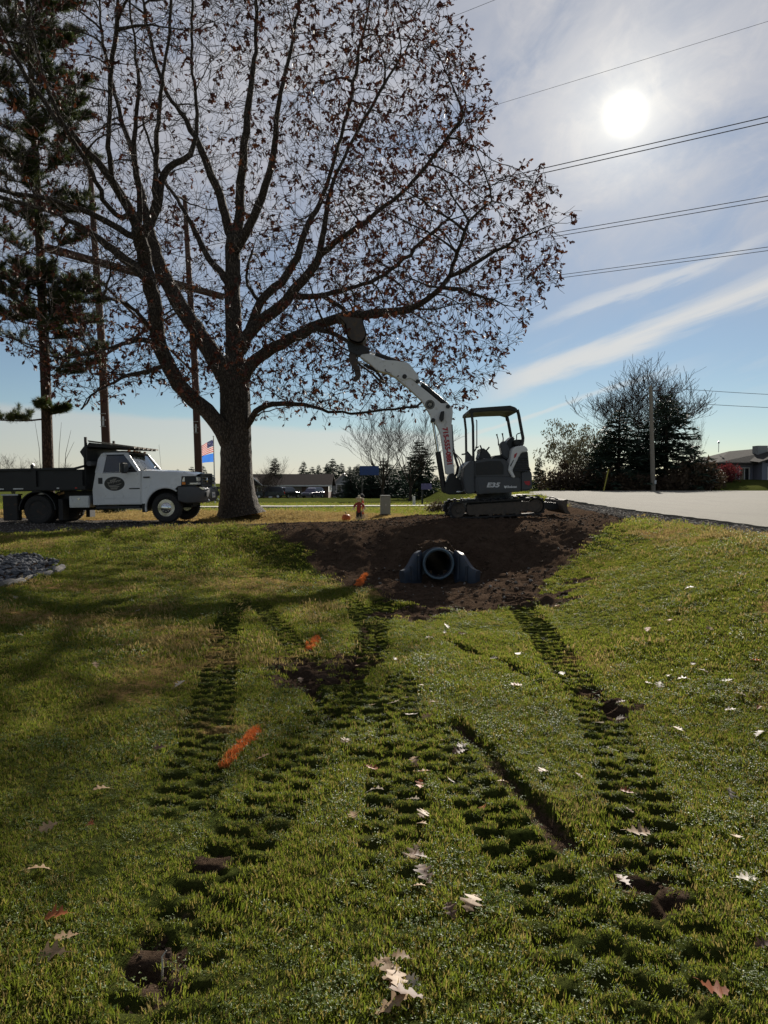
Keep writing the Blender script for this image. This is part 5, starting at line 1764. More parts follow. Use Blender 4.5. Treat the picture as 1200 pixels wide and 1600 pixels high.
def make_oak():
    rg = np.random.default_rng(11)
    base = at(376, 803, 22.5)
    nodes, par, rad, lim = [], [], [], []

    def addpath(pts, rs, first_parent):
        p = first_parent
        for q, r in zip(pts, rs):
            nodes.append(np.array(q)); par.append(p); rad.append(r); lim.append(True)
            p = len(nodes) - 1

    def resample(pts, rs, step=0.28):
        out, ro = [], []
        for a, b, r1, r2 in zip(pts[:-1], pts[1:], rs[:-1], rs[1:]):
            l = np.linalg.norm(b - a); n = max(1, int(round(l / step)))
            for k in range(n):
                out.append(a + (b - a) * k / n); ro.append(r1 + (r2 - r1) * k / n)
        out.append(pts[-1]); ro.append(rs[-1])
        return np.array(out), ro

    tp = [np.array(at(x, y, 22.5)) for x, y in ((376, 806), (374, 795), (372, 775), (369.5, 740), (368.5, 700), (368, 650), (367, 600), (366, 562))]
    tr = [v / 1110 * 22.5 for v in (40, 33, 27.5, 24.5, 23.5, 23.5, 23, 18)]
    P, rs = resample(tp, tr, 0.16)
    addpath(P, rs, -1)
    for nm, px, ya, yb, ra, rb in LIMBS:
        k = len(px)
        pts = []
        for i, (x, y) in enumerate(px):
            t = i / (k - 1)
            Y = ya + (yb - ya) * (t ** 1.15)
            p = np.array(at(x, y, Y))
            if 0 < i:
                p[1] += rg.normal(0, 0.12)
            pts.append(p)
        rr = [(ra + (rb - ra) * (i / (k - 1)) ** 0.8) / 1110 * (ya + yb) / 2 * (1 if nm in ('C', 'A', 'G2') else 1 - 0.72 * max(0, (i / (k - 1) - 0.45) / 0.55)) for i in range(k)]
        P, rs = resample(pts, rr)
        # smooth and add small crookedness
        for _ in range(2):
            P[1:-1] = P[1:-1] * 0.5 + (P[2:] + P[:-2]) * 0.25
        P[1:-1] += rg.normal(0, 0.018, P[1:-1].shape)
        A = np.array(nodes)
        j = int(np.argmin(((A - P[0]) ** 2).sum(1)))
        addpath(P, rs, j)
    # attraction points through the crown: first sparse (boughs), then dense (branchlets)
    c = np.array([base.x, 21.3, at(366, 290, 22.5).z])
    kids = {}

    def colonize(N, STEP, INF, KILL, iters, jit, up_, first):
        at_ = []
        while sum(len(a) for a in at_) < N:
            q = c + rg.uniform(-1, 1, (40000, 3)) * np.array([11.5, 7.8, 11.5])
            e = (((q - c) / np.array([11.5, 7.8, 11.5])) ** 2).sum(1)
            px, py = proj(q)
            ok = (e < 1) & in_poly(px, py, OAK_POLY) & (q[:, 2] > 3.6)
            ok &= (np.hypot(q[:, 0] - base.x, q[:, 1] - 22.5) > 1.6) | (q[:, 2] > 10)
            ok &= (e > 0.10)
            at_.append(q[ok])
        Q = np.concatenate(at_)[:N]
        nd = np.full(N, 1e9); ni = np.zeros(N, int)
        A = np.array(nodes)
        allow = np.arange(len(A)) >= first
        for i0 in range(0, len(A), 400):
            blk = A[i0:i0 + 400]
            d = ((Q[:, None, :] - blk[None]) ** 2).sum(2)
            d[:, ~allow[i0:i0 + 400]] = 1e9
            m = d.argmin(1); dm = d[np.arange(N), m]
            b = dm < nd
            nd[b] = dm[b]; ni[b] = m[b] + i0
        alive = nd > KILL
        for it in range(iters):
            act = alive & (nd < INF)
            if not act.any():
                break
            idx = ni[act]
            A = np.array(nodes)
            dirs = Q[act] - A[idx]
            dirs /= np.maximum(np.linalg.norm(dirs, axis=1), 1e-6)[:, None]
            un, inv = np.unique(idx, return_inverse=True)
            S = np.zeros((len(un), 3))
            np.add.at(S, inv, dirs)
            S /= np.maximum(np.linalg.norm(S, axis=1), 1e-9)[:, None]
            # keep some of the parent's heading so that boughs sweep
            pp = np.array([par[u] if par[u] >= 0 else u for u in un])
            H = A[un] - A[pp]
            H /= np.maximum(np.linalg.norm(H, axis=1), 1e-9)[:, None]
            S = S + 0.45 * H + rg.normal(0, jit, S.shape)
            S[:, 2] += up_
            S /= np.maximum(np.linalg.norm(S, axis=1), 1e-9)[:, None]
            new = []
            for k, u in enumerate(un):
                if kids.get(u, 0) > 3:
                    alive[act & (ni == u)] = False
                    continue
                kids[u] = kids.get(u, 0) + 1
                nodes.append(A[u] + S[k] * STEP); par.append(int(u)); rad.append(0.0); lim.append(False)
                new.append(len(nodes) - 1)
            if not new:
                break
            B = np.array([nodes[i] for i in new]); nw = np.array(new)
            for i0 in range(0, len(B), 300):
                blk = B[i0:i0 + 300]
                d = ((Q[:, None, :] - blk[None]) ** 2).sum(2)
                m = d.argmin(1); dm = d[np.arange(N), m]
                b = dm < nd
                nd[b] = dm[b]; ni[b] = nw[m[b] + i0]
            alive &= nd > KILL

    colonize(420, 0.30, 7.0 ** 2, 1.3 ** 2, 60, 0.12, 0.16, 32)
    colonize(10500, 0.25, 2.6 ** 2, 0.37 ** 2, 40, 0.16, 0.10, 32)
    A = np.array(nodes); par_ = np.array(par); n0 = len(A)
    ch = [[] for _ in range(n0)]
    for i, p in enumerate(par_):
        if p >= 0:
            ch[p].append(i)
    # pipe model radii
    e = 2.35
    acc = np.zeros(n0)
    for i in range(n0 - 1, -1, -1):
        if not ch[i]:
            acc[i] = 0.0075 ** e
        if par_[i] >= 0:
            acc[par_[i]] += acc[i]
    pipe = acc ** (1 / e)
    r = np.array(rad)
    r = np.where(np.array(lim), np.maximum(r, np.minimum(pipe, 0.06)), pipe)
    for i in range(n0):
        if par_[i] >= 0 and not lim[i]:
            r[i] = min(r[i], r[par_[i]] * 0.85)
    # twigs at the thin nodes
    tips = [i for i in range(n0) if r[i] < 0.020 and not (lim[i] and ch[i])]
    tw = NPM()
    lp, ld, ls = [], [], []
    for i in tips:
        p = A[i]; q = A[par_[i]]
        d0 = p - q
        d0 = d0 / max(np.linalg.norm(d0), 1e-9)
        nt = 3 if not ch[i] else (1 if rg.random() < 0.8 else 0)
        px_, py_ = proj(p[None])
        dens = (0.68 if (px_[0] > 520 or py_[0] > 500) else (0.36 if px_[0] > 380 else 0.22))
        for _ in range(nt):
            d = d0 + rg.normal(0, 0.55, 3) + np.array([0, 0, 0.12])
            d /= np.linalg.norm(d)
            L = rg.uniform(0.22, 0.6)
            d2 = d + rg.normal(0, 0.3, 3); d2 /= np.linalg.norm(d2)
            pts = np.array([p, p + d * L * 0.55, p + d * L * 0.55 + d2 * L * 0.45])
            tw.add(*tube_np(pts, [0.0075, 0.006, 0.004], 3, rg))
            if rg.random() < dens:
                m = rg.integers(2, 7)
                for _ in range(m):
                    t = rg.uniform(0.45, 1.0)
                    b = pts[1] + (pts[2] - pts[1]) * t
                    lp.append(b); ld.append(d2 * 0.6 + rg.normal(0, 0.6, 3) + np.array([0, 0, -0.55])); ls.append(rg.uniform(0.075, 0.15))
    # chains
    used = np.zeros(n0, bool)
    order = np.argsort(-r)
    trunk, bran = NPM(), tw
    start = [(0, -1)]
    while start:
        s, p = start.pop()
        chain = ([p] if p >= 0 else []) + [s]
        i = s
        while ch[i]:
            same = [c_ for c_ in ch[i] if lim[c_] == lim[i] and c_ == i + 1] if lim[i] else []
            nx_ = same[0] if same else max(ch[i], key=lambda c_: r[c_])
            for c_ in ch[i]:
                if c_ != nx_:
                    start.append((c_, i))
            chain.append(nx_)
            i = nx_
        P = A[chain].copy(); rr = r[chain].copy()
        if p >= 0:
            rr[0] = min(r[p] * 0.9, rr[1] * 1.35)
        if len(P) < 2:
            continue
        mx = rr.max()
        n = 30 if mx > 0.4 else 14 if mx > 0.12 else 8 if mx > 0.05 else 5 if mx > 0.02 else 3
        V_, F_ = tube_np(P, rr, n, rg, 0.045 if mx > 0.3 else 0.06 if mx > 0.1 else 0.0)
        (trunk if mx > 0.30 else bran).add(V_, F_)
    root = empty('oak_tree', base, 0, 'huge oak tree with thick dark limbs and sparse russet leaves beside the truck', 'tree')
    trunk.build('trunk', M['oak_bark'], root, True, base)
    bran.build('limbs', M['oak_bark'], root, True, base)
    V_, F_ = leaf_cloud(np.array(lp), np.array(ld), np.array(ls), rg, [(0.0, 0.02), (0.22, 0.20), (0.36, 0.10), (0.55, 0.34), (0.68, 0.14), (0.85, 0.22), (1.0, 0.02)])
    cr = link('crown', np_mesh('crown', V_ - np.array(base), F_), M['oak_leaf'], root)
    cr['kind'] = 'stuff'
    return n0, len(lp)


print('oak', make_oak())
# ------------------------------------------------------------------ other trees
def ground_z(x, y):
    return float(height_masks(np.array([float(x)]), np.array([float(y)]))[0][0])


def bare_tree_mesh(seed, H, spread, levels=5, r0=0.16, split_h=0.18, up=0.35, leaf=None, nb=(3, 5), minr=0.006, ang=(0.4, 0.85)):
    rg = np.random.default_rng(seed)
    tm, bm_ = NPM(), NPM()
    tips = []

    def grow(p, d, L, r, lev):
        k = 5 if lev < 2 else 4
        pts = [p]; rr = [r]
        for i in range(k):
            d = d + rg.normal(0, 0.11, 3) + np.array([0, 0, up * 0.10])
            d = d / np.linalg.norm(d)
            pts.append(pts[-1] + d * L / k)
            rr.append(max(minr, r * (1 - 0.55 * (i + 1) / k)))
        n = 9 if lev == 0 else 6 if lev == 1 else 3
        (tm if lev == 0 else bm_).add(*tube_np(np.array(pts), rr, n, rg))
        if lev >= levels:
            tips.append((pts[-1], d))
            return
        m = rg.integers(nb[0], nb[1] + 1) + (3 if lev == 0 else 0)
        for q in range(m):
            t = rg.uniform(0.45 if lev == 0 else 0.25, 1.0) if q else 1.0
            fi = t * k; i0 = min(int(fi), k - 1); f = fi - i0
            pp = pts[i0] * (1 - f) + pts[i0 + 1] * f
            a = rg.uniform(0, 2 * math.pi)
            side = np.array([math.cos(a), math.sin(a), 0.0]) * spread
            dd = d * math.cos(rg.uniform(*ang)) + side * math.sin(rg.uniform(*ang)) + np.array([0, 0, up * 0.4])
            dd /= np.linalg.norm(dd)
            grow(pp, dd, L * rg.uniform(0.58, 0.78) if lev else H * rg.uniform(0.32, 0.5), max(minr, rr[i0] * rg.uniform(0.5, 0.7)), lev + 1)

    grow(np.array([0.0, 0, -0.1]), np.array([0.02, 0, 1.0]), H * split_h + 0.1, r0, 0)
    V_ = np.concatenate(bm_.V); top = V_[:, 2].max()
    s = H / top
    lv = None
    if leaf:
        cnt, size, droop = leaf
        P, D, S = [], [], []
        for p, d in tips:
            for _ in range(cnt):
                P.append(p + rg.normal(0, 0.22, 3)); D.append(d * 0.4 + rg.normal(0, 0.5, 3) + np.array([0, 0, -droop])); S.append(size * rg.uniform(0.6, 1.3))
        lv = leaf_cloud(np.array(P) * s, np.array(D), np.array(S), rg, [(0, 0.02), (0.45, 0.22), (1.0, 0.02)])
    tr = np_mesh('trunk', np.concatenate(tm.V) * s, np.concatenate(tm.F))
    br = np_mesh('branches', V_ * s, np.concatenate(bm_.F))
    lm = np_mesh('leaves', *lv) if lv else None
    return tr, br, lm


def put_tree(name, meshes, mats, loc, label, cat, group=None, s=1.0, rz=0.0):
    root = empty(name, loc, rz, label, cat, group)
    for nm, me, m in zip(('trunk', 'branches', 'crown'), meshes, mats):
        if me is None:
            continue
        if not me.materials:
            me.materials.append(m)
        o = bpy.data.objects.new(nm, me)
        COL.objects.link(o); o.parent = root
        if nm == 'crown':
            o['kind'] = 'stuff'
    root.scale = (s, s, s)
    return root


def spruce_mesh(seed, H, W, dens=1.0, ragged=0.25):
    rg = np.random.default_rng(seed)
    P, D, S = [], [], []
    bt = NPM()
    nlev = int(38 * dens)
    for i in range(nlev):
        t = (i + rg.random()) / nlev
        z = H * (0.03 + 0.94 * t)
        L0 = W * (1 - t) ** 0.85 + 0.12
        m = int(rg.integers(6, 9))
        for q in range(m):
            a = rg.uniform(0, 2 * math.pi)
            L = L0 * rg.uniform(1 - ragged, 1 + ragged * 0.6)
            rise = 0.25 - 0.45 * (1 - t) + rg.normal(0, 0.16)
            ex, ey = math.cos(a), math.sin(a)
            pts = []
            for k in range(5):
                u = k / 4
                pts.append(np.array([ex * L * u, ey * L * u, z + L * (rise * u - 0.28 * u * u + 0.16 * u ** 4)]))
            bt.add(*tube_np(np.array(pts), [0.02, 0.016, 0.012, 0.008, 0.004], 3, rg))
            ns = max(5, int(L * 24 * dens))
            for _ in range(ns):
                u = rg.random() ** 0.7
                b = np.array([ex * L * u, ey * L * u, z + L * (rise * u - 0.28 * u * u + 0.16 * u ** 4)])
                sd = rg.choice((-1, 1))
                d = np.array([ex * 0.8 - ey * sd * 0.7, ey * 0.8 + ex * sd * 0.7, -0.15]) + rg.normal(0, 0.35, 3)
                P.append(b); D.append(d); S.append(rg.uniform(0.18, 0.42) * (0.5 + 0.5 * min(1, L)))
    V_, F_ = leaf_cloud(np.array(P), np.array(D), np.array(S), rg, [(0, 0.05), (0.5, 0.14), (1.0, 0.02)], 0.5)
    cr = np_mesh('crown', V_, F_)
    bt.add(*tube_np(np.array([[0, 0, -0.2], [0, 0, H * 0.5], [0, 0, H]]), [0.035 * H * 0.6, 0.02 * H * 0.6, 0.01], 7, rg))
    tr = np_mesh('trunk', np.concatenate(bt.V), np.concatenate(bt.F))
    return tr, None, cr


SPR = [spruce_mesh(1, 7.5, 2.3), spruce_mesh(2, 8.0, 3.1, 1.0, 0.4), spruce_mesh(3, 7.0, 1.7)]
SM = (M['bare_bark'], None, M['spruce'])


def put_spruce(k, px, py_top, Y, label, group=None, sc=None, rz=0.0, zoff=0.0):
    p = at(px, 760, Y)
    gz_ = ground_z(p.x, Y) + zoff
    H = at(px, py_top, Y).z - gz_
    h0 = (7.5, 8.0, 7.0)[k]
    o = put_tree('spruce_tree', SPR[k], SM, (p.x, Y, gz_), label, 'tree', group, H / h0, rz)
    if sc:
        o.scale = (H / h0 * sc, H / h0 * sc, H / h0)
    return o


put_spruce(0, 966, 636, 60, 'dense pointed dark spruce standing left of the grey roadside pole', sc=1.6)
put_spruce(1, 1040, 612, 61, 'wide ragged dark spruce right behind the grey roadside pole', sc=1.45, rz=1.0)
put_spruce(2, 1004, 668, 63, 'short dark spruce squeezed between two bigger roadside spruces', sc=1.5)
put_spruce(2, 842, 712, 66, 'small pointed spruce beside the drooping willow')
put_spruce(0, 655, 684, 78, 'broad conical dark spruce behind the small violet sign', sc=1.35, rz=2.0)
put_spruce(2, 430, 714, 126, 'narrow spruce rising over the brown ranch house roof at the bare tree', sc=1.2)
far_s = [(474, 719), (488, 728), (498, 725), (512, 722), (520, 715), (534, 722), (546, 727), (560, 724), (571, 728), (583, 721), (600, 714), (612, 724), (622, 720), (632, 726), (690, 742), (705, 748), (300, 728), (278, 732), (318, 726), (266, 738)]
for i, (x, y) in enumerate(far_s):
    put_spruce((0, 1, 2)[i % 3], x, y, 138 + 9 * ((i * 7) % 3), 'far dark spruce in the row behind the houses', 'spruces in the row behind the houses', sc=1.0 + 0.3 * ((i * 5) % 3) / 2, rz=i * 0.9)
for i, (x, y) in enumerate(((548, 732), (557, 726), (568, 730), (579, 727), (590, 731), (640, 728), (668, 736), (682, 742))):
    put_spruce((1, 0)[i % 2], x, y, 112 + 4 * (i % 3), 'bushy dark spruce in the screen behind the parked cars', 'bushy spruces behind the parked cars', sc=1.5, rz=i * 1.1)
put_spruce(1, 606, 735, 112, 'dark broad spruce behind the parked white car', sc=1.9)
put_spruce(1, 626, 738, 108, 'dark round spruce right of the white car', sc=1.7, rz=2.2)

BT = [bare_tree_mesh(5, 10.5, 0.95, 5, 0.24, 0.26, 0.42, nb=(3, 4), minr=0.011), bare_tree_mesh(8, 11.5, 1.05, 5, 0.28, 0.12, 0.42, nb=(4, 5), minr=0.014), bare_tree_mesh(12, 7.0, 0.85, 4, 0.12, 0.2, 0.4, nb=(4, 6), minr=0.010)]
BM = (M['bare_bark'], M['bare_bark'], None)


def put_bare(k, px, py_top, Y, label, group=None, rz=0.0, wide=1.0):
    p = at(px, 760, Y)
    gz_ = ground_z(p.x, Y)
    H = at(px, py_top, Y).z - gz_
    s = H / (10.5, 11.5, 7.0)[k]
    o = put_tree('bare_tree', BT[k], BM, (p.x, Y, gz_), label, 'tree', group, s, rz)
    o.scale = (s * wide, s * wide, s)
    return o


put_bare(0, 598, 612, 62, 'leafless young tree behind the grey utility box', rz=0.4)
put_bare(0, 640, 618, 64, 'leafless young tree beside the pale post in front of the broad spruce', rz=2.4)
put_bare(1, 1006, 556, 74, 'big leafless tree spreading above the roadside spruces', rz=0.7, wide=1.25)
put_bare(2, 432, 712, 118, 'leafless tree beside the narrow spruce at the ranch house', rz=1.1, wide=1.3)
put_bare(2, 412, 730, 104, 'small leafless tree in front of the parked cars at the ranch house', rz=3.0, wide=1.1)
put_bare(2, 1086, 650, 70, 'thin leafless birch right of the roadside spruces', rz=0.5, wide=0.6)
for i, (x, y) in enumerate(((20, 708), (62, 716), (95, 722))):
    put_bare(2, x, y, 84 + 3 * i, 'leafless tree seen low behind the dump bed', 'leafless trees behind the dump bed', rz=i * 1.3, wide=1.5)
put_bare(2, 706, 722, 110, 'distant leafless tree behind the excavator boom', rz=2.0, wide=1.2)
# willow
WT = bare_tree_mesh(21, 6.5, 1.15, 4, 0.14, 0.12, 0.05, leaf=(16, 0.24, 1.5), nb=(3, 4))
p = at(893, 760, 64)
put_tree('willow_tree', WT, (M['bare_bark'], M['bare_bark'], M['willow']), (p.x, 64, ground_z(p.x, 64)), 'drooping grey green willow left of the roadside spruces', 'tree', None, 0.98, 0.6)
WT2 = bare_tree_mesh(22, 5.6, 1.1, 4, 0.12, 0.12, 0.1, leaf=(8, 0.22, 1.2), nb=(3, 4))
p = at(925, 760, 67)
put_tree('willow_tree', WT2, (M['bare_bark'], M['bare_bark'], M['brush']), (p.x, 67, ground_z(p.x, 67)), 'half bare brown willow touching the left roadside spruce', 'tree', None, 1.05, 2.6)


# ------------------------------------------------------------------ shrubs and brush
def shrub_mesh(seed, n, rx, rz_, size):
    rg = np.random.default_rng(seed)
    P = rg.normal(0, 1, (n, 3)); P /= np.linalg.norm(P, axis=1)[:, None]
    P *= (rg.random((n, 1)) ** 0.5)
    lump = 1 + 0.3 * np.sin(P[:, :1] * 7 + 1) * np.cos(P[:, 1:2] * 6)
    P = P * lump
    D = P + rg.normal(0, 0.6, (n, 3)) + np.array([0, 0, 0.5])
    P = P * np.array([rx, rx, rz_]) + np.array([0, 0, rz_ * 0.75])
    P[:, 2] = np.abs(P[:, 2])
    V_, F_ = leaf_cloud(P, D, rg.uniform(0.6, 1.4, n) * size, rg, [(0, 0.03), (0.45, 0.25), (1.0, 0.02)])
    bt = NPM()
    for _ in range(26):
        q = P[rg.integers(0, n)]
        bt.add(*tube_np(np.array([[rg.normal(0, rx * 0.12), rg.normal(0, rx * 0.12), -0.05], q * 0.5, q * 1.05]), [0.016, 0.010, 0.004], 3, rg))
    return np_mesh('stems', np.concatenate(bt.V), np.concatenate(bt.F)), np_mesh('foliage', V_, F_)


SH = [shrub_mesh(1, 1500, 1.0, 0.8, 0.16), shrub_mesh(2, 1300, 1.0, 0.8, 0.2)]


def put_shrub(k, mat, loc, sx, sz, label, group=None, name='shrub'):
    root = empty(name, loc, (loc[0] * 7) % 6, label, 'shrub', group)
    st, fo = SH[k]
    a = bpy.data.objects.new('stems', st.copy()); b = bpy.data.objects.new('foliage', fo.copy())
    a.data.materials.append(M['bare_bark']); b.data.materials.append(mat)
    for o in (a, b):
        COL.objects.link(o); o.parent = root
    b['kind'] = 'stuff'
    root.scale = (sx, sx, sz)
    return root


for i, (x, Y, sx, sz) in enumerate(((1065, 58.5, 1.5, 1.7), (1088, 59.5, 1.6, 1.9), (1108, 60.5, 1.3, 1.3), (1050, 57.8, 1.3, 1.1), (985, 58, 1.4, 1.2), (955, 58.5, 1.3, 1.3), (925, 60, 1.6, 1.5), (895, 60, 1.5, 1.2), (868, 61, 1.5, 1.3), (1018, 58.8, 1.2, 1.0))):
    p = at(x, 760, Y)
    put_shrub(i % 2, M['brush'], (p.x, Y, ground_z(p.x, Y) - 0.1), sx, sz, 'tangled brown brush along the far road edge', 'brush along the far road edge')
for x, Y, sx, sz, lab in ((1126, 63, 0.9, 0.8, 'low red leaved shrub at the corner of the grey blue house'), (1137, 63.5, 1.0, 1.1, 'taller red leaved shrub under the eave of the grey blue house')):
    p = at(x, 760, Y)
    put_shrub(0, M['red_shrub'], (p.x, Y, ground_z(p.x, Y)), sx, sz, lab)
p = at(176, 800, 24.5)
put_shrub(1, M['spruce'], (p.x, 24.5, ground_z(p.x, 24.5)), 0.42, 0.42, 'small round dark bush seen under the truck')
p = at(683, 790, 25.0)
put_shrub(0, M['brush'], (p.x, 25.0, ground_z(p.x, 25.0)), 0.42, 0.36, 'low dry bush in the ditch behind the excavator')


# ------------------------------------------------------------------ pine on the left
def make_pine():
    rg = np.random.default_rng(5)
    Y0 = 25.0
    base = at(77, 806, Y0)
    base.z = ground_z(base.x, Y0) - 0.05
    bt, br = NPM(), NPM()
    cl = [np.array(at(x, y, Y0)) for x, y in ((76, 800), (75, 730), (72, 620), (68, 520), (64, 420), (58, 300), (52, 180), (46, 60), (40, -80), (36, -200))]
    cl[0] = np.array(base)
    rr = [0.21, 0.185, 0.175, 0.165, 0.15, 0.13, 0.115, 0.09, 0.06, 0.02]
    bt.add(*tube_np(np.array(cl), rr, 16, rg, 0.04))
    P, D, S = [], [], []

    def tuft(p, d, n=30, L=0.17):
        for _ in range(n):
            q = d + rg.normal(0, 0.55, 3)
            P.append(p + rg.normal(0, 0.02, 3)); D.append(q); S.append(L * rg.uniform(0.7, 1.2))

    def branch(h, a, L, rise, dens=1.0, r=0.035):
        # h: pixel height along trunk
        for c0, c1 in zip(cl[:-1], cl[1:]):
            if c0[2] <= h <= c1[2]:
                f = (h - c0[2]) / (c1[2] - c0[2])
                b = c0 * (1 - f) + c1 * f
                break
        else:
            return
        dirv = np.array([math.cos(a), math.sin(a), rise])
        pts = [b]
        d = dirv / np.linalg.norm(dirv)
        for k in range(8):
            d = d + rg.normal(0, 0.07, 3) + np.array([0, 0, 0.03])
            d /= np.linalg.norm(d)
            pts.append(pts[-1] + d * L / 8)
        br.add(*tube_np(np.array(pts), list(np.linspace(r, 0.008, 9)), 6, rg))
        for k in range(2, 9):
            for q in range(int(rg.integers(4, 8))):
                if rg.random() > dens:
                    continue
                sd = rg.normal(0, 1, 3); sd[2] = abs(sd[2]) * 0.35
                sd = sd / np.linalg.norm(sd) + d * 0.7
                sd /= np.linalg.norm(sd)
                l = rg.uniform(0.25, 0.75) * (1 - 0.04 * k) * min(1, L / 2.2)
                p0 = pts[k]; p1 = p0 + sd * l + np.array([0, 0, 0.05])
                br.add(*tube_np(np.array([p0, (p0 + p1) / 2, p1]), [0.010, 0.007, 0.004], 3, rg))
                for t in (0.35, 0.55, 0.72, 0.86, 1.0):
                    tuft(p0 + (p1 - p0) * t, sd + np.array([0, 0, 0.25]))
        tuft(pts[-1], d)

    z = lambda py: at(70, py, Y0).z
    # chosen boughs as in the photograph (pixel height, heading, length, rise, density)
    for py, a, L, ri, de in ((480, 0.1, 1.9, 0.15, 1), (500, -0.5, 1.8, 0.10, 1), (470, 3.3, 2.2, 0.15, 1), (455, -1.6, 1.6, 0.1, 1), (440, 0.5, 1.7, 0.2, 1), (510, 3.9, 1.9, 0.05, 1), (520, -1.0, 1.5, 0.05, 1), (495, 2.6, 1.8, 0.1, 0.9),
                             (566, -0.15, 2.2, 0.02, 0.8), (545, 3.2, 2.2, 0.18, 0.35), (585, 0.5, 1.3, -0.05, 0.6), (648, 0.0, 0.75, 0.05, 1.0), (655, 3.3, 1.9, -0.05, 0.9), (640, -1.2, 0.9, 0.05, 0.8),
                             (450, -0.9, 1.6, 0.1, 1), (462, 0.3, 1.7, 0.12, 1), (478, -0.3, 1.8, 0.05, 1), (490, 0.7, 1.6, 0.0, 1), (488, 3.6, 1.9, 0.1, 1), (505, 0.05, 1.7, 0.0, 1), (515, -0.6, 1.5, -0.02, 1), (465, -2.2, 1.6, 0.1, 1), (500, -1.5, 1.4, 0.05, 1), (436, 3.0, 1.8, 0.15, 1), (528, 0.3, 1.2, -0.05, 0.8), (575, 0.2, 1.9, -0.03, 0.8), (390, 0.2, 1.6, 0.2, 0.7), (400, 3.0, 2.4, 0.2, 0.9), (370, -1.2, 1.9, 0.2, 0.9), (350, 3.6, 2.3, 0.2, 1), (340, 0.3, 1.6, 0.2, 0.7)):
        branch(z(py), a, L, ri, de)
    for k in range(58):
        py = 330 - k * 9 + rg.uniform(-4, 4)
        a = k * 2.4 + rg.uniform(-0.4, 0.4)
        right = math.cos(a) > 0.3
        branch(z(py), a, (2.0 if right else 2.7) * rg.uniform(0.75, 1.1) * (1 if py > -20 else 0.6), 0.22, 0.85, 0.03)
    root = empty('pine_tree', base, 0, 'tall pine with bare lower trunk standing behind the dump bed', 'tree')
    bt.build('trunk', M['pine_bark'], root, True, base)
    br.build('branches', M['pine_bark'], root, True, base)
    V_, F_ = leaf_cloud(np.array(P), np.array(D), np.array(S), rg, [(0, 0.022), (0.6, 0.028), (1.0, 0.004)], 0.0)
    o = link('crown', np_mesh('crown', V_ - np.array(base), F_), M['needle'], root)
    o['kind'] = 'stuff'
    # thin suckers beside the trunk
    sk = NPM()
    for x0, top, lean in ((90, 660, 6), (97, 672, 14), (94, 690, 22), (66, 655, -12)):
        p0 = np.array(at(x0, 745, Y0)); p0[2] = base.z
        pts = np.array([p0, np.array(at(x0 + lean * 0.4, (745 + top) / 2, Y0)), np.array(at(x0 + lean, top, Y0))])
        sk.add(*tube_np(pts, [0.014, 0.009, 0.004], 4, rg))
    sk.build('sucker', M['twig'], root, True, base)
    return len(P)


print('pine', make_pine())
# ------------------------------------------------------------------ culvert
cx0, cy0 = at(685, 882, 11.35).x, 11.35
cz0 = 0.03
cul = empty('culvert', (cx0, cy0, cz0), 0, 'dark blue plastic culvert pipe with flared wings at the foot of the soil slope', 'culvert')
ro, ri = 0.232, 0.205
mb = MB()
n = 40
vs, fs = [], []
for y, ra in ((0.0, ro), (0.0, ri), (8.0, ri), (8.0, ro)):
    for k in range(n):
        g = 2 * math.pi * k / n
        vs.append((ra * math.cos(g), y, 0.25 + ra * math.sin(g)))
for i in range(4):
    for k in range(n):
        fs.append((i * n + k, i * n + (k + 1) % n, ((i + 1) % 4) * n + (k + 1) % n, ((i + 1) % 4) * n + k))
mb.add(vs, fs).build('pipe', M['pipe_blue'], cul, True)
mb = MB()
mb.tube([((ro + 0.004) * math.cos(2 * math.pi * k / 40), -0.012, 0.25 + (ro + 0.004) * math.sin(2 * math.pi * k / 40)) for k in range(41)], 0.017, 8)
mb.build('rim', M['pipe_rim'], cul, True)
mb = MB()
for j in range(5):
    mb.lathe([(ro, 0.06 + 0.12 * j), (ro + 0.02, 0.08 + 0.12 * j), (ro + 0.02, 0.12 + 0.12 * j), (ro, 0.14 + 0.12 * j)], (0, 0, 0.25), 'Y', 36, False)
for s in (-1, 1):
    # wing: curved wall from the pipe down and towards the camera, with a rolled top edge
    prof = []
    m = 14
    for i in range(m + 1):
        t = i / m
        x = s * (ro + 0.02 + 0.30 * t ** 1.15)
        y = 0.12 - 0.46 * t
        top = 0.25 + 0.20 - 0.10 * t - 0.17 * sstep(t, 0.25, 0.85)
        prof.append((x, y, float(top)))
    vs, fs = [], []
    th = 0.03
    for (x, y, top) in prof:
        flare = 0.05
        vs += [(x, y, -0.10), (x, y, top - 0.05), (x + s * 0.02, y + 0.01, top), (x + s * 0.075, y + 0.03, top - 0.005), (x + s * 0.085, y + 0.04, top - 0.06), (x + s * 0.06, y + 0.05, -0.10)]
    for i in range(m):
        for k in range(6):
            k2 = (k + 1) % 6
            fs.append((6 * i + k, 6 * i + k2, 6 * i + 6 + k2, 6 * i + 6 + k))
    fs += [tuple(range(6)), tuple(6 * m + k for k in range(5, -1, -1))]
    MB().add(vs, fs).build('wing', M['pipe_blue'], cul, True)
    for q in (0.35, 0.7):
        i = int(q * m)
        x, y, top = prof[i]
        MB().tube([(x - s * 0.005, y - 0.012, 0.0), (x + s * 0.0, y - 0.012, top - 0.03)], 0.018, 8).build('wing_rib', M['pipe_blue'], cul, True)
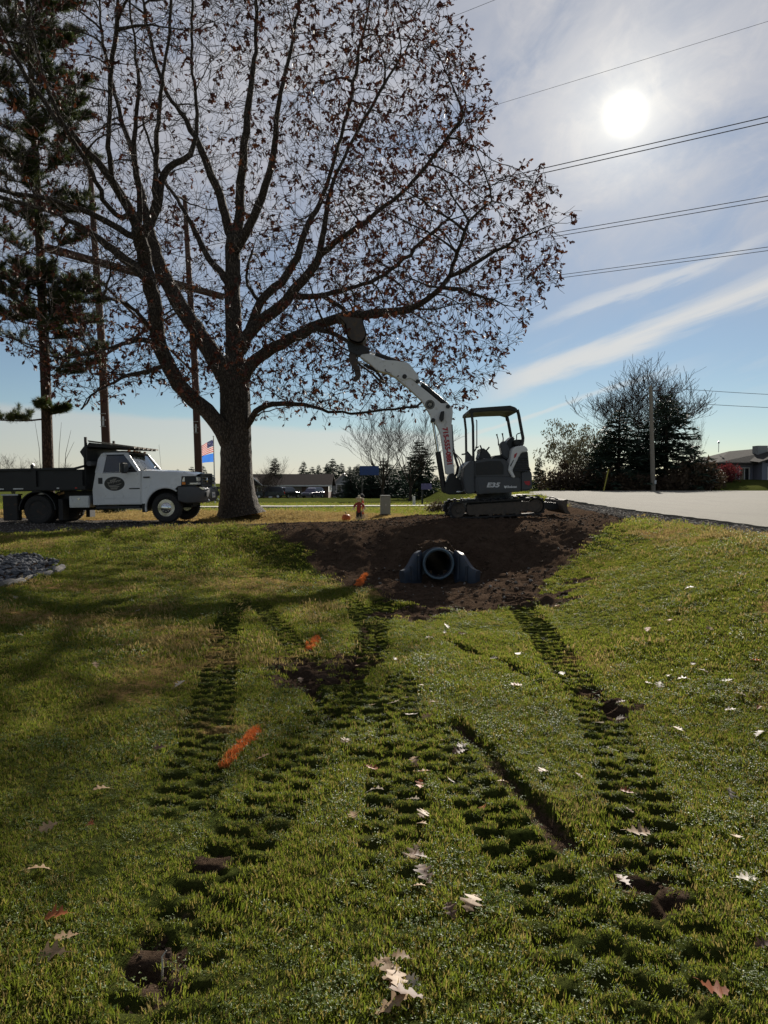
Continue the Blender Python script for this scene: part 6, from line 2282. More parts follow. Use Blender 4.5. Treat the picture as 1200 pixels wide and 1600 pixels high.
# head wall round the pipe, joining both wings
vs, fs = [], []
n = 48
for y in (0.13, 0.18):
    for rr in (0, 1):
        for k in range(n):
            g = 2 * math.pi * k / n
            cg, sg_ = math.cos(g), math.sin(g)
            if rr == 0:
                vs.append(((ro + 0.001) * cg, y, 0.25 + (ro + 0.001) * sg_))
            else:
                q = 1.0 / math.sqrt((cg / 0.33) ** 2 + (sg_ / 0.242) ** 2) if sg_ > 0 else 1.0 / max(abs(cg) / 0.33, abs(sg_) / 0.36)
                vs.append((q * cg, y, 0.25 + q * sg_))
for k in range(n):
    k2 = (k + 1) % n
    fs += [(k, k2, n + k2, n + k), (2 * n + k, 3 * n + k, 3 * n + k2, 2 * n + k2), (n + k, n + k2, 3 * n + k2, 3 * n + k), (k, 2 * n + k, 2 * n + k2, k2)]
MB().add(vs, fs).build('head_wall', M['pipe_blue'], cul)
# ribbed pipe shell
mb.build('pipe_corrugation', M['pipe_blue'], cul, True)

# ------------------------------------------------------------------ transmission structure and wires
Hc = 12.0 + EYE
LX, LY = -17.3, 37.0
RX, RY = -10.2, 47.0
ax_ = Vector((RX - LX, RY - LY, 0)).normalized()
wd = Vector((ax_.y, -ax_.x, 0))
mid = Vector(((LX + RX) / 2, (LY + RY) / 2, 0))
z0t = ground_z(mid.x, mid.y)


def tower(loc, label):
    t = empty('transmission_pole', (loc.x, loc.y, 0), 0, label, 'utility pole', 'twin pole transmission frames')
    for s in (-3.2, 3.2):
        lean = Vector((-0.55, 0.0, 0))
        b = ax_ * s
        pole = MB().tube([(b.x + 0.35, b.y, z0t - 0.5), (b.x + 0.1, b.y, 9), (b.x - 0.15, b.y, Hc), (b.x - 0.4, b.y, 19.2)], [0.25, 0.21, 0.18, 0.13], 14).build('pole', M['brown_pole'], t, True)
        mb = MB()
        for k in range(3):
            z = 4.6 + 0.35 * k
            mb.tube([(b.x + 0.05, b.y - 0.3, z), (b.x + 0.35, b.y - 0.3, z)], 0.02, 6)
        mb.box((b.x + 0.2, b.y - 0.2, 4.9), (0.10, 0.12, 0.5))
        mb.build('pole_step', M['galv'], pole)
    e0, e1 = ax_ * -6.1, ax_ * 6.1
    arm_ = MB()
    m = Matrix.Rotation(math.atan2(ax_.y, ax_.x), 4, 'Z')
    for off in (-0.20, 0.20):
        vs = [m @ Vector((x, off + y, Hc + z)) for x in (-6.1, 6.1) for y in (-0.06, 0.06) for z in (-0.14, 0.14)]
        arm_.add([(v.x - 0.15, v.y, v.z) for v in vs], [(0, 1, 3, 2), (4, 6, 7, 5), (0, 4, 5, 1), (2, 3, 7, 6), (0, 2, 6, 4), (1, 5, 7, 3)])
    arm_.build('cross_arm', M['brown_pole'], t)
    for a, b in ((-3.2, 3.2), (3.2, -3.2)):
        p, q = ax_ * a, ax_ * b
        MB().tube([(p.x, p.y, Hc - 1.0), (q.x, q.y, Hc - 5.2)], 0.07, 8).build('cross_brace', M['brown_pole'], t)
    for s in (-5.7, 0.0, 5.7):
        p = ax_ * s
        ins = MB()
        for k in range(7):
            ins.lathe([(0.02, 0), (0.11, 0.02), (0.02, 0.07)], (p.x - 0.15, p.y, Hc - 0.25 - 0.15 * (k + 1)), 'Z', 10)
        ins.tube([(p.x - 0.15, p.y, Hc - 0.1), (p.x - 0.15, p.y, Hc - 1.4)], 0.02, 6)
        ins.build('insulator', M['insulator'], t, True)
    return t


SPAN = 150.0
tower(mid, 'brown twin pole transmission frame seen through the left half of the oak')
tower(mid + wd * SPAN, 'brown twin pole transmission frame across the road to the right')


def wire(p0, p1, sag, r, label, group, name='power_line'):
    pts = []
    for k in range(81):
        t = k / 80
        p = p0.lerp(p1, t)
        p.z -= sag * 4 * t * (1 - t)
        pts.append(p)
    o = MB().tube(pts, r, 5).build(name, M['wire'], None, True)
    tag(o, label, 'wire', group)


PH = (('lowest of the three paired conductors on the far side of the line', 5.7), ('middle of the three paired conductors of the line', 0.0), ('highest of the three paired conductors nearest the sun', -5.7))
for lab, s in PH:
    for dz_ in (0.0, 0.14):
        p0 = mid + ax_ * s + Vector((-0.15, 0, Hc - 1.4 + dz_))
        p1 = p0 + wd * SPAN
        wire(p0, p1, 2.3, 0.013, 'conductor pair: ' + lab, 'conductors ' + lab)
for lab, s in (('thin single shield wire passing through the sun glare', 3.2), ('thin single shield wire at the top of the sky', -3.2)):
    p0 = mid + ax_ * s + Vector((-0.4, 0, 19.1))
    wire(p0, p0 + wd * SPAN, 1.6, 0.007, lab, None)

# roadside pole on the right
p = at(1021, 768, 57.2)
zb = ground_z(p.x, p.y) - 0.3
pt = at(1016.5, 604, 57.2)
up = empty('utility_pole', (p.x, p.y, zb + 0.3), 0, 'weathered grey wooden pole in front of the roadside spruces', 'utility pole')
q = Vector((pt.x - p.x, 0, pt.z - zb - 0.3))
pole = MB().tube([(0, 0, -0.3), (q.x, 0, q.z)], [0.20, 0.13], 14).build('pole', M['weathered_pole'], up, True)
MB().tube([(q.x, 0, q.z - 0.35), (q.x + 0.75, 0, q.z - 0.30)], 0.04, 6).build('bracket', M['brown_pole'], up)
MB().tube([(q.x + 0.75, 0, q.z - 0.34), (q.x + 0.75, 0, q.z - 0.1)], 0.05, 8).build('insulator', M['insulator'], up)
MB().lathe([(0.0, 0.0), (0.03, 0.0), (0.05, 0.1), (0.0, 0.16)], (q.x, 0, q.z), 'Z', 10).build('cap', M['galv'], up)
MB().box((0.05, -0.22, 0.95), (0.16, 0.1, 0.3)).build('meter_box', M['galv'], up)
wire(Vector((pt.x + 0.75, pt.y, pt.z - 0.05)), Vector((60, 66, pt.z + 0.3)), 0.5, 0.02, 'upper thin wire running right from the grey roadside pole', None)
wire(Vector((pt.x, pt.y, pt.z - 1.1)), Vector((60, 66, pt.z - 0.8)), 0.5, 0.02, 'lower thin wire running right from the grey roadside pole', None)
a, b = at(942, 766, 57), at(951, 733, 57)
g = MB().tube([(a.x, a.y, ground_z(a.x, a.y) - 0.1), (b.x, b.y, b.z)], 0.05, 8).build('guy_guard', M['guard_yellow'], None, True)
tag(g, 'leaning yellow guy wire guard by the left roadside spruce', 'guy guard')


# ------------------------------------------------------------------ houses
def bx(name, mat, parent, x0, x1, y0, y1, z0, z1, bevel=0.0):
    return MB().span(x0, x1, y0, y1, z0, z1).build(name, mat, parent, bevel=bevel)


def window(parent, x0, x1, y, z0, z1, face='y', panes=2):
    """window on a wall facing -y (face y) or on the +x gable (face x)"""
    def sp(a0, a1, d0, d1, c0, c1):
        return (a0, a1, d0, d1, c0, c1) if face == 'y' else (d0, d1, a0, a1, c0, c1)
    sg = -1 if face == 'y' else 1
    f = MB()
    w = 0.09
    for a0, a1, c0, c1 in ((x0 - w, x0, z0 - w, z1 + w), (x1, x1 + w, z0 - w, z1 + w), (x0, x1, z1, z1 + w), (x0, x1, z0 - w, z0)):
        f.span(*sp(a0, a1, y, y + sg * 0.07, c0, c1))
    for k in range(1, panes):
        xm = x0 + (x1 - x0) * k / panes
        f.span(*sp(xm - 0.04, xm + 0.04, y, y + sg * 0.06, z0, z1))
    wn_ = f.build('window', M['trim'], parent)
    for k in range(panes):
        a0, a1 = x0 + (x1 - x0) * k / panes + 0.04 * (k > 0), x0 + (x1 - x0) * (k + 1) / panes - 0.04 * (k < panes - 1)
        MB().span(*sp(a0, a1, y + sg * 0.004, y + sg * 0.02, z0, z1)).build('pane', M['window_dark'], wn_)
    return wn_


def gable_roof(parent, x0, x1, y0, y1, ze, zr, mat, over=0.4, axis='x', t=0.16):
    mb = MB()
    if axis == 'x':
        ym = (y0 + y1) / 2
        k = (zr - ze) / (ym - y0)
        for s, ya in ((1, y0 - over), (-1, y1 + over)):
            za = ze - over * k
            mb.add([(x0 - over, ya, za), (x1 + over, ya, za), (x1 + over, ym, zr), (x0 - over, ym, zr), (x0 - over, ya, za - t), (x1 + over, ya, za - t), (x1 + over, ym, zr - t), (x0 - over, ym, zr - t)],
                   [(0, 1, 2, 3), (7, 6, 5, 4), (0, 4, 5, 1), (1, 5, 6, 2), (3, 2, 6, 7), (0, 3, 7, 4)])
    else:
        xm = (x0 + x1) / 2
        k = (zr - ze) / (xm - x0)
        for s, xa in ((1, x0 - over), (-1, x1 + over)):
            za = ze - over * k
            mb.add([(xa, y0 - over, za), (xa, y1 + over, za), (xm, y1 + over, zr), (xm, y0 - over, zr), (xa, y0 - over, za - t), (xa, y1 + over, za - t), (xm, y1 + over, zr - t), (xm, y0 - over, zr - t)],
                   [(0, 1, 2, 3), (7, 6, 5, 4), (0, 4, 5, 1), (1, 5, 6, 2), (3, 2, 6, 7), (0, 3, 7, 4)])
    return mb.build('roof', mat, parent)


# brown brick ranch
HY = 122.0
hx0, hx1 = at(372, 760, HY).x, at(513, 760, HY).x
hz = at(450, 779, HY).z
h1 = empty('ranch_house', ((hx0 + hx1) / 2, HY, hz), 0, 'low brown brick ranch house with white gable end behind the parked cars', 'house')
w2 = (hx1 - hx0) / 2
bx('wall', M['brick'], h1, -w2, w2, 0, 9, -0.3, 2.5)
MB().prism([(0, 2.5), (9, 2.5), (4.5, 4.2)], 0, 0, lambda x, z, k: 0).v
gv = MB().add([(w2 + 0.02, 0, 1.1), (w2 + 0.02, 9, 1.1), (w2 + 0.02, 9, 2.5), (w2 + 0.02, 4.5, 4.15), (w2 + 0.02, 0, 2.5), (w2 - 0.1, 0, 1.1), (w2 - 0.1, 9, 1.1), (w2 - 0.1, 9, 2.5), (w2 - 0.1, 4.5, 4.15), (w2 - 0.1, 0, 2.5)], [(0, 1, 2, 3, 4), (9, 8, 7, 6, 5), (0, 5, 6, 1), (1, 6, 7, 2), (2, 7, 8, 3), (3, 8, 9, 4), (4, 9, 5, 0)]).build('gable', M['siding_white'], h1)
rf1 = gable_roof(h1, -w2, w2, 0, 9, 2.55, 4.25, M['shingle'], 0.6)
MB().span(-w2 - 0.6, w2 + 0.6, -0.68, -0.6, 2.1, 2.32).build('gutter', M['trim'], rf1)
window(h1, 2.2, 3.3, w2 + 0.02, 1.3, 2.35, 'x', 1)
window(h1, 4.4, 5.5, w2 + 0.02, 1.3, 2.35, 'x', 1)
for x0, x1 in ((0.6, 3.2), (3.9, 6.6)):
    d = bx('garage_door', M['door_tan'], h1, x0, x1, -0.06, -0.002, -0.2, 2.05)
    for k in range(1, 4):
        bx('door_rail', M['brick'], d, x0, x1, -0.068, -0.061, 0.5 * k - 0.02, 0.5 * k + 0.02)
window(h1, -1.6, -0.2, 0, 0.9, 2.0)
window(h1, -4.4, -3.0, 0, 0.9, 2.0)
dr = bx('door', M['trim'], h1, -2.5, -1.9, -0.06, -0.002, -0.1, 2.0)
bx('handle', M['dark_plastic'], dr, -2.42, -2.38, -0.09, -0.06, 0.9, 1.0)
# entrance gable with white edge boards
eg = MB().add([(-6.6, -1.2, 2.2), (-3.4, -1.2, 2.2), (-5.0, -1.2, 3.6), (-6.6, 0.5, 2.2), (-3.4, 0.5, 2.2), (-5.0, 4.0, 3.6)], [(0, 1, 2), (0, 3, 4, 1), (1, 4, 5, 2), (2, 5, 3, 0)]).build('porch_gable', M['shingle'], h1)
for s in (-1, 1):
    MB().tube([(-5.0, -1.25, 3.62), (-5.0 + s * 1.75, -1.25, 2.12)], 0.10, 4).build('barge_board', M['trim'], eg)
bx('chimney', M['brick'], rf1, -7.2, -6.5, 4.0, 4.8, 3.2, 5.0)

# grey gabled house beyond
HY2 = 135.0
gx0, gx1 = at(520, 760, HY2).x, at(549, 760, HY2).x
h2 = empty('gabled_house', ((gx0 + gx1) / 2, HY2, at(535, 778, HY2).z), 0, 'grey house with steep gable front and metal roof', 'house')
w2 = (gx1 - gx0) / 2
bx('wall', M['siding_grey'], h2, -w2, w2, 0, 10, -0.3, 2.7)
MB().prism([(-w2, 2.7), (w2, 2.7), (0.35, 4.55)], 0, 0.2).build('gable', M['siding_grey'], h2)
rf2 = gable_roof(h2, -w2, w2 + 0.7, 0, 10, 2.75, 4.7, M['metal_roof'], 0.35, 'y')
for k in range(7):
    y = 0.5 + 1.5 * k
    MB().tube([(-w2 - 0.3, y, 2.62), (0.35, y, 4.74)], 0.05, 4).build('seam', M['metal_roof'], rf2)
window(h2, -1.0, -0.2, 0, 0.5, 2.2, panes=1)
bx('door', M['window_dark'], h2, 0.2, 1.1, -0.05, -0.002, -0.2, 2.2)
MB().span(-1.1, 1.4, -0.9, 0.0, 2.5, 2.66).build('porch_roof', M['trim'], h2)
for x in (-1.0, 1.3):
    MB().cyl((x, -0.8, -0.2), (x, -0.8, 2.5), 0.08, 8).build('porch_post', M['trim'], h2)

# grey blue house on the right mound
HY3 = 66.0
qx0, qx1 = at(1117, 752, HY3).x, at(1290, 752, HY3).x
zq = at(1170, 752, HY3).z
h3 = empty('hill_house', (qx0, HY3, zq), 0, 'grey blue ranch house with grey shingle roof on the grassy mound', 'house')
WL = qx1 - qx0
bx('wall', M['siding_blue'], h3, 0.5, WL, 0, 8, -0.8, 1.75)
xg = at(1176, 752, HY3).x - qx0
bx('projecting_wall', M['siding_blue'], h3, xg, xg + 5.0, -1.6, -0.002, -0.9, 1.75)
for k in range(9):
    bx('siding_board', M['siding_blue'], h3, xg - 0.012, xg + 5.0, -1.615, -1.602, -0.75 + 0.27 * k, -0.75 + 0.27 * k + 0.25)
rr_ = MB()
# hipped main roof
ov = 0.5
rr_.add([(-0.2, -0.9, 1.72), (WL, -0.9, 1.72), (WL, 4.0, 3.6), (3.2, 4.0, 2.95), (-0.2, 8.9, 1.72), (WL, 8.9, 1.72), (-0.2, -0.9, 1.58), (WL, -0.9, 1.58), (-0.2, 8.9, 1.58), (WL, 8.9, 1.58)],
        [(0, 1, 2, 3), (0, 3, 4), (3, 2, 5, 4), (0, 6, 7, 1), (0, 4, 8, 6), (6, 8, 9, 7)])
rr_.build('roof', M['shingle_grey'], h3)
pr_ = MB().add([(xg - 0.6, -2.2, 1.72), (xg + 2.5, -2.2, 2.75), (xg + 2.5, 3.5, 3.2), (xg - 0.6, 0.5, 1.95), (xg + 5.6, -2.2, 1.72), (xg + 5.6, 0.5, 1.95), (xg - 0.6, -2.2, 1.58), (xg + 2.5, -2.2, 2.6), (xg + 5.6, -2.2, 1.58)], [(0, 1, 2, 3), (1, 4, 5, 2), (6, 7, 1, 0), (7, 8, 4, 1)])
pr_.build('gable_roof', M['shingle_grey'], h3)
MB().prism([(xg, 1.6), (xg + 5.0, 1.6), (xg + 2.5, 2.5)], -1.6, -1.4).build('gable', M['siding_blue'], h3)
a = at(1160, 752, HY3).x - qx0
window(h3, a - 0.25, a + 0.55, 0, 0.15, 1.2, panes=2)
bx('sill', M['trim'], h3, a - 0.5, a + 0.8, -0.3, -0.002, -0.05, 0.05)
bx('door', M['window_dark'], h3, 1.4, 1.95, -0.05, -0.002, -0.6, 1.4)
window(h3, xg + 0.55, xg + 1.75, -1.6, -0.05, 1.25, panes=3)
ch_ = at(1196, 752, HY3).x - qx0
bx('chimney', M['siding_grey'], h3, ch_ - 0.25, ch_ + 0.7, 1.0, 2.0, 1.8, 3.35)
v_ = at(1153.5, 752, HY3).x - qx0
vent = MB().cyl((v_, 4.0, 2.85), (v_, 4.0, 3.75), 0.03, 8)
vent.lathe([(0.0, 3.7), (0.09, 3.72), (0.09, 3.9), (0.0, 3.95)], (v_, 4.0, 0), 'Z', 12)
vent.build('roof_vent', M['galv'], h3, True)


# ------------------------------------------------------------------ parked cars
def car(name, px, py, Y, kind, mat, face, label, yaw=0.0):
    p = at(px, py, Y)
    c = empty(name, (p.x, Y, ground_z(p.x, Y)), yaw, label, 'car')
    L, H, W_ = {'suv': (4.7, 1.75, 0.93), 'van': (5.0, 1.75, 0.97), 'sedan': (4.6, 1.45, 0.9)}[kind]
    h = L / 2
    belt = 0.98 if kind != 'sedan' else 0.92
    if kind == 'sedan':
        body_ = [(-h, 0.35), (-h, 0.85), (-h + 0.15, 0.95), (-h + 0.9, 0.98), (h - 1.2, 0.95), (h - 0.2, 0.78), (h, 0.65), (h, 0.32), (0, 0.22)]
        roof_ = [(-h + 0.55, 0.97), (-h + 1.35, 1.38), (-h + 2.1, 1.45), (-h + 2.6, 1.42), (h - 1.1, 0.95)]
    else:
        body_ = [(-h, 0.42), (-h - 0.03, 0.80), (-h + 0.03, 1.02), (h - 1.3, 1.02), (h - 0.25, 0.92), (h, 0.75), (h, 0.40), (0, 0.28)]
        roof_ = [(-h + 0.05, 1.01), (-h + 0.35, 1.62), (-h + 0.8, 1.74), (h - 2.3, 1.73), (h - 1.75, 1.58), (h - 1.15, 1.01)]
    if face < 0:
        body_ = [(-x, z) for x, z in body_]; roof_ = [(-x, z) for x, z in roof_]
    b = MB().prism(body_, -W_, W_).build('body', mat, c, bevel=0.06, seg=3)
    yf = lambda x, z, k: (W_ - 0.04 - (z - belt) * 0.3) * (1 if k > 0 else -1)
    MB().prism(roof_, 0, 0, yf).build('cabin', mat, c, bevel=0.05, seg=2)
    cxm_ = sum(x for x, z in roof_) / len(roof_); czm_ = sum(z for x, z in roof_) / len(roof_)
    gl_ = [(cxm_ + (x - cxm_) * 0.86, belt + 0.06 + (z - belt) * 0.80) for x, z in roof_]
    for s in (-1, 1):
        yg = lambda x, z, k, s=s: s * (W_ - 0.025 - (z - belt) * 0.3 - (0.02 if k < 0 else 0))
        MB().prism(gl_, 0, 0, yg).build('side_glass', M['window_dark'], c)
    xr = (-h if face > 0 else h); sr = -1 if face > 0 else 1
    zr0, zr1 = (1.08, 1.55) if kind != 'sedan' else (1.0, 1.33)
    xw = (-h + 0.10, -h + 0.32) if kind != 'sedan' else (-h + 0.62, -h + 1.25)
    if face < 0: xw = (-xw[0], -xw[1])
    d_ = 0.03 * sr
    MB().add([(xw[0] + d_, -0.68, zr0), (xw[0] + d_, 0.68, zr0), (xw[1] + d_, 0.60, zr1), (xw[1] + d_, -0.60, zr1)], [(0, 1, 2, 3)]).build('rear_glass', M['window_dark'], c)
    for s in (-1, 1):
        MB().box((xr + 0.0, s * (W_ - 0.12), 0.85), (0.12, 0.22, 0.28)).build('tail_lamp', M['red_lens'], c, bevel=0.02)
        MB().box((-xr, s * (W_ - 0.2), 0.72), (0.12, 0.30, 0.14)).build('headlamp', M['lamp'], c, bevel=0.02)
        MB().span(-h * 0.95, h * 0.95, s * W_, s * (W_ + 0.015), 0.44, 0.50).build('sill_trim', M['dark_plastic'], c)
        for x in (-h + 0.95, h - 0.95):
            w = MB().lathe([(0.20, -0.11), (0.32, -0.10), (0.335, -0.05), (0.335, 0.07), (0.32, 0.11), (0.20, 0.11)], (x, s * (W_ - 0.08), 0.335), 'Y', 20, False).build('wheel', M['rubber'], c, True)
            MB().lathe([(0.0, 0.085 * s), (0.06, 0.09 * s), (0.21, 0.10 * s), (0.215, 0.02 * s)], (x, s * (W_ - 0.08), 0.335), 'Y', 16).build('rim', M['alu'], w, True)
    MB().box((xr, 0, 0.55), (0.10, 1.7, 0.20)).build('bumper', M['dark_plastic'], c, bevel=0.03)
    return c


car('parked_car', 421, 778, 106, 'suv', M['car_navy'], -1, 'navy blue sport utility car parked sideways near the oak trunk')
car('parked_car', 450, 778, 108, 'suv', M['car_dark'], 1, 'black sport utility car parked right of the navy one', 1.15)
car('parked_car', 489, 777, 117, 'van', M['car_purple'], 1, 'blue violet minivan parked at the garage of the ranch house', -1.95)
car('parked_car', 541, 777, 128, 'sedan', M['car_dark'], -1, 'grey sedan parked at the gabled house', 0.3)
car('parked_car', 574, 777, 118, 'suv', M['car_dark'], 1, 'dark rounded car parked left of the red car', 2.4)
car('parked_car', 590, 777, 124, 'suv', M['car_red'], 1, 'dark red car parked beside the white sedan', 1.9)
car('parked_car', 611, 777, 126, 'sedan', M['car_white'], -1, 'white sedan parked beyond the bare young trees', 0.1)


# ------------------------------------------------------------------ signs, box, post
def sign(px0, px1, py0, py1, Y, post_px, mat, label):
    a, b = at(px0, py1, Y), at(px1, py0, Y)
    pp = at(post_px, 770, Y)
    zg = ground_z(pp.x, Y)
    s = empty('sign', (pp.x, Y, zg), 0, label, 'sign')
    MB().span(a.x - pp.x, b.x - pp.x, -0.02, 0.02, a.z - zg, b.z - zg).build('board', mat, s, bevel=0.008)
    MB().span(a.x - pp.x, b.x - pp.x, 0.021, 0.05, (a.z + b.z) / 2 - zg - 0.03, (a.z + b.z) / 2 - zg + 0.03).build('rail', M['dark_plastic'], s)
    MB().span(-0.05, 0.05, 0.03, 0.13, -0.1, b.z - zg).build('post', M['dark_plastic'], s)
    return s


sign(562, 592, 728, 742.5, 48, 565.5, M['sign_blue'], 'plain blue board on a dark post beyond the pumpkin')
sign(658, 674.5, 755.5, 765, 40, 660, M['sign_violet'], 'small violet blue board on a short post by the broad spruce')
a = at(602, 804, 23.0)
ub = empty('utility_box', (a.x, 23.0, ground_z(a.x, 23.0)), 0.15, 'grey green utility pedestal box standing on the lawn edge', 'utility box')
MB().span(-0.155, 0.155, -0.12, 0.12, 0.03, 0.60).build('housing', M['box_green'], ub, bevel=0.012)
MB().span(-0.165, 0.165, -0.13, 0.13, 0.60, 0.635).build('lid', M['box_green'], ub, bevel=0.01)
MB().span(-0.17, 0.17, -0.135, 0.135, -0.08, 0.03).build('base', M['dark_plastic'], ub)
MB().span(-0.012, 0.012, -0.135, -0.12, 0.30, 0.36).build('latch', M['galv'], ub)
a = at(647.5, 780, 36)
wp = MB().tube([(0, 0, -0.1), (-0.03, 0, 0.55)], 0.075, 10).build('marker_post', M['trim'], None, True)
wp.location = (a.x, 36, ground_z(a.x, 36))
tag(wp, 'short pale leaning post on the far lawn near the violet sign', 'post')
# flag pole with two flags
FY = 46.0
a = at(336, 780, FY)
fp = empty('flag_pole', (a.x, FY, ground_z(a.x, FY)), 0, 'white flag pole with two flags seen between truck and oak trunk', 'flag pole')
zt = at(336, 683, FY).z - fp.location.z
MB().tube([(0, 0, -0.1), (-0.06, 0, zt)], [0.05, 0.03], 12).build('pole', M['trim'], fp, True)
MB().lathe([(0, 0), (0.05, 0.03), (0.05, 0.07), (0, 0.10)], (-0.06, 0, zt), 'Z', 12).build('finial', M['galv'], fp, True)


def flagmat():
    m, nt, out = nmat('flag_stripes')
    uv = nn(nt, 'ShaderNodeUVMap').outputs[0]
    s = nn(nt, 'ShaderNodeSeparateXYZ', {0: uv})
    k = nn(nt, 'ShaderNodeMath', {0: s.outputs[1], 1: 6.5}, operation='MULTIPLY').outputs[0]
    k = nn(nt, 'ShaderNodeMath', {0: k}, operation='FRACT').outputs[0]
    st = nn(nt, 'ShaderNodeMath', {0: k, 1: 0.5}, operation='GREATER_THAN').outputs[0]
    c = cmix(nt, st, (0.42, 0.03, 0.04), (0.62, 0.60, 0.58))
    u = nn(nt, 'ShaderNodeMath', {0: s.outputs[0], 1: 0.42}, operation='LESS_THAN').outputs[0]
    v = nn(nt, 'ShaderNodeMath', {0: s.outputs[1], 1: 0.46}, operation='GREATER_THAN').outputs[0]
    f = nn(nt, 'ShaderNodeMath', {0: u, 1: v}, operation='MULTIPLY').outputs[0]
    vor = nn(nt, 'ShaderNodeTexVoronoi', {'Vector': uv, 'Scale': 16.0}).outputs['Distance']
    star = nn(nt, 'ShaderNodeMath', {0: vor, 1: 0.22}, operation='LESS_THAN').outputs[0]
    can_ = cmix(nt, star, (0.03, 0.035, 0.10), (0.6, 0.6, 0.6))
    c = cmix(nt, f, c, can_)
    b = nn(nt, 'ShaderNodeBsdfPrincipled', {'Base Color': c, 'Roughness': 0.85})
    tr = nn(nt, 'ShaderNodeBsdfTranslucent', {'Color': c})
    mx = nn(nt, 'ShaderNodeMixShader', {0: 0.5, 1: b.outputs[0], 2: tr.outputs[0]})
    nt.links.new(mx.outputs[0], out.inputs[0])
    return m


def flag(name, z_top, hgt, length, droop, mat, label):
    nu, nv = 16, 9
    V_, F_, UV = [], [], []
    for i in range(nu + 1):
        u = i / nu
        for j in range(nv + 1):
            v = j / nv
            V_.append((-0.08 - length * u * (1 - 0.12 * (1 - v)), 0.10 * math.sin(u * 9 + v * 2.5) * u, z_top - hgt * (1 - v) * (1 - 0.25 * u) - droop * u ** 1.2))
            UV.append((u, v))
    for i in range(nu):
        for j in range(nv):
            a_ = i * (nv + 1) + j
            F_.append((a_, a_ + 1, a_ + nv + 2, a_ + nv + 1))
    me = np_mesh(name, np.array(V_), np.array(F_))
    uvl = me.uv_layers.new(name='UVMap')
    li = np.zeros(len(me.loops), np.int32)
    me.loops.foreach_get('vertex_index', li)
    uvl.data.foreach_set('uv', np.array(UV, np.float32)[li].ravel())
    o = link(name, me, mat, None, True)
    o.location = fp.location
    tag(o, label, 'flag')
    return o


flag('flag', zt - 0.15, 0.80, 0.95, 0.55, flagmat(), 'red and white striped flag hanging from the white pole')
flag('flag', zt - 1.05, 0.55, 1.0, 0.22, M['flag_blue'], 'plain blue flag hanging under the striped flag')

# ------------------------------------------------------------------ pumpkin and scarecrow
a = at(541, 808, 21.4)
pk = empty('pumpkin', (a.x, 21.4, ground_z(a.x, 21.4)), 0.3, 'orange pumpkin sitting on the dry grass', 'pumpkin')
vs, fs = [], []
nr, ns_ = 12, 60
for i in range(nr + 1):
    th_ = math.pi * i / nr
    for k in range(ns_):
        g = 2 * math.pi * k / ns_
        rr = 0.13 * math.sin(th_) ** 0.85 * (1 - 0.10 * abs(math.sin(g * 5)) ** 0.5 * -1 - 0.08)
        vs.append((rr * math.cos(g), rr * math.sin(g), 0.125 + 0.125 * math.cos(th_) - 0.02 * math.exp(-(math.sin(th_) * 3) ** 2) * (1 if i < 3 else -1)))
for i in range(nr):
    for k in range(ns_):
        fs.append((i * ns_ + k, i * ns_ + (k + 1) % ns_, (i + 1) * ns_ + (k + 1) % ns_, (i + 1) * ns_ + k))
MB().add(vs, fs).build('rind', M['pumpkin'], pk, True)
MB().tube([(0, 0, 0.22), (-0.01, 0, 0.27), (-0.03, 0.01, 0.31)], [0.022, 0.015, 0.018], 8).build('stem', M['stem'], pk, True)

a = at(561, 809, 21.3)
SCR = empty('scarecrow', (a.x, 21.3, ground_z(a.x, 21.3)), 0.2, 'small scarecrow decoration with red shirt and straw cuffs on a stake', 'scarecrow')
MB().cyl((0, 0.03, -0.1), (0, 0.03, 0.80), 0.012, 8).build('stake', M['stem'], SCR)
MB().tube([(-0.01, 0, 0.28), (-0.01, 0, 0.36), (0, 0, 0.48), (0, 0, 0.57), (0, 0, 0.60)], [0.06, 0.065, 0.07, 0.06, 0.025], 12).build('shirt', M['cloth_red'], SCR, True)
for s in (-1, 1):
    MB().tube([(s * 0.06, 0, 0.56), (s * 0.13, -0.01, 0.50), (s * 0.155, -0.02, 0.44)], [0.04, 0.036, 0.034], 8).build('sleeve', M['cloth_red'], SCR, True)
    MB().tube([(s * 0.035, 0, 0.32), (s * 0.05, 0, 0.22), (s * 0.055, 0, 0.14)], [0.05, 0.042, 0.038], 8).build('trouser_leg', M['cloth_black'], SCR, True)


def straw_bunch(nm, p, d, n, L, r, mat, parent):
    rg = random.Random(int(p[0] * 1000 + p[2] * 77))
    mb = MB()
    for _ in range(n):
        e = Vector(d) + Vector((rg.gauss(0, 0.35), rg.gauss(0, 0.35), rg.gauss(0, 0.2)))
        q = Vector(p) + Vector((rg.gauss(0, r), rg.gauss(0, r), 0))
        mb.tube([q, q + e * L * rg.uniform(0.6, 1.1)], [0.006, 0.003], 3)
    o = mb.build(nm, mat, parent)
    o['kind'] = 'stuff'


for s in (-1, 1):
    straw_bunch('straw_cuff', (s * 0.155, -0.02, 0.45), (s * 0.3, 0, -1), 22, 0.10, 0.015, M['cloth_cream'], SCR)
    straw_bunch('straw_foot', (s * 0.055, 0, 0.16), (0, 0, -1), 34, 0.15, 0.03, M['cloth_cream'], SCR)
MB().lathe([(0.0, 0.60), (0.035, 0.615), (0.055, 0.66), (0.045, 0.72), (0.0, 0.74)], (0, 0, 0), 'Z', 16).build('head', M['cloth_cream'], SCR, True)
MB().lathe([(0.0, 0.80), (0.035, 0.795), (0.045, 0.74), (0.085, 0.72), (0.085, 0.712), (0.0, 0.715)], (0, 0, 0), 'Z', 18).build('hat', M['cloth_cream'], SCR, True)
straw_bunch('hair', (0, 0, 0.72), (0, 0, -0.6), 26, 0.12, 0.05, M['cloth_cream'], SCR)
a = at(567, 808, 21.5)
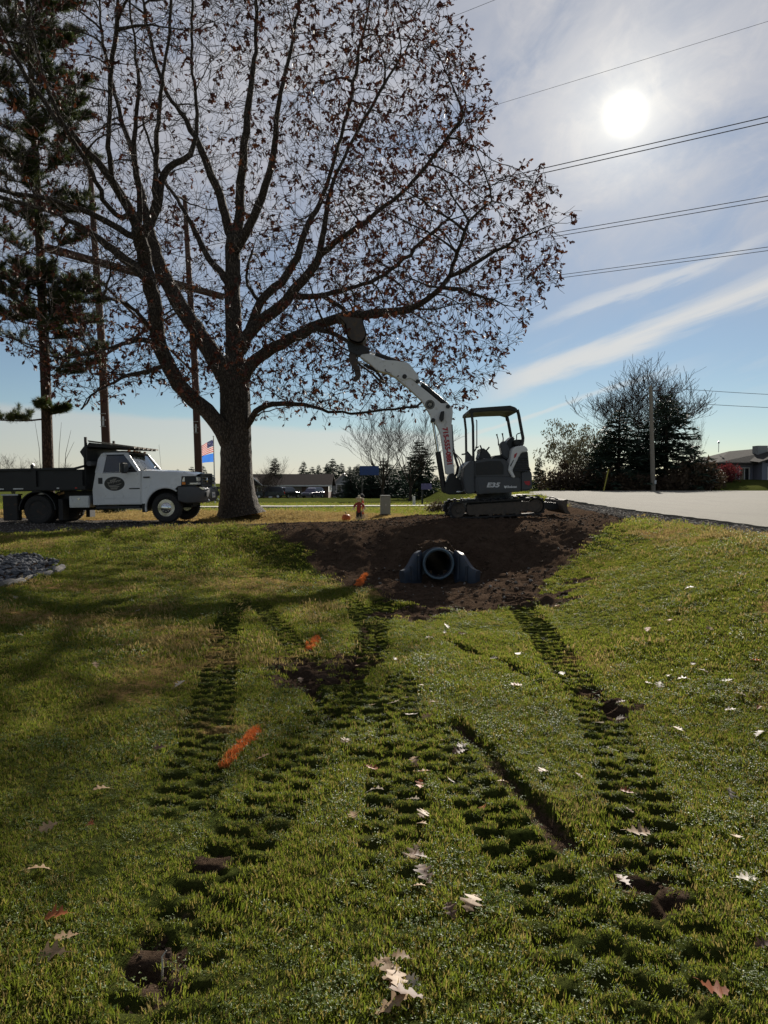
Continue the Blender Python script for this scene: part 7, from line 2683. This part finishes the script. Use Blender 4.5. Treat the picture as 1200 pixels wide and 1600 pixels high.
HP = empty('harvest_post', (a.x, 21.5, ground_z(a.x, 21.5)), 0.0, 'orange and cream banded decoration post beside the scarecrow', 'decoration')
MB().cyl((0, 0, -0.1), (0, 0, 0.62), 0.014, 8).build('stake', M['stem'], HP)
for k in range(6):
    MB().lathe([(0.016, 0.20 + 0.085 * k), (0.038, 0.21 + 0.085 * k), (0.042, 0.24 + 0.085 * k), (0.034, 0.275 + 0.085 * k), (0.016, 0.28 + 0.085 * k)], (0, 0, 0), 'Z', 12).build('band', M['cloth_cream'] if k % 2 else M['pumpkin'], HP, True)
MB().lathe([(0.0, 0.70), (0.05, 0.70), (0.075, 0.76), (0.05, 0.82), (0.0, 0.84)], (-0.03, 0, 0), 'Z', 14).build('top_ball', M['cloth_black'], HP, True)
straw_bunch('straw_skirt', (0, 0, 0.22), (0, 0, -1), 46, 0.2, 0.04, M['cloth_cream'], HP)
# ------------------------------------------------------------------ fallen oak leaves on the lawn
def oak_leaf_mesh(seed, mat):
    rg = random.Random(seed)
    half = [(0.0, 0.004), (0.10, 0.02), (0.16, 0.13), (0.22, 0.06), (0.30, 0.10), (0.40, 0.27), (0.46, 0.25), (0.50, 0.10), (0.58, 0.12), (0.68, 0.34), (0.74, 0.30), (0.76, 0.13), (0.84, 0.14), (0.92, 0.20), (0.94, 0.08), (1.0, 0.01)]
    c1, c2, tw = rg.uniform(-0.5, 0.6), rg.uniform(0.15, 0.9), rg.uniform(-0.5, 0.5)
    V_ = []
    for t, w in half:
        for s in (-1, 0, 1):
            ww = w * s * rg.uniform(0.85, 1.1)
            z = c1 * (t - 0.5) ** 2 + c2 * ww * ww * 1.6 + tw * ww * t * 0.6 + rg.uniform(-0.012, 0.012)
            V_.append((t - 0.5, ww, z + 0.06))
    F_ = []
    for k in range(len(half) - 1):
        a = 3 * k
        F_ += [(a, a + 3, a + 4, a + 1), (a + 1, a + 4, a + 5, a + 2)]
    # stalk
    b = len(V_)
    V_ += [(-0.5, -0.008, 0.07 + c1 * 0.25), (-0.5, 0.008, 0.07 + c1 * 0.25), (-0.68, 0.006, 0.05 + c1 * 0.3), (-0.68, -0.006, 0.05 + c1 * 0.3)]
    F_.append((b, b + 1, b + 2, b + 3))
    me = np_mesh('oak_leaf', np.array(V_), np.array(F_))
    me.materials.append(mat)
    return me


def litter_mat(name, c1, c2):
    m, nt, out = nmat(name)
    t = nn(nt, 'ShaderNodeTexCoord').outputs['Object']
    n1 = nn(nt, 'ShaderNodeTexNoise', {'Vector': t, 'Scale': 7.0, 'Detail': 5.0}).outputs['Fac']
    sx = nn(nt, 'ShaderNodeSeparateXYZ', {0: t})
    rib = nn(nt, 'ShaderNodeMath', {0: sx.outputs[1]}, operation='ABSOLUTE').outputs[0]
    c = cmix(nt, mrange(nt, n1, 0.3, 0.7), c1, c2)
    c = cmix(nt, mrange(nt, rib, 0.0, 0.02, 0.6, 0.0), c, tuple(min(1, v * 1.5) for v in c2))
    ri = nn(nt, 'ShaderNodeObjectInfo').outputs['Random']
    c = cmix(nt, mrange(nt, ri, 0.0, 1.0, 0.0, 0.45), c, tuple(v * 0.6 for v in c1))
    b = nn(nt, 'ShaderNodeBsdfPrincipled', {'Base Color': c, 'Roughness': 0.58, 'Specular IOR Level': 0.35})
    tr = nn(nt, 'ShaderNodeBsdfTranslucent', {'Color': c})
    mx = nn(nt, 'ShaderNodeMixShader', {0: 0.3, 1: b.outputs[0], 2: tr.outputs[0]})
    nt.links.new(mx.outputs[0], out.inputs[0])
    return m


LK = {'t': ('tan dry oak leaf lying on the lawn', litter_mat('leaf_tan', (0.33, 0.21, 0.115), (0.48, 0.33, 0.195)), 'tan fallen leaves'),
      'p': ('pale oak leaf with painted-in sheen lying on the lawn', litter_mat('leaf_pale', (0.40, 0.34, 0.27), (0.56, 0.49, 0.40)), 'pale fallen leaves'),  # whitish sheen of the farther leaves is put into this pale base colour
      'o': ('orange oak leaf lying on the lawn', litter_mat('leaf_orange', (0.34, 0.09, 0.03), (0.46, 0.15, 0.045)), 'orange fallen leaves'),
      'b': ('dark brown curled oak leaf lying on the lawn', litter_mat('leaf_brown', (0.11, 0.06, 0.04), (0.20, 0.12, 0.075)), 'brown fallen leaves')}
LM = {k: [oak_leaf_mesh(30 + i + 10 * j, v[1]) for i in range(4)] for j, (k, v) in enumerate(LK.items())}
LEAVES = '''80,1510t 105,1487t 90,1450o 142,1303o 77,1305t 160,1245t 552,1285t 585,1238p 582,1112t 595,1515t 580,1205o
642,1125p 668,1127t 675,1105t 648,1200t 659,1215t 656,1237o 645,1255p 662,1277t 660,1295t 645,1337t 655,1350b 665,1378b 655,1395t 738,1420t
722,1170p 717,1182b 704,1215p 785,1227t 755,1259o 850,1212t 920,1110b 970,1108b 970,1122p 935,1137p 957,1175p 980,1252o 980,1272b 995,1316t 975,1380b
1112,1563o 1140,1250p 1165,1387p 1192,1490b 1185,1112o 1186,1160b 610,1525t 620,1540t 627,1510t 610,1585t 637,1572b 647,1552p
1046,976o 1012,990o 810,1026p 808,1076o 878,1060p 682,962p 697,980p 695,990p 670,999p 722,993t 772,1035p 617,1034p 632,1087p 660,1077t 615,1107p
900,962p 1077,925p 870,948t 1045,1062p 1070,1067p 1015,1074p 1030,1074p 1100,1055p 1083,1045b 1137,1070p 1155,1092p 1142,1117p
313,1095t 280,1078p 188,1013p 215,960p 30,1000p 150,1048t 25,938p 470,1062b 500,1130b 540,1172t 690,1160t 705,1440b 560,1030t 905,1225b 1060,1150t 1110,990t 1180,1040o 250,1180b 60,1380t 410,1195t 1150,1320t'''.split()
rgl = random.Random(3)
BIG = {(738, 1420), (610, 1525), (620, 1540), (610, 1585), (637, 1572), (665, 1378), (645, 1337), (995, 1316), (642, 1125), (80, 1510)}
for item in LEAVES:
    xy, k = item[:-1], item[-1]
    px, py = (float(v) for v in xy.split(','))
    x, y = gpt(px, py)
    z = ground_z(x, y)
    lab, _, grp = LK[k]
    o = bpy.data.objects.new('oak_leaf', rgl.choice(LM[k]))
    COL.objects.link(o)
    s = rgl.uniform(0.055, 0.10) * (1.0 if py > 1090 else 1.2)
    if (px, py) in BIG:
        s = 0.125
    o.scale = (s, s, s)
    o.location = (x, y, z + 0.026)
    o.rotation_euler = (rgl.uniform(-0.35, 0.35) - 0.15, rgl.uniform(-0.35, 0.35), rgl.uniform(0, 6.28))
    tag(o, lab, 'leaf', grp)

# a small upright stalk in the bare spot
x, y = gpt(252, 1515)
st = MB().tube([(0, 0, -0.02), (0.004, 0, 0.05), (0.0, 0.01, 0.085), (0.012, 0.02, 0.10)], [0.004, 0.0035, 0.003, 0.002], 6).build('dry_stalk', M['decal_cream'], None, True)
st.location = (x, y, ground_z(x, y))
tag(st, 'thin pale dry stalk standing in the bare muddy patch', 'stalk')

# ------------------------------------------------------------------ orange marking paint sprayed on the grass
cp = clump('paint_tuft', 9, 30, 0.03, 0.012, 0.045, 0.005, 'blade', M['orange_paint'])
for pa, pb, w, lab in (((402, 1143), (352, 1200), 0.032, 'long orange paint stroke sprayed on the lawn'), ((496, 998), (482, 1018), 0.05, 'short orange paint mark sprayed on the lawn near the torn turf'), ((572, 896), (558, 916), 0.06, 'faint orange paint mark at the left end of the culvert')):
    a, b = np.array(gpt(*pa)), np.array(gpt(*pb))
    n = int(np.linalg.norm(b - a) / 0.01 * 2.6)
    t = rng.random(n)
    t = t[rng.random(n) < 0.25 + 0.75 * np.sin(np.pi * t) ** 0.5 * (0.6 + vnoise(t * 9, t * 0, 1.0, 5) * 1.2)]
    n = len(t)
    d = (b - a) / np.linalg.norm(b - a)
    q = a + np.outer(t, b - a) + np.outer(rng.normal(0, w * 0.36, n) * (0.6 + 0.8 * t), np.array([-d[1], d[0]]))
    z = height_masks(q[:, 0], q[:, 1])[0]
    o = scatter('paint_mark', np.stack([q[:, 0], q[:, 1], z + 0.004], 1), np.stack([rng.normal(0, 0.3, n), rng.normal(0, 0.3, n), rng.uniform(0, 6.28, n)], 1), rng.uniform(0.6, 1.1, n), cp, M['orange_paint'])
    tag(o, lab, 'paint mark', kind='stuff')

# leaf litter under the hedge behind the excavator (uncountable)
P_, D_ = [], []
cxl, cyl_ = gpt(690, 797)
m = 200
q = np.stack([rng.normal(cxl, 0.45, m), rng.normal(cyl_, 0.7, m)], 1)
z = height_masks(q[:, 0], q[:, 1])[0]
V_, F_ = leaf_cloud(np.stack([q[:, 0], q[:, 1], z + 0.03], 1), rng.normal(0, 1, (m, 3)) * np.array([1, 1, 0.25]), rng.uniform(0.08, 0.14, m), rng, [(0, 0.03), (0.4, 0.3), (1.0, 0.03)])
o = link('leaf_litter', np_mesh('leaf_litter', V_, F_), LK['b'][1])
tag(o, 'reddish leaf litter in the ditch behind the excavator', 'leaf litter', kind='stuff')
# stone edging of the bed
for k, (pa, pb) in enumerate((((2, 917), (38, 909)), ((40, 908), (80, 898)), ((86, 897), (99, 890)))):
    a, b = gpt(*pa), gpt(*pb)
    za, zb_ = ground_z(*a), ground_z(*b)
    d = Vector((b[0] - a[0], b[1] - a[1], zb_ - za))
    pts = [Vector((a[0], a[1], za + 0.02)) + d * (i / 6) + Vector((0, 0, random.Random(k * 9 + i).uniform(-0.012, 0.012))) for i in range(7)]
    o = MB().tube(pts, [0.035, 0.055, 0.05, 0.058, 0.05, 0.055, 0.03], 8).build('edging_stone', M['stone_pale'], None, True)
    tag(o, 'pale edging stone along the dark stone bed', 'stone', 'edging stones of the stone bed')
